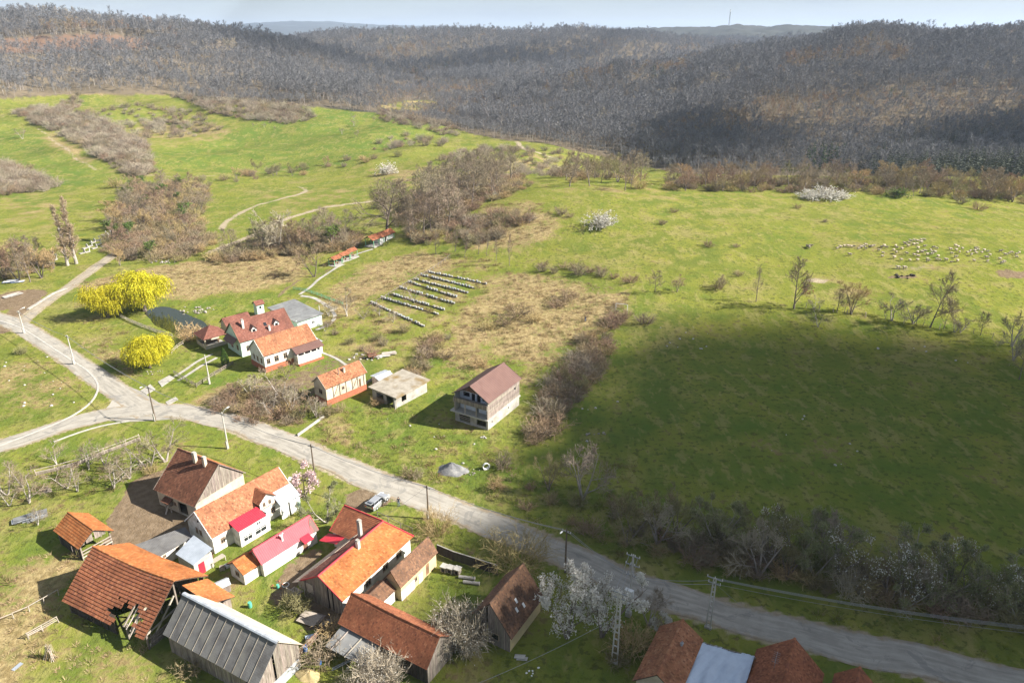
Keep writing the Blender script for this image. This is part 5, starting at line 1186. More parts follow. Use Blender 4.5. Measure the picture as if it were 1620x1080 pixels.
mb = MB(); mb.prism([(1.7,-2.75,2.15),(3.3,-2.75,2.15),(3.3,-1.5,2.6),(1.7,-1.5,2.6)], (0,-.3,.95), .05); mb.build('door_awning', 'metal_red', r)
mb = MB(); mb.prism([(3.6,-1.75,2.3),(4.9,-1.9,2.25),(4.95,0,4.13),(4.2,-.6,3.6)], (.5,-.6,.6), .05); mb.build('hip_sheet', 'metal_maroon', r)
r, lx, ia, ib = house('tiled_annex', 'little orange tiled annex at the end of pink roofed outbuilding', (-37.9,79.4), 54, 3.0, 1.7, 2.2, 2.0, 2.0, 3.1, 'plaster', 'bright', {'0': [(-.5,.4,.8,1.6)]}, seed=85, th=.3, cat='outbuilding')

def orange_house():
    cx, cy = -22.0, 79.0; r = thing('orange_house', 'L shaped house with bright orange tiles, red ridge trim and grey board gable', 'house', (cx, cy, 0), R(60)); X = 6.8; wa, wb, he, hr = 3.7, 4.0, 2.85, 5.3; xj = 6.4; xr = 8.3; yl = 7.4
    slope(r, [(-X,-wb,he),(xr,-wb,he),(-X,0,hr),(xj,0,hr)], 'tile', 'bright', .3, .26, seed=91, dark=.10)
    slope(r, [(2.6,wa,he+.1),(-X,wa,he+.1),(xj-.2,0,hr-.05),(-X,0,hr-.05)], 'tile', 'maroon', .3, .26, seed=92)  # slope facing away from the sun: its shade is painted in with maroon tiles
    slope(r, [(2.9,yl,3.0),(2.9,wa-.2,3.0),(xj,yl,hr+.05),(xj,0,hr+.05)], 'tile', 'redbrown', .34, .28, seed=93)  # wing's near slope: darker tiles carry its shade too
    slope(r, [(xr,-wb,he),(xr,yl,3.0),(xj,0,hr),(xj,yl,hr+.05)], 'tile', 'bright', .3, .26, seed=94)
    ridge(r, (-X,0,hr), (xj,0,hr), 'trim_red', .3); ridge(r, (xj,0,hr+.05), (xj,yl,hr+.1), 'trim_red', .26); ridge(r, (xj,0,hr), (xr,-wb,he+.05), 'trim_red', .26)
    verge(r, [(-X-.04,wa,he+.05),(-X-.04,0,hr-.02),(-X-.04,-wb,he-.05)], 'trim_red', .07, .2); verge(r, [(2.9,yl+.04,3.0),(xj,yl+.04,hr),(xr,yl+.04,3.0)], 'trim_red', .07, .2)
    slope(r, [(-X-.3,wa+1.6,2.35),(4.2,wa+1.1,2.5),(-X-.3,wa-.3,3.2),(3.6,wa-.6,3.5)][::1] if False else [(3.2,wa+.6,2.5),(-X-.4,wa+1.1,2.35),(4.4,wa-1.1,3.8),(-X-.4,wa-.25,3.1)], 'sheet', mat='asbestos_pale', name='porch_roof', pitch=.4)
    slope(r, [(3.2,yl-.2+.8,2.2),(1.2,yl-.2+.8,2.2),(3.2,wa+.8,3.0),(1.2,wa+.8,3.0)], 'sheet', mat='metal_red', name='door_awning')
    mb = MB(); ops = [(-2.0,-.9,1.0,2.2),(1.6,2.8,1.0,2.2),(4.6,5.8,1.0,2.2)]; cellwall(mb, 'B', -X+.25, xr-.4, -.3, he+.1, 0, wb-.45, .3, ops); mb.box(-X+.25, 3.3, wa-.6, wa-.3, -.3, he+.25); mb.box(3.3, xr-.4, yl-.5, yl-.2, -.3, 3.0); mb.box(xr-.7, xr-.4, -wb+.75, yl-.5, -.3, 3.0); mb.box(3.3, 3.6, wa-.3, yl-.5, -.3, 3.0)
    p_ = [(3.4,3.0),(xr-.5,3.0),(xj,hr-.05)]; mb.add([(x_,yl-.2,z_) for x_, z_ in p_]+[(x_,yl-.45,z_) for x_, z_ in p_], [(0,1,2),(5,4,3),(0,2,5,3),(1,4,5,2)]); mb.build('wall', 'plaster', r)
    for o_ in ops: win(r, 'B', 0, wb-.45, o_, 'frame')
    zr = lambda y: (hr-(hr-he)*(-y)/wb if y < 0 else hr-(hr-he-.1)*y/wa)-.12
    planks(r, '0', X-.3, -wb+.45, wa-.35, lambda y: 0.0, zr, 'wood', .26, seed=95, miss=.02); MB().box(-X+.42, -X+.5, -wb+.5, wa-.4, -.2, he).build('inner_wall', 'wood_dark', r)
    for k, y_ in enumerate((1.5,3.0)): MB().box(-X+.14, -X+.2, y_, y_+1.2, 1.4, 2.9).build('shutter', 'wood_pale', r)
    mb = MB(); mb.box(-X-1.2, -X+.2, wa-.2, wa+1.5, .9, 1.05); mb.box(-X-1.2, -X-1.1, wa-.2, wa+1.5, 1.05, 1.9); mb.box(-X-1.15, -X-1.05, wa+1.3, wa+1.42, -.2, .9); mb.build('balcony', 'wood_pale', r)
    chimney(r, 3.1, 1.5, 3.9, 6.9, .5, .5, 'concrete'); chimney(r, .4, -.5, 4.6, 6.1, .45, .45, 'plaster')
orange_house()
r, lx, ia, ib = house('yellow_shed', 'narrow ochre plastered shed with mossy brown tiled roof', (-14.1,78.4), 59.3, 8.4, 1.5, 1.6, 2.5, 2.4, 4.5, 'plaster_yellow', 'mossy', {'B': [(1.5,2.2,.1,2.0,'door'),(-1.2,-.5,.9,1.7)]}, seed=101, ove=.2, cat='shed', th=.24, tw=.2)
for x_ in (-4.0,-3.0,-2.0,-.2): MB().box(x_, x_+.9, -ib-.06, -ib-.003, .0, 1.5).build('whitewash_panel', 'plaster', r)
r, lx, ia, ib = house('low_annex', 'low tiled annex between ochre shed and brown tiled barn', (-17.9,73.7), 58.5, 3.6, 1.5, 1.7, 1.9, 1.9, 2.9, 'plaster', 'mossy', {}, seed=105, ove=.2, cat='shed', th=.24, tw=.2)
r, lx, ia, ib = house('brown_tile_barn', 'long timber barn with red brown tiled roof at the bottom centre', (-14.4,66.4), -30.9, 13.9, 2.9, 2.8, 2.8, 2.7, 5.4, 'wood_dark', 'redbrown', {'B': [(-4.5,-3.0,.2,2.0,'v'),(.5,2.0,.2,2.0,'v')]}, seed=111, gables=('p','full'), cat='barn', th=.23, tw=.2, dark=.12, sag=.12)
wall_planks(r, 'B', -lx, lx, ib+.01, -.2, 2.7, 'wood_dark', seed=113, miss=.05)
mb = MB(); mb.prism([(-lx+.2,-ib-3.2,1.7),(-.5,-ib-3.0,1.6),(-.5,-ib-.2,2.4),(-lx+.2,-ib-.2,2.4)], (0,-.2,1), .05); mb.build('lean_to_roof', 'felt', r)
for x_ in (-6,-3.6,-1): MB().box(x_, x_+.12, -ib-2.9, -ib-2.78, -.2, 1.7).build('post', 'wood', r)
for x_ in (-5.4,-3.2): MB().bar((x_,-ib-3.3,1.82), (x_+.3,-ib-.2,2.5), .12, .1).build('batten', 'wood_pale', r)
r, lx, ia, ib = house('shaded_house', 'steep brown roofed house with pale yellow side wall beside white blossom trees', (-.6,70.4), 59.5, 8.4, 2.7, 3.1, 3.6, 2.4, 6.6, 'plaster_yellow', 'mossy', {}, seed=121, gables=('full','m'), cat='house', th=.24, tw=.2, dark=.1)
mb = MB(); mb.box(-lx-.12, -lx-.06, -1.2, -.1, 1.0, 2.0); mb.build('window', 'frame', r); mb = MB(); mb.box(-lx-.13, -lx-.115, -1.1, -.2, 1.1, 1.9); mb.build('pane', 'glass', r)
for k, (x_, y_) in enumerate(((-.3,-1.5),(.4,-2.2),(-1.0,-2.0))):
    z_ = 6.6-(6.6-2.4)*(-y_)/3.1; q = MB(); q.prism([(x_-.18,y_-.18,z_-.24*1.2+.12),(x_+.18,y_-.18,z_-.24*1.2+.12),(x_+.18,y_+.18,z_+.36),(x_-.18,y_+.18,z_+.36)], (0,-.8,.6), .03); q.build('roof_patch', 'white', r)
r, lx, ia, ib = house('grey_sheet_barn', 'long board barn with dark grey corrugated roof and cream far slope', (-33.8,64.7), -28.8, 16.1, 3.4, 3.7, 3.1, 3.2, 6.6, None, None, {}, cover='sheet', roofmat='asbestos', matA='asbestos_pale', seed=131, gables=('p','full'), cat='barn', ove=.5, pitch=.16)
for k in range(1, 12): 
    x_ = -8.05+16.1*k/12; MB().bar((x_,-3.72,3.2+.05), (x_,-.1,6.58+.04), .03, .03).build('sheet_joint', 'asbestos_pale', r)
wall_planks(r, 'B', -lx, lx, ib, -.2, 3.5, 'wood', seed=133, miss=.06); wall_planks(r, 'A', -lx, lx, ia, -.2, 3.4, 'wood', seed=134, miss=.04)
MB().box(-lx, lx, -ib+.06, -ib+.14, -.2, 3.4).build('inner_wall', 'wood_dark', r)
ridge(r, (-8.05,0,6.62), (8.05,0,6.62), 'metal_grey', .55, name='ridge_flashing')
mb = MB(); mb.box(lx+.05, lx+.12, -2.8, 2.6, -.2, 1.5); mb.build('tin_apron', 'metal_grey', r)
def barn_hole(s, t): return t < .40+.06*math.sin(s*60) and .56+.07*math.sin(t*23) < s < .86+.05*math.sin(t*31)
r, lx, ia, ib = house('big_barn', 'big sagging barn with orange brown tiles and a hole broken in its roof', (-49.6,73.6), -25.5, 15.4, 4.8, 5.6, 4.0, 2.3, 7.0, None, 'redbrown', {}, seed=141, gables=('n','n'), cat='barn', th=.44, tw=.26, sag=.45, holeB=barn_hole, lip=.075, trim=None, ridgepal='orange', palA='bright')  # far slope gets brighter tiles, sunlight put into their colour
planks(r, '0', 7.2, -5.2, 4.3, lambda y: 0.0, lambda y: (7.0-(7.0-2.3)*(-y)/5.6 if y < 0 else 7.0-.62*y)-.3, 'wood', seed=143, miss=.1)
wall_planks(r, 'B', -7.3, 1.6, 5.0, -.2, 2.5, 'wood_dark', seed=144, miss=.12); wall_planks(r, 'A', -7.3, 7.3, 4.3, -.2, 4.0, 'wood', seed=145, miss=.06)
for x_ in (-7,-3.4,.2,3.6,7.2):
    for y_ in (-4.9, 0, 3.1): MB().box(x_-.1, x_+.1, y_-.1, y_+.1, -.2, 2.4 if y_ < -1 else (6.2 if y_ == 0 else 3.4)).build('post', 'wood', r)
for x_ in (3.6,7.2):
    MB().bar((x_,-5.2,2.35), (x_,0,6.6), .16, .18).build('rafter', 'wood', r); MB().bar((x_,-4.9,.2), (x_,-.2,4.6), .16, .16).build('brace', 'wood_pale', r); MB().bar((x_,-5.0,2.2), (x_,3.1,2.9), .16, .16).build('tie_beam', 'wood_pale', r)
for x_ in (4.2,4.9,5.6,6.3): MB().bar((x_,-5.3,2.25), (x_,-2.6,4.5), .09, .12).build('rafter', 'wood_pale', r)
for k in range(4): MB().box(7.3, 7.36, -4.6, -.6, .1+k*.42, .42+k*.42).build('rail_board', 'wood', r)
slope(r, [(12.2,4.7,2.3),(7.5,4.7,3.5),(12.2,1.0,4.2),(7.5,1.0,5.4)], 'tile', 'bright', .36, .26, seed=147, name='tail_roof')
mb = MB(); mb.box(7.7, 11.8, 4.1, 4.3, -.2, 2.4); mb.box(11.7, 11.9, 1.9, 4.1, -.2, 2.4); mb.build('tail_wall', 'wood', r)
r, lx, ia, ib = house('cart_shed', 'small open cart shed with orange tiled roof beside the dirt yard', (-64.0,86.0), -34.6, 7.5, 2.6, 2.5, 2.4, 2.4, 4.2, None, 'bright', {}, seed=151, gables=('n','n'), cat='shed', th=.38, tw=.26, lip=.06)
for x_ in (-3.3,0,3.3):
    for y_ in (-2.1,2.1): MB().box(x_-.09, x_+.09, y_-.09, y_+.09, -.2, 2.6).build('post', 'wood', r)
for y_ in (-2.1,2.1): MB().bar((-3.6,y_,2.55), (3.6,y_,2.55), .14, .14).build('plate_beam', 'wood', r)
for k in range(3): MB().bar((3.4,-2.2,.5+.5*k), (3.4,2.2,.6+.5*k), .05, .16).build('rail', 'wood_pale', r)
wall_planks(r, 'B', -3.5, 3.4, 2.15, 0, 2.2, 'wood_dark', seed=153, miss=.15)
planks(r, '1', 3.5, -1.9, 1.9, lambda y: 2.6, lambda y: 4.1-.72*abs(y), 'wood', seed=154, miss=.3)
def mono(name, label, pix, z, dz, walls, roofm, h, cat='shed', pitch=.3):
    P = [Vector(at_height(u, v, z)) for u, v in pix]; c = sum(P, Vector())/4; d = P[1]-P[0]; yaw = math.atan2(d.y, d.x); r = thing(name, label, cat, (c.x, c.y, hz(c.x, c.y)), yaw); inv = Matrix.Rotation(-yaw, 3, 'Z')
    Q = [inv@(p-c) for p in P]; q = [(p.x, p.y, z+e) for p, e in zip(Q, dz)]; slope(r, [q[0], q[1], q[3], q[2]], 'sheet', mat=roofm, pitch=pitch); lx = (abs(q[0][0])+abs(q[1][0]))/2-.25; wy = (abs(q[0][1])+abs(q[2][1]))/2-.25
    zb = min(e for e in dz)+z-.08; shell(r, lx, wy, -.3, zb, walls[1], walls[0], .15); return r, lx, wy
mono('asbestos_shed', 'low white shed with grey fibre cement roof beside the yard', [(246.7,882),(305,848),(293,835.6),(210,865.6)], 2.6, (-.15,-.15,.3,.3), ('plaster', {'B': [(-1.5,-1.0,1.2,1.7),(.5,1.0,1.2,1.7)]}), 'asbestos', 2.6, pitch=.22)
r, lx, wy = mono('tin_shed', 'shed with shiny pale tin roof and a red door', [(276.7,873),(305.6,892),(336.7,868.9),(306.7,847.8)], 2.9, (-.3,-.25,.2,.2), ('concrete_pale', {'1': [(-.8,.1,0,1.9,'v')]}), 'metal_blue', 2.9)
MB().box(lx+.002, lx+.06, -.8, .1, 0, 1.9).build('red_door', 'metal_red', r)
r, lx, ia, ib = house('sheet_hutch', 'tiny hutch with striped sheet roof below the tiled annex', tuple(at_height(347,925,1.2)[:2]), 40, 2.6, .9, .9, 1.2, 1.2, 1.6, 'wood', None, {}, cover='sheet', roofmat='metal_grey', cat='hutch', ove=.12, ovg=.12, pitch=.5)
# ------------------------------------------------------------------ houses at the lower edge
r, lx, ia, ib = house('brick_roof_house', 'house with weathered brown tiled roof left of the blue tarpaulin', (18.4,61.6), 60, 9.4, 2.7, 2.7, 2.8, 3.3, 5.2, 'plaster_beige', 'faded', {}, seed=161, th=.26, tw=.22, dark=.15, matA=None)
q = MB(); q.tube([(1.2,-1.0,4.6),(1.2,-1.0,5.4)], [.05,.05], 6); q.ball((1.2,-1.0,5.0), (.3,.2,.15), jit=.3); q.build('roof_vent', 'steel', r)
r, lx, ia, ib = house('gable_house', 'house with dark brown roof and television aerial right of the tarpaulin', (30.8,58.4), 60, 7.4, 3.8, 3.7, 2.7, 2.9, 6.4, 'plaster', 'redbrown', {}, seed=165, th=.26, tw=.22, dark=.12)
an = MB(); an.bar((-.6,1.3,5.0), (-.6,1.3,6.8), .04); an.bar((-1.4,1.3,6.7), (.4,1.3,6.7), .03)
for k in range(6): an.bar((-1.3+.3*k,.95,6.7), (-1.3+.3*k,1.65,6.7), .02)
an.build('aerial', 'steel', r)
house('end_house', 'small gabled roof at the lower edge, rightmost house', (37.8,56.6), 58, 5.0, 2.3, 2.3, 2.7, 3.0, 5.1, 'plaster', 'redbrown', {}, seed=169, th=.26, tw=.22)
def tarp():
    P = [Vector(at_height(u, v, 3.2)) for u, v in ((1109.5,1014),(1194,1037.5),(1172,1105),(1062,1100))]; mb = MB(); n = 34
    o = thing('tarpaulin', 'pale blue crumpled tarpaulin stretched between two roofs', 'tarpaulin', (0,0,0)); rr = random.Random(3); ph = [rr.uniform(0,6) for _ in range(6)]
    for i in range(n+1):
        for j in range(n+1):
            s, t_ = i/n, j/n; p = P[0].lerp(P[1], s).lerp(P[3].lerp(P[2], s), t_)
            z_ = -.35*math.sin(math.pi*s)*(.4+.6*t_)+.13*math.sin(s*26+ph[0]+3*math.sin(t_*3))*min(1,t_*2)+.06*math.sin(s*13-t_*11+ph[1])+.09*abs(math.sin(s*31+t_*17+ph[2]))
            mb.v.append((p.x, p.y, p.z+z_))
    for i in range(n):
        for j in range(n): a_ = i*(n+1)+j; mb.f.append((a_, a_+1, a_+n+2, a_+n+1)); mb.m.append(0); mb.c.append(None)
    c = mb.build('cover', 'tarp', o, True); md = c.modifiers.new('thickness', 'SOLIDIFY'); md.thickness = .03
    for p in P[:2]: MB().box(p.x-.08, p.x+.08, p.y-.2, p.y-.04, hz(p.x,p.y)-.2, p.z-.05).build('post', 'wood', o)
    MB().bar(P[0]+Vector((0,-.1,-.06)), P[1]+Vector((0,-.1,-.06)), .1, .12).build('beam', 'wood', o)
tarp()
# ------------------------------------------------------------------ red roofed picnic shelters
r, lx, ia, ib = house('long_shelter', 'long red tiled picnic shelter, the farther one below big bare tree', (-48.2,252.3), 61.7, 13.6, 2.2, 2.2, 2.5, 2.5, 3.8, None, 'redbrown', {}, seed=171, gables=('n','n'), cat='shelter', th=.4, tw=.4)
for x_ in (-6,-3,0,3,6):
    for y_ in (-1.8,1.8): MB().box(x_-.1, x_+.1, y_-.1, y_+.1, -.2, 2.65).build('post', 'paint_green', r)
MB().box(-1.5, 6.3, -1.2, 1.8, -.1, 2.5).build('room', 'white', r); MB().box(1.2, 2.0, -1.24, -1.202, 0, 2.0).build('door', 'dark', r)
MB().box(-6.6, 6.6, -2.6, 2.0, -.3, .06).build('floor', 'concrete', r)
for k, (u, v, lab) in enumerate(((530,410,'lowest'),(543,404,'middle'),(555,398,'highest'))):
    p = at_height(u, v, 2.4); r, lx, ia, ib = house('step_shelter', 'red roofed open picnic shelter, %s of the three in a stepped row' % lab, p[:2], 62, 4.2, 1.5, 1.5, 2.3, 2.2, 3.0, None, 'redbrown', {}, seed=175+k, gables=('n','n'), cat='shelter', th=.4, tw=.4); r['group'] = 'stepped picnic shelters'
    for x_ in (-1.8,1.8):
        for y_ in (-1.2,1.2): MB().box(x_-.08, x_+.08, y_-.08, y_+.08, -.2, 2.4).build('post', 'paint_green', r)
    mb = MB(); mb.box(-1.2, 1.2, -.4, .4, .7, .78); mb.box(-1, -.9, -.3, .3, 0, .7); mb.box(.9, 1, -.3, .3, 0, .7); mb.build('table', 'wood_brown', r); MB().box(-2.1, 2.1, -2.6, 1.5, -.3, .05).build('floor', 'concrete', r)
# ------------------------------------------------------------------ single trees and bushes
def rows_of(name, keys, label, group, places, cat='tree'):
    for i, q in enumerate(places): tree(name, keys[i % len(keys)], label, cat, group, px=q[:2], hpx=q[2], wide=q[3] if len(q) > 3 else 1.0)
tree('willow_tree', 'willow0', 'largest bright yellow weeping willow, right of the pair behind the pond', 'tree', px=(229,492), hpx=70, wide=1.0)
tree('willow_tree', 'willow1', 'bright yellow weeping willow, smaller left one of the pair behind the pond', 'tree', px=(172,502), hpx=54, wide=1.05)
tree('willow_tree', 'willow0', 'round bright yellow weeping willow by the road bend near garden gate', 'tree', px=(237,581), hpx=55, wide=1.12)
tree('thuja_tree', 'thuja', 'pointed green thuja standing before the maroon house', px=(357,577), hpx=26, wide=1.15)
tree('thuja_tree', 'thuja', 'slim green thuja between the pyramid gazebo and maroon house', px=(360,524), hpx=23, wide=.9)
shrub('reed_clump', 'ochre', 'tall yellowish reed clump at the pond corner', px=(303,538), hpx=28, wide=.9)
tree('broad_tree', 'bigold', 'big spreading bare tree above the long red shelter', px=(612,368), hpx=82, wide=1.05)
tree('pale_tree', 'pale0', 'tall pale bare tree at the edge of the dry field', px=(438,398), hpx=72, wide=.8)
tree('poplar_tree', 'poplar', 'columnar bare poplar beside the graveyard, left one', px=(107,420), hpx=98, wide=1.15, group=None)
tree('poplar_tree', 'poplar', 'columnar bare poplar beside the graveyard, right one', px=(121,417), hpx=108, wide=1.15)
tree('weeping_tree', 'brown0', 'dense drooping bare tree left of the stepped shelters', px=(497,438), hpx=58, wide=1.0)
tree('meadow_tree', 'rusty', 'bare tree with rusty leaves on its lower branches at meadow edge', px=(1256,488), hpx=76, wide=.95)
tree('meadow_tree', 'tall0', 'slender bare tree left of the rusty leaved one', px=(1196,477), hpx=58, wide=.7)
tree('meadow_tree', 'goldtop', 'fan shaped bare tree right of the rusty leaved one', px=(1346,497), hpx=54, wide=.95)
tree('meadow_tree', 'bare0', 'tallest bare tree in the row on the right meadow edge', px=(1471,518), hpx=86, wide=.75)
rows_of('meadow_tree', ['pale0','bare1','bare2','orchard0'], 'small bare tree in the row along the right meadow edge', 'small trees along the right meadow edge',
        [(1288,488,20),(1324,494,38,.8),(1336,494,25),(1411,507,40),(1444,512,40),(1449,514,28),(1493,520,44,.7),(1510,525,25),(1519,526,26),(1551,530,36,.8),(1400,500,20),(1601,548,62,.75),(1603,570,60,.6),(1612,600,60,.7)])
tree('shade_tree', 'orchard1', 'lone small tree standing in the shaded right pasture', px=(1294,517), hpx=30)
rows_of('corner_tree', ['bare3','brown1'], 'low bare tree at the far right corner of the plot', 'trees at the far right plot corner', [(1036,462,34,.8),(1071,462,26),(1136,456,20)])
tree('lone_tree', 'pale1', 'spreading pale bare tree on the grass beside the road', px=(921,790), hpx=88, wide=.85)
tree('lone_tree', 'olive0', 'leaning thin tree left of the spreading pale roadside tree', px=(868,776), hpx=60, wide=.8)
rows_of('pole_tree', ['tall1','tall0'], 'thin bare tree at the far left corner of the plot', 'thin trees at the far left plot corner', [(806,420,55,.5),(757,402,40,.6),(770,405,44,.5),(785,412,38,.6),(735,408,34,.7),(690,402,36),(720,398,40,.9)])
rows_of('hive_tree', ['orchard0','orchard1','pale1'], 'bare fruit tree among the beehive rows', 'fruit trees among the beehives', [(549,500,42,.8),(655,479,30),(622,510,20),(600,500,22),(575,505,20),(520,500,24)])
tree('roadside_tree', 'pinkbloom', 'small pinkish blossoming tree by the long white farmhouse', px=(482,786), hpx=42, wide=1.1)
tree('roadside_tree', 'budding', 'pale budding tree behind the silver car', px=(517,826), hpx=52, wide=1.1)
tree('blossom_tree', 'bloom0', 'large white blossoming tree beside shaded house, left one', px=(897,1008), hpx=118, wide=.8)
tree('blossom_tree', 'bloom1', 'large white blossoming tree by the ladder pylon, right one', px=(952,1006), hpx=118, wide=.8)
tree('blossom_tree', 'bloom0', 'small white blossoming tree behind the weathered brown roof', px=(1046,1010), hpx=40, wide=.9)
tree('cut_tree', 'pale1', 'leaning bare tree by the transformer pole', px=(1026,990), hpx=60, wide=.9)
shrub('fan_bush', 'fan', 'wide fan shaped bush of beige stems on the verge behind shaded house', px=(822,896), hpx=52, wide=1.1)
shrub('fan_bush', 'fan', 'beige thicket on the verge by the wooden pole', px=(690,845), hpx=40, wide=.8)
shrub('pale_bush', 'cloudy', 'rounded pale flowering bush beside shaded house gable', px=(727,1020), hpx=54, wide=.85)
shrub('pale_bush', 'cloudy', 'pale flowering bush below the long brown tiled barn', px=(598,1084), hpx=42, wide=.95)
shrub('white_bush', 'white0', 'white flowering bush alone on the upper meadow', px=(952,358), hpx=21, wide=1.5)
for q in ((1278,315,13,1.6,'left'),(1302,314,17,1.8,'middle'),(1326,315,13,1.6,'right')): shrub('white_bush', 'white1', 'cream flowering thicket at the meadow edge before the woods, %s part' % q[4], px=q[:2], hpx=q[2], wide=q[3])
shrub('white_bush', 'white0', 'round white flowering bush in the far green field', px=(614,276), hpx=18, wide=1.0)
shrub('green_bush', 'green', 'fresh green bush at the meadow edge before the woods', px=(1418,312), hpx=16, wide=1.2)
shrub('orange_bush', 'ochre', 'small orange tinted tree alone in the left green field', px=(184,297), hpx=18, wide=.9)
for k, q in enumerate([(887,340,14),(902,344,9),(1066,336,8),(1048,355,9),(1120,390,11),(1165,391,7),(1305,352,6),(1138,456,16),(1168,436,10),(1020,512,18),(1262,330,8),(1548,332,14),(1520,322,13)]):
    shrub('meadow_bush', ('grey0','brown1','brown2')[k % 3], 'small dark thorn bush on the sunlit meadow', 'thorn bushes on the meadow', px=q[:2], hpx=q[2], wide=1.2)
rows_of('orchard_tree', ['orchard0','orchard1'], 'knotty bare fruit tree in the orchard left of the brown barn', 'orchard trees left of the brown barn',
        [(12,782,46),(46,795,50,1.1),(15,800,30),(106,772,42,1.1),(122,777,36),(180,772,44,1.1),(205,756,48,1.0),(236,742,55,1.1),(262,730,60,1.0),(60,830,30),(90,735,34),(140,742,44),(165,735,36),(35,770,40)])
rows_of('fieldside_tree', ['orchard1','pale1','brown1'], 'bare tangled tree in the garden strip before the white house', 'tangled trees in the garden strip',
        [(445,632,50,1.1),(398,628,36,1.2),(372,634,30,1.2),(430,655,36,1.3),(462,650,40),(480,660,36),(345,650,22),(500,660,34,.8),(455,600,30)])
rows_of('far_left_tree', ['goldtop','brown0','bare1'], 'ochre brown bare tree by the lane at the left edge', 'trees by the lane at the left edge', [(8,440,62,.9),(30,445,68,.9),(48,446,60,.8),(66,440,52,.9),(12,420,50),(42,432,55),(85,425,36),(-14,450,60),(60,420,45),(190,420,30,.7)])
rows_of('field_tree', ['orchard0','bare0'], 'lone round tree on the far green field', 'lone trees on the far green field', [(560,200,12),(592,192,9),(541,213,11),(566,217,11),(618,222,9),(660,272,12),(418,202,8),(400,201,6),(36,220,18,.9),(434,206,6),(560,190,10)])
# belts of bushes and small trees, one object each
def belt(pix, spacing, seed, treekeys, bushkeys, ptree, th_, bh, lab_t, lab_b, grp, tname='belt_tree', bname='belt_bush', world=False):
    rr = random.Random(seed)
    for p in spots(pix, spacing, seed, world=world):
        if rr.random() < ptree: tree(tname, rr.choice(treekeys), lab_t, 'tree', 'trees '+grp, at=p, h=rr.uniform(*th_), wide=rr.uniform(.85,1.15))
        else: shrub(bname, rr.choice(bushkeys), lab_b, 'bushes '+grp, at=p, h=rr.uniform(*bh), wide=rr.uniform(.95,1.35))
belt([(160,395),(175,350),(205,302),(290,294),(328,302),(316,345),(335,385),(300,412),(210,412)], 7.4, 301, ['brown0','brown1','goldtop','ivy0','bare2'], ['brown0','grey1','ochre'], .62, (6,10.5), (2.5,4.5), 'brown bare tree in the thicket right of the graveyard', 'brown bush in the thicket right of the graveyard', 'in the graveyard thicket')
belt([(330,412),(400,385),(480,378),(560,372),(572,388),(520,398),(440,406),(350,418)], 5.0, 302, ['bare1','brown0','ivy0','bare3'], ['grey0','brown1','grey2'], .4, (6,12), (2.5,4.2), 'bare tree in the hedge behind the dry field', 'dark bush in the hedge behind the dry field', 'in the hedge behind the dry field')
belt([(632,352),(628,332),(660,305),(740,282),(820,282),(836,296),(790,318),(742,335),(735,372),(690,392),(648,384)], 7.2, 303, ['bare0','bare1','bare2','bare3','tall0','tall1'], ['brown0','grey1','brown2','pale0'], .46, (9,18), (2.5,5), 'bare tree in the belt between the two meadows', 'brown bush in the belt between the two meadows', 'in the belt between the meadows')
belt([(740,395),(732,372),(745,350),(800,335),(846,350),(800,372),(770,392)], 6.2, 313, ['brown1'], ['pale0','brown2','brown0','pale1'], .1, (4,6), (2.5,4.5), 'bare tree in the pale thicket above the plot', 'pale brown bush in the thicket above the plot', 'in the thicket above the plot')
belt([(820,420),(870,420),(940,428),(1000,440),(1000,447),(930,440),(870,432),(822,430)], 4.2, 304, ['brown1'], ['brown0','olive','grey1','brown2'], .0, (4,6), (2.0,3.4), 'tree at far plot end', 'low bush in the hedge along the far end of the plot', 'along the far plot end')
belt([(836,705),(850,650),(868,610),(898,570),(925,560),(950,590),(925,625),(895,655),(862,705)], 2.9, 305, ['olive0','brown1'], ['brown0','brown1','pale1','brown2','grey0'], .10, (3.5,5), (2.2,3.8), 'bare tree in the scrub right of the unfinished house', 'brown bramble bush in the scrub right of the unfinished house', 'right of the unfinished house')
belt([(895,572),(915,540),(945,518),(985,512),(970,545),(1000,490),(985,480),(960,500),(930,528),(900,566)], 3.4, 315, ['olive0'], ['brown0','grey1','brown2'], .0, (3.5,5), (2.0,3.4), 'tree', 'dark bramble bush in the scrub on the right plot boundary', 'on the right plot boundary')
belt([(640,596),(655,570),(680,538),(700,520),(712,532),(690,565),(672,600),(660,612)], 3.8, 306, ['brown1'], ['brown0','brown2','ochre'], .05, (3,4.5), (1.6,2.8), 'bare tree behind mossy slab shed', 'brown bush behind the mossy slab shed', 'behind the mossy slab shed')
belt([(990,835),(1080,830),(1170,848),(1300,874),(1420,898),(1540,922),(1660,950),(1660,1000),(1540,985),(1420,962),(1300,938),(1180,915),(1060,882),(985,862)], 3.2, 307, ['budding','bloomthin','budding','budding','olive1','pale1'], ['grey0','pale0','olive','grey2'], .66, (6.2,9.4), (2.4,4.2), 'grey budding tree in the shaded hedge above the lower road', 'grey bush in the shaded hedge above the lower road', 'in the shaded hedge', 'hedge_tree', 'hedge_bush')
_crest = [at_depth(u, v, 300) for u, v in ((1055,303),(1100,305),(1200,307),(1300,309),(1400,313),(1500,317),(1620,324),(1700,329))]
BAND = [(p[0], p[1]+2) for p in _crest]+[(p[0]*1.1, p[1]+38) for p in _crest[::-1]]
belt(BAND, 8.2, 308, ['bare0','bare2','brown0','goldtop','olive1','bare1','brown1','bare3'], ['grey0','ochre','brown1'], .72, (6.5,11.5), (3,5), 'bare tree in the line beyond the sheep meadow', 'bush in the tree line beyond the sheep meadow', 'in the line beyond the sheep meadow', world=True)
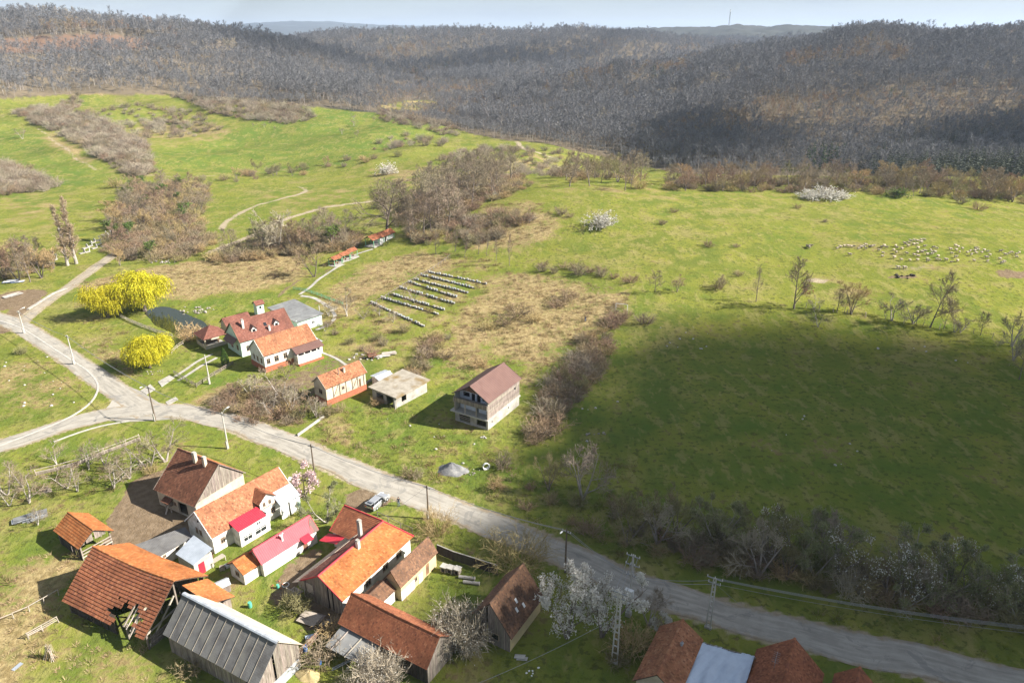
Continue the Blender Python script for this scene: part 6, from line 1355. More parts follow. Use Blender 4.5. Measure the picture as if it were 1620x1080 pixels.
belt([(860,300),(905,280),(960,272),(1040,290),(1060,302),(960,302)], 11, 309, ['bare1','tall1','brown1','olive0'], ['brown0','grey1','ochre'], .55, (9,14), (3,5), 'bare tree behind the meadow crest', 'bush behind the meadow crest', 'behind the meadow crest')
belt([(250,288),(330,284),(420,268),(520,258),(640,246),(640,256),(520,270),(420,283),(330,299),(255,303)], 11, 310, ['goldtop','olive0'], ['ochre','brown0','olive','grey1'], .2, (5,8), (2.5,4.5), 'small yellowish tree along the valley stream', 'bush along the valley stream', 'along the valley stream')
belt([(590,566),(620,548),(660,525),(640,520),(600,535),(560,530),(520,510),(510,535),(560,550)], 4.8, 311, ['orchard0','orchard1'], ['grey1','brown1','olive'], .3, (3,4.5), (1.4,2.6), 'bare fruit tree between white house and beehives', 'bush between the white house and beehives', 'between white house and hives')
belt([(1016,860),(1040,855),(1010,800),(985,790),(945,800),(960,815)], 4.4, 312, ['olive1'], ['brown0','grey0'], .2, (3.5,5), (2,3), 'thin tree by the shaded roadside ditch', 'bush by the shaded roadside ditch', 'by the shaded ditch')
for k, q in enumerate([(818,500,20),(800,512,16),(845,508,14),(890,480,18),(880,486,12),(770,520,14),(900,470,12),(705,565,14),(760,580,14)]): shrub('plot_bush', ('brown2','brown0','ochre')[k % 3], 'low brown bramble clump in the dry grass of the plot', 'bramble clumps in the plot', px=q[:2], hpx=q[2], wide=1.4)
YB = [(650,752,18,'on the verge left of the gravel heap'),(662,757,14,'on the verge right behind the gravel heap corner'),(598,640,12,'on the grass below mossy slab shed'),(520,656,16,'below the small white cottage, left one'),(540,650,14,'below the small white cottage, right one'),(797,740,22,'right of the white pipe coil'),(785,772,14,'at the near corner of the plot'),
 (556,930,20,'in the gap behind the orange house, lower one'),(572,920,20,'in the gap behind the orange house, middle one'),(600,903,18,'in the gap behind the orange house, upper one'),(240,747,14,'at the upper corner of the dirt yard'),(35,560,12,'in the field inside the curved kerb'),(395,657,20,'by the road below the tangled garden strip'),(505,1050,34,'between plank fence and brown tiled barn'),
 (532,1012,24,'under the eave of brown tiled barn'),(472,968,26,'before the grey board gable of orange house'),(300,1062,22,'in the shade below the grey sheet barn, left one'),(380,1062,24,'in the shade below the grey sheet barn, right one'),(1000,1024,34,'left of the weathered brown roof'),(975,1047,22,'at the foot of ladder pylon'),(705,1018,28,'left of the rounded pale flowering bush')]
for k, q in enumerate(YB): shrub('yard_bush', ('brown0','grey1','ochre','olive')[k % 4], 'scruffy low bush '+q[3], px=q[:2], hpx=q[2], wide=1.1)
for q in [(1283,262),(1296,258),(1310,260),(1318,264),(1330,262),(1300,268),(1275,266)]:
    tree('spruce_tree', 'spruce%d' % (q[0] % 2), 'bright green spruce in the small clump before the woods', 'tree', 'green spruces before the woods', px=(q[0], q[1]+4), hpx=42+q[0] % 7)

# tangled undergrowth that fills the belts (stuff)
UG = [([(160,398),(175,350),(205,300),(290,292),(328,300),(318,345),(340,388),(300,414),(210,414)], 3.6), ([(330,414),(400,386),(480,378),(560,372),(574,390),(520,400),(440,408),(350,420)], 2.6), ([(634,360),(626,332),(660,305),(740,280),(825,280),(840,296),(790,318),(742,335),(735,372),(690,394),(650,386)], 3.8), ([(836,705),(850,650),(868,610),(898,570),(945,520),(985,500),(965,560),(945,592),(925,625),(895,655),(862,705)], 2.4),
      ([(985,842),(1080,845),(1170,868),(1300,892),(1420,915),(1540,938),(1660,965),(1660,1000),(1540,985),(1420,962),(1300,938),(1180,915),(1060,882),(985,862)], 2.3), ([(640,596),(655,570),(680,538),(700,520),(712,532),(690,565),(672,600),(660,612)], 2.4), ([(740,395),(732,372),(745,350),(800,335),(846,350),(800,372),(770,392)], 3.6), ([(800,800),(860,760),(940,800),(1000,840),(1000,880),(900,850)], 5), ([(-40,446),(70,440),(100,415),(60,405),(-40,420)], 4.5), ([(330,660),(345,620),(440,615),(500,650),(490,680),(400,668)], 3.0)]
P = np.concatenate([spots(a, s, 500+i, .6) for i, (a, s) in enumerate(UG)]+[spots(BAND, 4.6, 520, .6, True)]); n = len(P); r_ = np.random.default_rng(51); s = r_.uniform(.45,1.15,n)*np.where(P[:,1] > 230, 1.35, 1.0)
print('undergrowth', n); scatter('undergrowth', 'tangled brown undergrowth filling the hedges and thickets', 'undergrowth', P, np.stack([s*1.2, s*1.2, s], -1), np.stack([np.zeros(n), np.zeros(n), r_.uniform(0,6.28,n)], -1), r_.integers(0,5,n), [BUSH[k][0] for k in ('brown0','brown1','grey1','olive','ochre')])

# ------------------------------------------------------------------ grass tussocks (stuff)
dm_ = [tussock(400+i).mesh('tussock', 'grass_dry') for i in range(3)]; gm_ = [tussock(410+i, 18, .32, .3, .045).mesh('tussock', 'grass_green') for i in range(2)]
def tuft_field(name, label, areas, spacing, meshes, lo, hi, seed):
    P = np.concatenate([spots(a, spacing, seed+i, .7) for i, a in enumerate(areas)]); r_ = np.random.default_rng(seed)
    k = (wave(P[:,0], P[:,1], 9, 6, 3)+r_.normal(0,.5,len(P))) > -.15; P = P[k]
    dd = np.minimum(line_d(P[:,0], P[:,1], NPM[::3]), line_d(P[:,0], P[:,1], NPS[::3])); P = P[dd > 3.2]; n = len(P); s = r_.uniform(lo, hi, n)
    print(name, n); scatter(name, label, 'grass', P, np.stack([s*1.3, s*1.3, s], -1), np.stack([np.zeros(n), np.zeros(n), r_.uniform(0,6.28,n)], -1), r_.integers(0, len(meshes), n), meshes)
rk_ = [tussock(420+i, 40, .9, .75, .06).mesh('rank_tussock', 'grass_rank') for i in range(3)]
def rank_field(areas):
    P = np.concatenate([spots(a, 1.7, 700+i, .75) for i, a in enumerate(areas)]); r_ = np.random.default_rng(71); P = P[(wave(P[:,0], P[:,1], 13, 8, 3)+r_.normal(0,.45,len(P))) > .25]; P = P[np.minimum(line_d(P[:,0], P[:,1], NPM[::3]), line_d(P[:,0], P[:,1], NPS[::3])) > 3.6]; n = len(P); s = r_.uniform(.5,1.5,n); print('rank', n)
    scatter('rank_grass', 'coarse brown rank grass in the plot and on the verges', 'grass', P, np.stack([s*1.2, s*1.2, s*.8], -1), np.stack([np.zeros(n)]*2+[r_.uniform(0,6.28,n)], -1), r_.integers(0,3,n), rk_)
rank_field([[(800,430),(1000,462),(985,500),(880,600),(790,600),(690,600),(690,555),(740,480)], [(470,690),(540,640),(640,640),(830,700),(780,800)], [(860,760),(1000,700),(1060,860),(1000,890),(900,850)], [(1000,905),(1200,950),(1620,1040),(1620,1060),(1200,975)], [(-20,870),(150,870),(110,960),(60,1085),(-20,1085)], [(520,470),(640,400),(720,400),(800,420),(700,520),(600,560),(520,530)], [(110,450),(260,420),(480,400),(490,430),(200,480)], [(150,520),(200,520),(240,600),(170,580)], [(0,760),(160,730),(190,780),(60,850),(0,850)], [(760,320),(850,320),(890,350),(800,400),(730,395)]])
tuft_field('dry_grass', 'tussocks of dry straw coloured grass', [
    [(800,430),(900,440),(1000,462),(985,500),(930,540),(880,575),(850,585),(790,572),(720,590),(690,555),(705,520),(740,480)], [(40,880),(110,872),(140,900),(100,940),(80,985),(60,1060),(20,1080),(-20,1080),(-20,960)],
    [(480,660),(520,645),(600,720),(700,770),(790,790),(840,720),(800,735),(770,780),(640,745),(540,705)], [(112,452),(260,418),(470,400),(500,425),(380,462),(200,480)], [(500,478),(540,440),(600,410),(710,398),(715,428),(600,470),(540,510)], [(110,1020),(240,1015),(300,1075),(80,1085)],[(300,645),(345,605),(420,605),(470,645),(400,670)],[(120,545),(170,530),(220,575),(230,600),(190,590)]], 1.25, dm_, .6, 1.5, 21)
tuft_field('green_grass', 'tufts of longer green grass', [[(470,690),(620,630),(830,700),(830,760),(780,800)], [(0,760),(200,700),(210,760),(160,830),(0,900)], [(610,960),(700,890),(760,920),(740,980)], [(640,815),(760,845),(880,890),(860,910),(700,870)], [(800,800),(900,700),(1000,800),(1000,900),(900,850)], [(1000,920),(1200,930),(1600,1020),(1600,1070),(1200,980)], [(-20,560),(60,560),(140,620),(100,650),(-20,690)],[(460,685),(560,728),(700,785),(800,822),(900,862),(1000,905),(1000,890),(900,840),(800,800),(700,765),(560,705)], [(760,1040),(900,1020),(1000,1060),(980,1085),(760,1085)]], 1.15, gm_, .6, 1.6, 22)
# ------------------------------------------------------------------ poles and cables
def pole(px, h, label, lamp=False, wood=False, arm=True, stub=True, side=1):
    p = G(*px); r = thing('utility_pole', label, 'pole', p, R(-30+rnd.uniform(-6,6)), None); mb = MB(); mb.tube([(0,0,-.4),(0,0,h)], [.17,.10], 8); mb.build('shaft', 'pole_wood' if wood else 'pole_conc', r)
    if stub: MB().box(-.16, .16, -.30, -.16, -.3, 1.6).build('stub', 'concrete_pale', r)
    if arm:
        MB().box(-.7, .7, -.05, .05, h-.55, h-.45).build('crossarm', 'steel', r)
        for x_ in (-.62,-.22,.22,.62): m = MB(); m.tube([(x_,0,h-.45),(x_,0,h-.25)], [.05,.035], 6); m.build('insulator', 'ceramic', r)
    if lamp:
        m = MB(); m.tube([(0,0,h-.3),(0,.7*side,h+.25),(0,1.2*side,h+.35)], [.035,.03,.03], 5); a_ = m.build('lamp_arm', 'steel', r); k = MB(); k.ball((0,1.45*side,h+.36), (.13,.34,.09)); k.build('lamp_head', 'white', a_)
    return p+Vector((0,0,h-.25))
PT = [pole((39,527), 6.2, 'concrete pole by the road at the far left', True), pole((118,576), 7.4, 'concrete pole with white foot beside the curved kerb'), pole((246,665), 7.7, 'utility pole in the grass below the road junction', True, True, side=-1),
      pole((361,709), 7.6, 'utility pole with lamp above the brown barn', True), pole((499,760), 7.3, 'dark pole on the verge above the long white farmhouse', False, True), pole((678,820), 6.3, 'dark pole with guy wire on the verge right of the car', False, True), pole((894,905), 7.6, 'pole with a white lamp head behind the blossom trees', True, True, stub=False, side=-1)]
pole((332,607), 7.0, 'slanting grey pole in the garden before the white house', False, False, False); pole((506,497), 2.6, 'short grey post at the corner of flat roofed building', False, False, False, False)
def ladder_pylon(px, h, label, w0=.75, w1=.3, bar='steel', arms=True):
    p = G(*px); r = thing('lattice_pylon', label, 'pylon', p, R(-30)); n = 9
    for s in (-1,1): m = MB(); m.bar((s*w0/2,0,-.3), (s*w1/2,0,h), .13, .16); m.build('leg', 'pole_conc', r)
    for k in range(n): z = .5+k*(h-1.2)/n; w = w0+(w1-w0)*z/h; MB().box(-w/2+.05, w/2-.05, -.06, .06, z, z+.14).build('rung', 'pole_conc', r)
    MB().box(-.45, .45, -.2, .2, -.3, .3).build('footing', 'concrete_pale', r)
    if arms:
        for z, l in ((h-.15,1.0),(h-.9,.8)):
            MB().box(-l, l, -.06, .06, z, z+.1).build('crossarm', 'steel', r)
            for x_ in (-l+.08,0,l-.08): m = MB(); m.tube([(x_,0,z+.1),(x_,0,z+.38)], [.06,.04], 6); m.build('insulator', 'ceramic', r)
    return p+Vector((0,0,h-.1))
PA = ladder_pylon((972,1048), 11.0, 'tall concrete ladder pylon in front of the white blossom tree')
PB = ladder_pylon((1120,993), 8.2, 'concrete ladder pylon on the verge above the blue tarpaulin', .6, .28)
def transformer():
    p = G(994, 973); h = 10.0; r = thing('transformer_pole', 'concrete pole carrying a white transformer box and insulators', 'pole', p, R(-30)); m = MB(); m.tube([(0,0,-.3),(0,0,h)], [.2,.13], 8); m.build('shaft', 'pole_conc', r)
    MB().box(-.55, .55, -.75, -.2, 3.6, 4.7).build('transformer_box', 'white', r); MB().box(-.3, .3, -.4, -.18, 1.2, 2.4).build('meter_box', 'white', r); MB().box(-.35, .35, -.35, .35, -.3, .7).build('footing', 'concrete_pale', r)
    for z, l in ((h-.3,.9),(h-1.7,.95),(h-3.4,.8)):
        a_ = MB().box(-l, l, -.06, .06, z, z+.1).build('crossarm', 'steel', r)
        for x_ in (-l+.06,-.25,.25,l-.06): q = MB(); q.tube([(x_,0,z+.1),(x_,0,z+.36)], [.07,.045], 6); q.build('insulator', 'ceramic', r)
    m = MB(); m.bar((-.6,.1,h-1.6), (.6,-.3,h-3.2), .05); m.build('switch_rod', 'steel', r); return p+Vector((0,0,h-.2))
PC = transformer()
def cable(a, b, label, sag=.6, rad=.018, group=None):
    m = MB(); n = 14; m.tube([a.lerp(b, i/n)-Vector((0,0,4*sag*(i/n)*(1-i/n))) for i in range(n+1)], [rad]*(n+1), 4); return tag(m.build('power_cable', 'cable'), label, 'cable', group)
dP = Vector((.5,-.3,0))
for i in range(len(PT)-1):
    for k in (-1,1): cable(PT[i]+dP*k*.8, PT[i+1]+dP*k*.8, 'thin cable hanging between the poles along the village road', .7, .034, 'cables along the village road')
off_r = G(1700, 1085)+Vector((0,0,8))
for k, z in ((-1,0),(-.35,0),(.35,0),(1,0),(0,-.8)): cable(PB+Vector((.6*k,-.35*k,z)), off_r+Vector((.6*k,-.35*k,z)), 'cable of the bundle running right above the lower road', .8, .022, 'cables running right above the lower road')
for k in (-1,0,1): cable(PC+Vector((.5*k,-.3*k,-.2)), PA+Vector((.6*k,-.3*k,-.1)), 'cable between the transformer pole and ladder pylon', .3, .034, 'cables between transformer pole and pylon')
for k in (-1,1): cable(PC+Vector((.5*k,-.3*k,-3.2)), PB+Vector((.5*k,-.3*k,-.5)), 'cable between the transformer pole and verge pylon', .5, .034, 'cables between transformer pole and verge pylon')
for k in (0,1): cable(PT[6]+dP*k, PC+dP*k+Vector((0,0,-3.2)), 'cable from the lamp pole to the transformer pole', .5, .032, 'cables from the lamp pole to the transformer pole')
cable(PA+Vector((0,0,-3.5)), at and Vector(at_height(700,1090,2.0)) if False else Vector(at_height(720,1095,2.0)), 'pale service cable slanting to the lower edge', .5, .03)
cable(PB+Vector((0,0,-.6)), Vector(at_height(1243,1008,5.6)), 'service cable from the verge pylon to the aerial house', .4, .014)
cable(PT[5], PT[5]+Vector((-7.5,-1.5,-5.2)), 'guy wire of the dark pole right of the car', .05, .016)
# ------------------------------------------------------------------ fences
def fence(name, label, pix, h=1.1, step=2.4, rails=(.45,.95), m='wood_pale', post=.10, boards=None, group=None, lean=.05, seed=1, cap=None, net=None):
    P = [G(u, v) for u, v in pix]; r = thing(name, label, 'fence', P[0], 0, group); rr = random.Random(seed); o = P[0]; prev = None; ends = []
    for a, b in zip(P, P[1:]):
        n = max(1, round((b-a).length/step))
        for k in range(n): ends.append(a.lerp(b, k/n))
    ends.append(P[-1])
    pm = MB(); pm.box(-post/2, post/2, -post/2, post/2, -.3, h); pme = pm.mesh('post', m)
    for i, p in enumerate(ends):
        z = hz(p.x, p.y); q = Vector((p.x, p.y, z))-o; ps = link('post', pme, r, q, rr.uniform(0,1.5)); ps.rotation_euler = (rr.gauss(0,lean), rr.gauss(0,lean), rr.uniform(0,1.5)); ps.scale = (1,1,rr.uniform(.9,1.08))
        if prev is not None:
            for z_ in rails: MB().bar(prev+Vector((0,0,z_*h+rr.gauss(0,.03))), q+Vector((0,0,z_*h+rr.gauss(0,.03))), .05, .10).build('rail', m, r)
            if cap: MB().bar(prev+Vector((0,0,h+.03)), q+Vector((0,0,h+.03)), .14, .07).build('cap', cap, r)
            if boards:
                d = q-prev; l = d.length; nb = max(1, int(l/boards[0])); yaw = math.atan2(d.y, d.x); w = boards[0]*boards[1]; bm = MB(); bm.box(-w/2, w/2, -.015, .015, 0, h*boards[2]); bme = bm.mesh('board', boards[3])
                for j in range(nb): s = prev.lerp(q, (j+.5)/nb); b_ = link('board', bme, r, (s.x, s.y, s.z+.05), yaw); b_.scale = (1,1,rr.uniform(.93,1.04))
        prev = q
    return r
fence('orchard_fence', 'old post and rail fence with brush infill along the orchard', [(58,752),(88,745),(128,734),(165,718),(200,705),(222,696)], 1.3, 2.6, (.5,.92), boards=(.22,.9,.55,'wood'))
fence('corral_fence', 'bleached pole fence between the orchard and dirt yard', [(180,772),(203,750),(222,742),(238,734)], 1.3, 2.2, (.4,.9))
fence('garden_fence', 'dark wooden rail fence along the lawn before maroon house', [(276,592),(296,604),(311,613),(340,594),(369,577)], 1.0, 2.0, (.35,.65,.95), 'wood')
fence('gate_rail', 'white rail fence beside the lawn below the pond', [(272,560),(281,551),(298,540)], 1.0, 1.8, (.5,.95), 'wood_pale')
fence('pond_fence', 'pale picket fence along the near bank of pond', [(189,501),(205,509),(224,517),(250,527),(273,533)], 1.0, 2.0, (.3,.85), 'wood_pale', boards=(.3,.35,.95,'wood_pale'))
fence('green_fence', 'light green picket fence beside the path to the shelters', [(464,458),(484,461),(502,467),(542,482)], .9, 2.2, (.35,.9), 'paint_green', .08, boards=(.4,.3,.95,'paint_green'))
fence('dark_fence', 'dark board fence with concrete cap behind the three white boxes', [(692,876),(718,887),(750,897),(787,909)], 1.7, 2.2, (.2,.8), 'wood_dark', .14, boards=(.22,.95,.97,'wood_dark'), lean=.01, cap='concrete')
fence('pasture_rail', 'bleached rail fence in the dry grass at the left edge', [(-8,990),(22,978),(47,967),(70,954),(93,941)], 1.0, 2.6, (.9,), 'wood_pale')
fence('paddock_rail', 'broken double rail fence below the big barn', [(46,1010),(68,998),(93,984)], 1.1, 2.0, (.45,.65,.92), 'wood_pale')
fence('plank_fence', 'brown plank fence right of the grey sheet barn', [(455,1055),(476,1036),(498,1014),(520,992)], 1.2, 1.8, (.3,.8), 'wood', boards=(.25,.9,.95,'wood_brown'))
fence('verge_fence', 'low post and rail fence by the orange house on the verge', [(598,818),(615,826),(634,836),(652,844)], 1.2, 2.0, (.9,), 'wood')
fence('stake_fence', 'row of dark stakes between white house and cottage', [(440,618),(467,624),(497,640),(500,662)], 1.8, .9, (.6,), 'wood_dark', .14, lean=.1)
fence('line_posts', 'thin posts of a wire fence under the right meadow trees', [(1275,487),(1340,497),(1400,506),(1460,516),(1540,528),(1600,542)], 1.5, 4.0, (), 'wood_pale', .12, lean=.08)
fence('hive_fence', 'stake fence behind the beehives', [(585,488),(615,470),(650,448),(690,425),(712,408)], 1.5, 1.6, (.8,), 'wood', .10, lean=.1)
def beam(px0, px1, label):
    a, b = G(*px0), G(*px1); r = thing('boundary_kerb', label, 'kerb', a); n = 5; d = (b-a)/n
    for k in range(n): MB().bar(d*k+Vector((0,0,.25)), d*(k+.98)+Vector((0,0,.25)), .18, .55).build('block', 'concrete_pale', r)
beam((471,690), (513,660), 'low white concrete boundary wall by the road corner of the plot'); beam((574,612), (603,590), 'low white concrete boundary wall beside mossy slab shed')
# ------------------------------------------------------------------ bodies grown from a skeleton
def skinned(name, V, E, Rd, mats, root=0, sub=1, paint=None):
    me = bpy.data.meshes.new(name); me.from_pydata(V, E, []); o = bpy.data.objects.new(name, me); COL.objects.link(o); o.modifiers.new('skin', 'SKIN'); s = o.modifiers.new('sub', 'SUBSURF'); s.levels = sub; s.render_levels = sub
    sk = me.skin_vertices[0].data
    for i, q in enumerate(Rd): sk[i].radius = (q, q) if not isinstance(q, tuple) else q
    sk[root].use_root = True; dg = bpy.context.evaluated_depsgraph_get(); res = bpy.data.meshes.new_from_object(o.evaluated_get(dg)); bpy.data.objects.remove(o); res.name = name
    for m in mats: res.materials.append(M[m])
    for p in res.polygons:
        p.use_smooth = True
        if paint: p.material_index = paint(p.center)
    return res
shp_V = [(0,0,.62),(.28,0,.64),(.45,0,.68),(.58,0,.82),(.74,0,.82),(.86,0,.74),(-.3,0,.64),(-.45,0,.6),(-.52,0,.45)]; shp_E = [(0,1),(1,2),(2,3),(3,4),(4,5),(0,6),(6,7),(7,8)]; shp_R = [(.27,.25),(.26,.24),(.18,.17),.10,.09,.05,(.27,.25),.16,.04]
for x_, y_, pr in ((.3,.13,1),(.3,-.13,1),(-.32,.13,6),(-.32,-.13,6)):
    n0 = len(shp_V); shp_V += [(x_, y_, .38), (x_+(.02 if x_ < 0 else 0), y_, .18), (x_, y_, .0)]; shp_E += [(pr, n0), (n0, n0+1), (n0+1, n0+2)]; shp_R += [.07,.045,.045]
n0 = len(shp_V); shp_V += [(.70,.13,.84),(.70,-.13,.84)]; shp_E += [(4,n0),(4,n0+1)]; shp_R += [.035,.035]
sheep_me = skinned('sheep', shp_V, shp_E, shp_R, ['wool', 'cloth_dark'], 0, 1)
SHP = [(122,168),(148,155),(180,150),(210,150),(235,153),(252,152),(292,168),(315,158),(335,155),(352,140),(350,168),(380,150),(400,152),(415,145),(478,155),(500,148),(515,160),(455,182),(490,205),(485,230),(225,218),(590,148),(600,160),(575,180),(595,200),(640,172),(680,208),(580,240),(635,258),(705,262),(765,262),(665,130),(690,148),(712,108),(740,102),(765,108),(795,98),(820,98),(700,125),(735,135),(762,132),(795,118),(820,150),(770,165),(765,198),(740,220),(770,230),(800,195),(825,190),(845,215),(870,180),(890,160),(920,168),(885,195),(905,198),(875,215),(845,250),(848,268),(930,232),(920,255),(942,260),(995,260),(1035,278),(1085,268),(1030,175),(1070,145),(1090,155),(1075,180),(1125,168),(1100,200),(1040,208),(1070,235),(1165,200),(1185,190),(1230,168),(1225,185),(1245,180),(1195,218),(1235,205),(1280,200),(1300,182),(1325,192),(1345,218),(1320,242),(1325,270),(1220,265),(1430,190),(1470,218),(1495,208),(1520,200),(1555,215),(1580,200),(1560,235),(1425,250),(1440,285),(1460,272)]
rr = random.Random(17)
for q in SHP:
    p = G(1300+q[0]/5.0625, 361.5+q[1]/5.0625); s = rr.uniform(.85,1.12); tag(link('sheep', sheep_me, None, p, (math.pi if rr.random() < .75 else 0)+rr.gauss(0,.35), s), 'cream sheep grazing in the scattered flock on the right meadow', 'sheep', 'flock of sheep on the meadow')
for q in ((1277,391.5),(1282,391),(1280,393.5)): tag(link('sheep', sheep_me, None, G(*q), rr.uniform(0,6), 1.2), 'cream sheep in the small bunch left of the flock', 'sheep', 'small bunch of sheep')
for q in ((1421,425.5),(1431,425.8)): tag(link('sheep', sheep_me, None, G(*q), math.pi+rr.gauss(0,.2), 1.25), 'cream sheep standing on the bare patch below the flock', 'sheep', 'pair of sheep on the bare patch')
def person(label, p, rz, top, pose=0):
    V = [(0,0,.95),(0,0,1.12),(0,.01,1.30),(0,0,1.45),(0,0,1.54),(0,.02,1.64),(0,.02,1.73)]; E = [(0,1),(1,2),(2,3),(3,4),(4,5),(5,6)]; Rd = [(.155,.12),(.14,.11),(.17,.12),(.13,.09),(.055,.06),(.085,.10),(.06,.07)]
    for s in (-1,1):
        n = len(V); V += [(s*.095,0,.82),(s*.11,.02*s,.5),(s*.12,-.02,.1),(s*.13,.10,.04),(s*.13,.2,.03)]; E += [(0,n),(n,n+1),(n+1,n+2),(n+2,n+3),(n+3,n+4)]; Rd += [.095,.06,.045,.045,.035]
        n = len(V); V += [(s*.2,0,1.40),(s*.26,-.02,1.15),(s*.25,.06,.92),(s*.25,.09,.84)]; E += [(3,n),(n,n+1),(n+1,n+2),(n+2,n+3)]; Rd += [.065,.045,.035,.03]
        for k in range(4): V.append((s*.25+(k-1.5)*.005, .06+.018*k, .755-.008*(k % 2))); E.append((n+3,len(V)-1)); Rd.append(.009)
        V.append((s*.225,.13,.80)); E.append((n+3,len(V)-1)); Rd.append(.011)
    def paint(c): return 0 if (c.z > 1.50 or (c.z < .88 and abs(c.x) > .2 and c.z > .7)) else (1 if c.z > .92 else (2 if c.z > .09 else 3))
    me = skinned('body', V, E, Rd, ['skin', top, 'cloth_blue', 'black'], 0, 2, paint); r = thing('person', label, 'person', p, rz); link('body', me, r); hr_ = MB(); hr_.ball((0,0,1.70), (.095,.11,.095), n=10, m=8); hr_.build('hair', 'hair', r, True)
    f = MB(); f.ball((0,.125,1.645), (.014,.02,.022)); f.build('nose', 'skin', r); return r
person('person in dark jacket and jeans standing on the verge beside the road', G(631,800), R(200), 'cloth_dark'); person('small dark clothed person standing far back in the dry plot', G(926,509), R(30), 'cloth_dark')
# ------------------------------------------------------------------ silver car with doors open
def car():
    p = Vector((-21.9,95.9,0)); p.z = hz(p.x, p.y)+.02; r = thing('estate_car', 'silver estate car with open tailgate and side door parked on the verge', 'car', p, R(62)); W2 = .86
    prof = [(-2.15,.42),(-2.15,.86),(-1.95,.98),(.75,.98),(1.95,.82),(2.18,.62),(2.18,.36),(1.75,.26),(-1.8,.26)]
    mb = MB(); n = len(prof); vs = []
    for s, ins in ((-1,0),(1,0)):
        for x_, z_ in prof: vs.append((x_, s*(W2-(.06 if z_ > .9 else 0)), z_))
    mb.add(vs, [tuple(range(n)), tuple(range(2*n-1, n-1, -1))]+[(i, (i+1) % n, (i+1) % n+n, i+n) for i in range(n)]); body = mb.build('body', 'car', r); bv = body.modifiers.new('soft', 'BEVEL'); bv.width = .09; bv.segments = 3
    g = MB(); lo = [(-1.92,.96),(.95,.96)]; hi = [(-1.55,1.42),(.15,1.42)]; wl, wh = .78, .62
    g.add([(lo[0][0],-wl,.96),(lo[1][0],-wl,.96),(lo[1][0],wl,.96),(lo[0][0],wl,.96),(hi[0][0],-wh,1.42),(hi[1][0],-wh,1.42),(hi[1][0],wh,1.42),(hi[0][0],wh,1.42)], [(4,5,6,7),(0,1,5,4),(1,2,6,5),(2,3,7,6),(3,0,4,7)]); g.build('windows', 'glass', r)
    ro = MB(); ro.add([(-1.62,-wh-.03,1.425),(.2,-wh-.03,1.425),(.2,wh+.03,1.425),(-1.62,wh+.03,1.425),(-1.5,-wh+.08,1.48),(.05,-wh+.08,1.48),(.05,wh-.08,1.48),(-1.5,wh-.08,1.48)], [(4,5,6,7),(0,1,5,4),(1,2,6,5),(2,3,7,6),(3,0,4,7),(3,2,1,0)]); ro.build('roof', 'car', r)
    for s in (-1,1):
        for (x0,z0),(x1,z1) in (((-1.93,.97),(-1.58,1.43)),((-.75,.97),(-.72,1.43)),((.96,.97),(.17,1.43))): MB().bar((x0,s*(wl+.01),z0), (x1,s*(wh+.02),z1), .05, .07).build('pillar', 'car', r)
        for x_ in (-1.3,1.35):
            w = MB(); w.tube([(x_,s*.70,.32),(x_,s*.89,.32)], [.32,.32], 18); wh_ = w.build('wheel', 'black', r); q = MB(); q.tube([(x_,s*.885,.32),(x_,s*.905,.32)], [.2,.19], 12); q.build('rim', 'metal_grey', wh_)
        hl = MB(); hl.box(1.98, 2.2, s*.62-.16, s*.62+.16, .60, .74); hl.build('headlight', 'white', r); tl = MB(); tl.box(-2.19, -2.12, s*.7-.09, s*.7+.09, .62, .92); tl.build('tail_light', 'metal_red', r); mi = MB(); mi.ball((.75,s*.96,1.02), (.08,.1,.07)); mi.build('mirror', 'car', r)
    t_ = MB(); t_.prism([(-1.62,-.6,1.46),(-2.5,-.62,1.62),(-2.5,.62,1.62),(-1.62,.6,1.46)][::-1], (0,0,1), .06); tg = t_.build('tailgate', 'car', r); q = MB(); q.prism([(-1.8,-.48,1.5),(-2.3,-.48,1.59),(-2.3,.48,1.59),(-1.8,.48,1.5)][::-1], (0,0,1), .006); q.build('rear_window', 'glass', tg)
    d = MB(); d.prism([(.7,-.87,.36),(.15,-1.62,.36),(.15,-1.62,.95),(.7,-.87,.95)], (.8,.6,0), .06); dd = d.build('open_door', 'car', r); q = MB(); q.prism([(.68,-.89,.97),(.2,-1.55,.97),(.1,-1.4,1.35),(.4,-.95,1.4)], (.8,.6,0), .02); q.build('door_window', 'glass', dd)
    MB().box(-2.13, -1.4, -.6, .6, .6, .95).build('boot_opening', 'dark', r); MB().box(2.16, 2.22, -.4, .4, .38, .5).build('bumper_grille', 'black', r)
car()
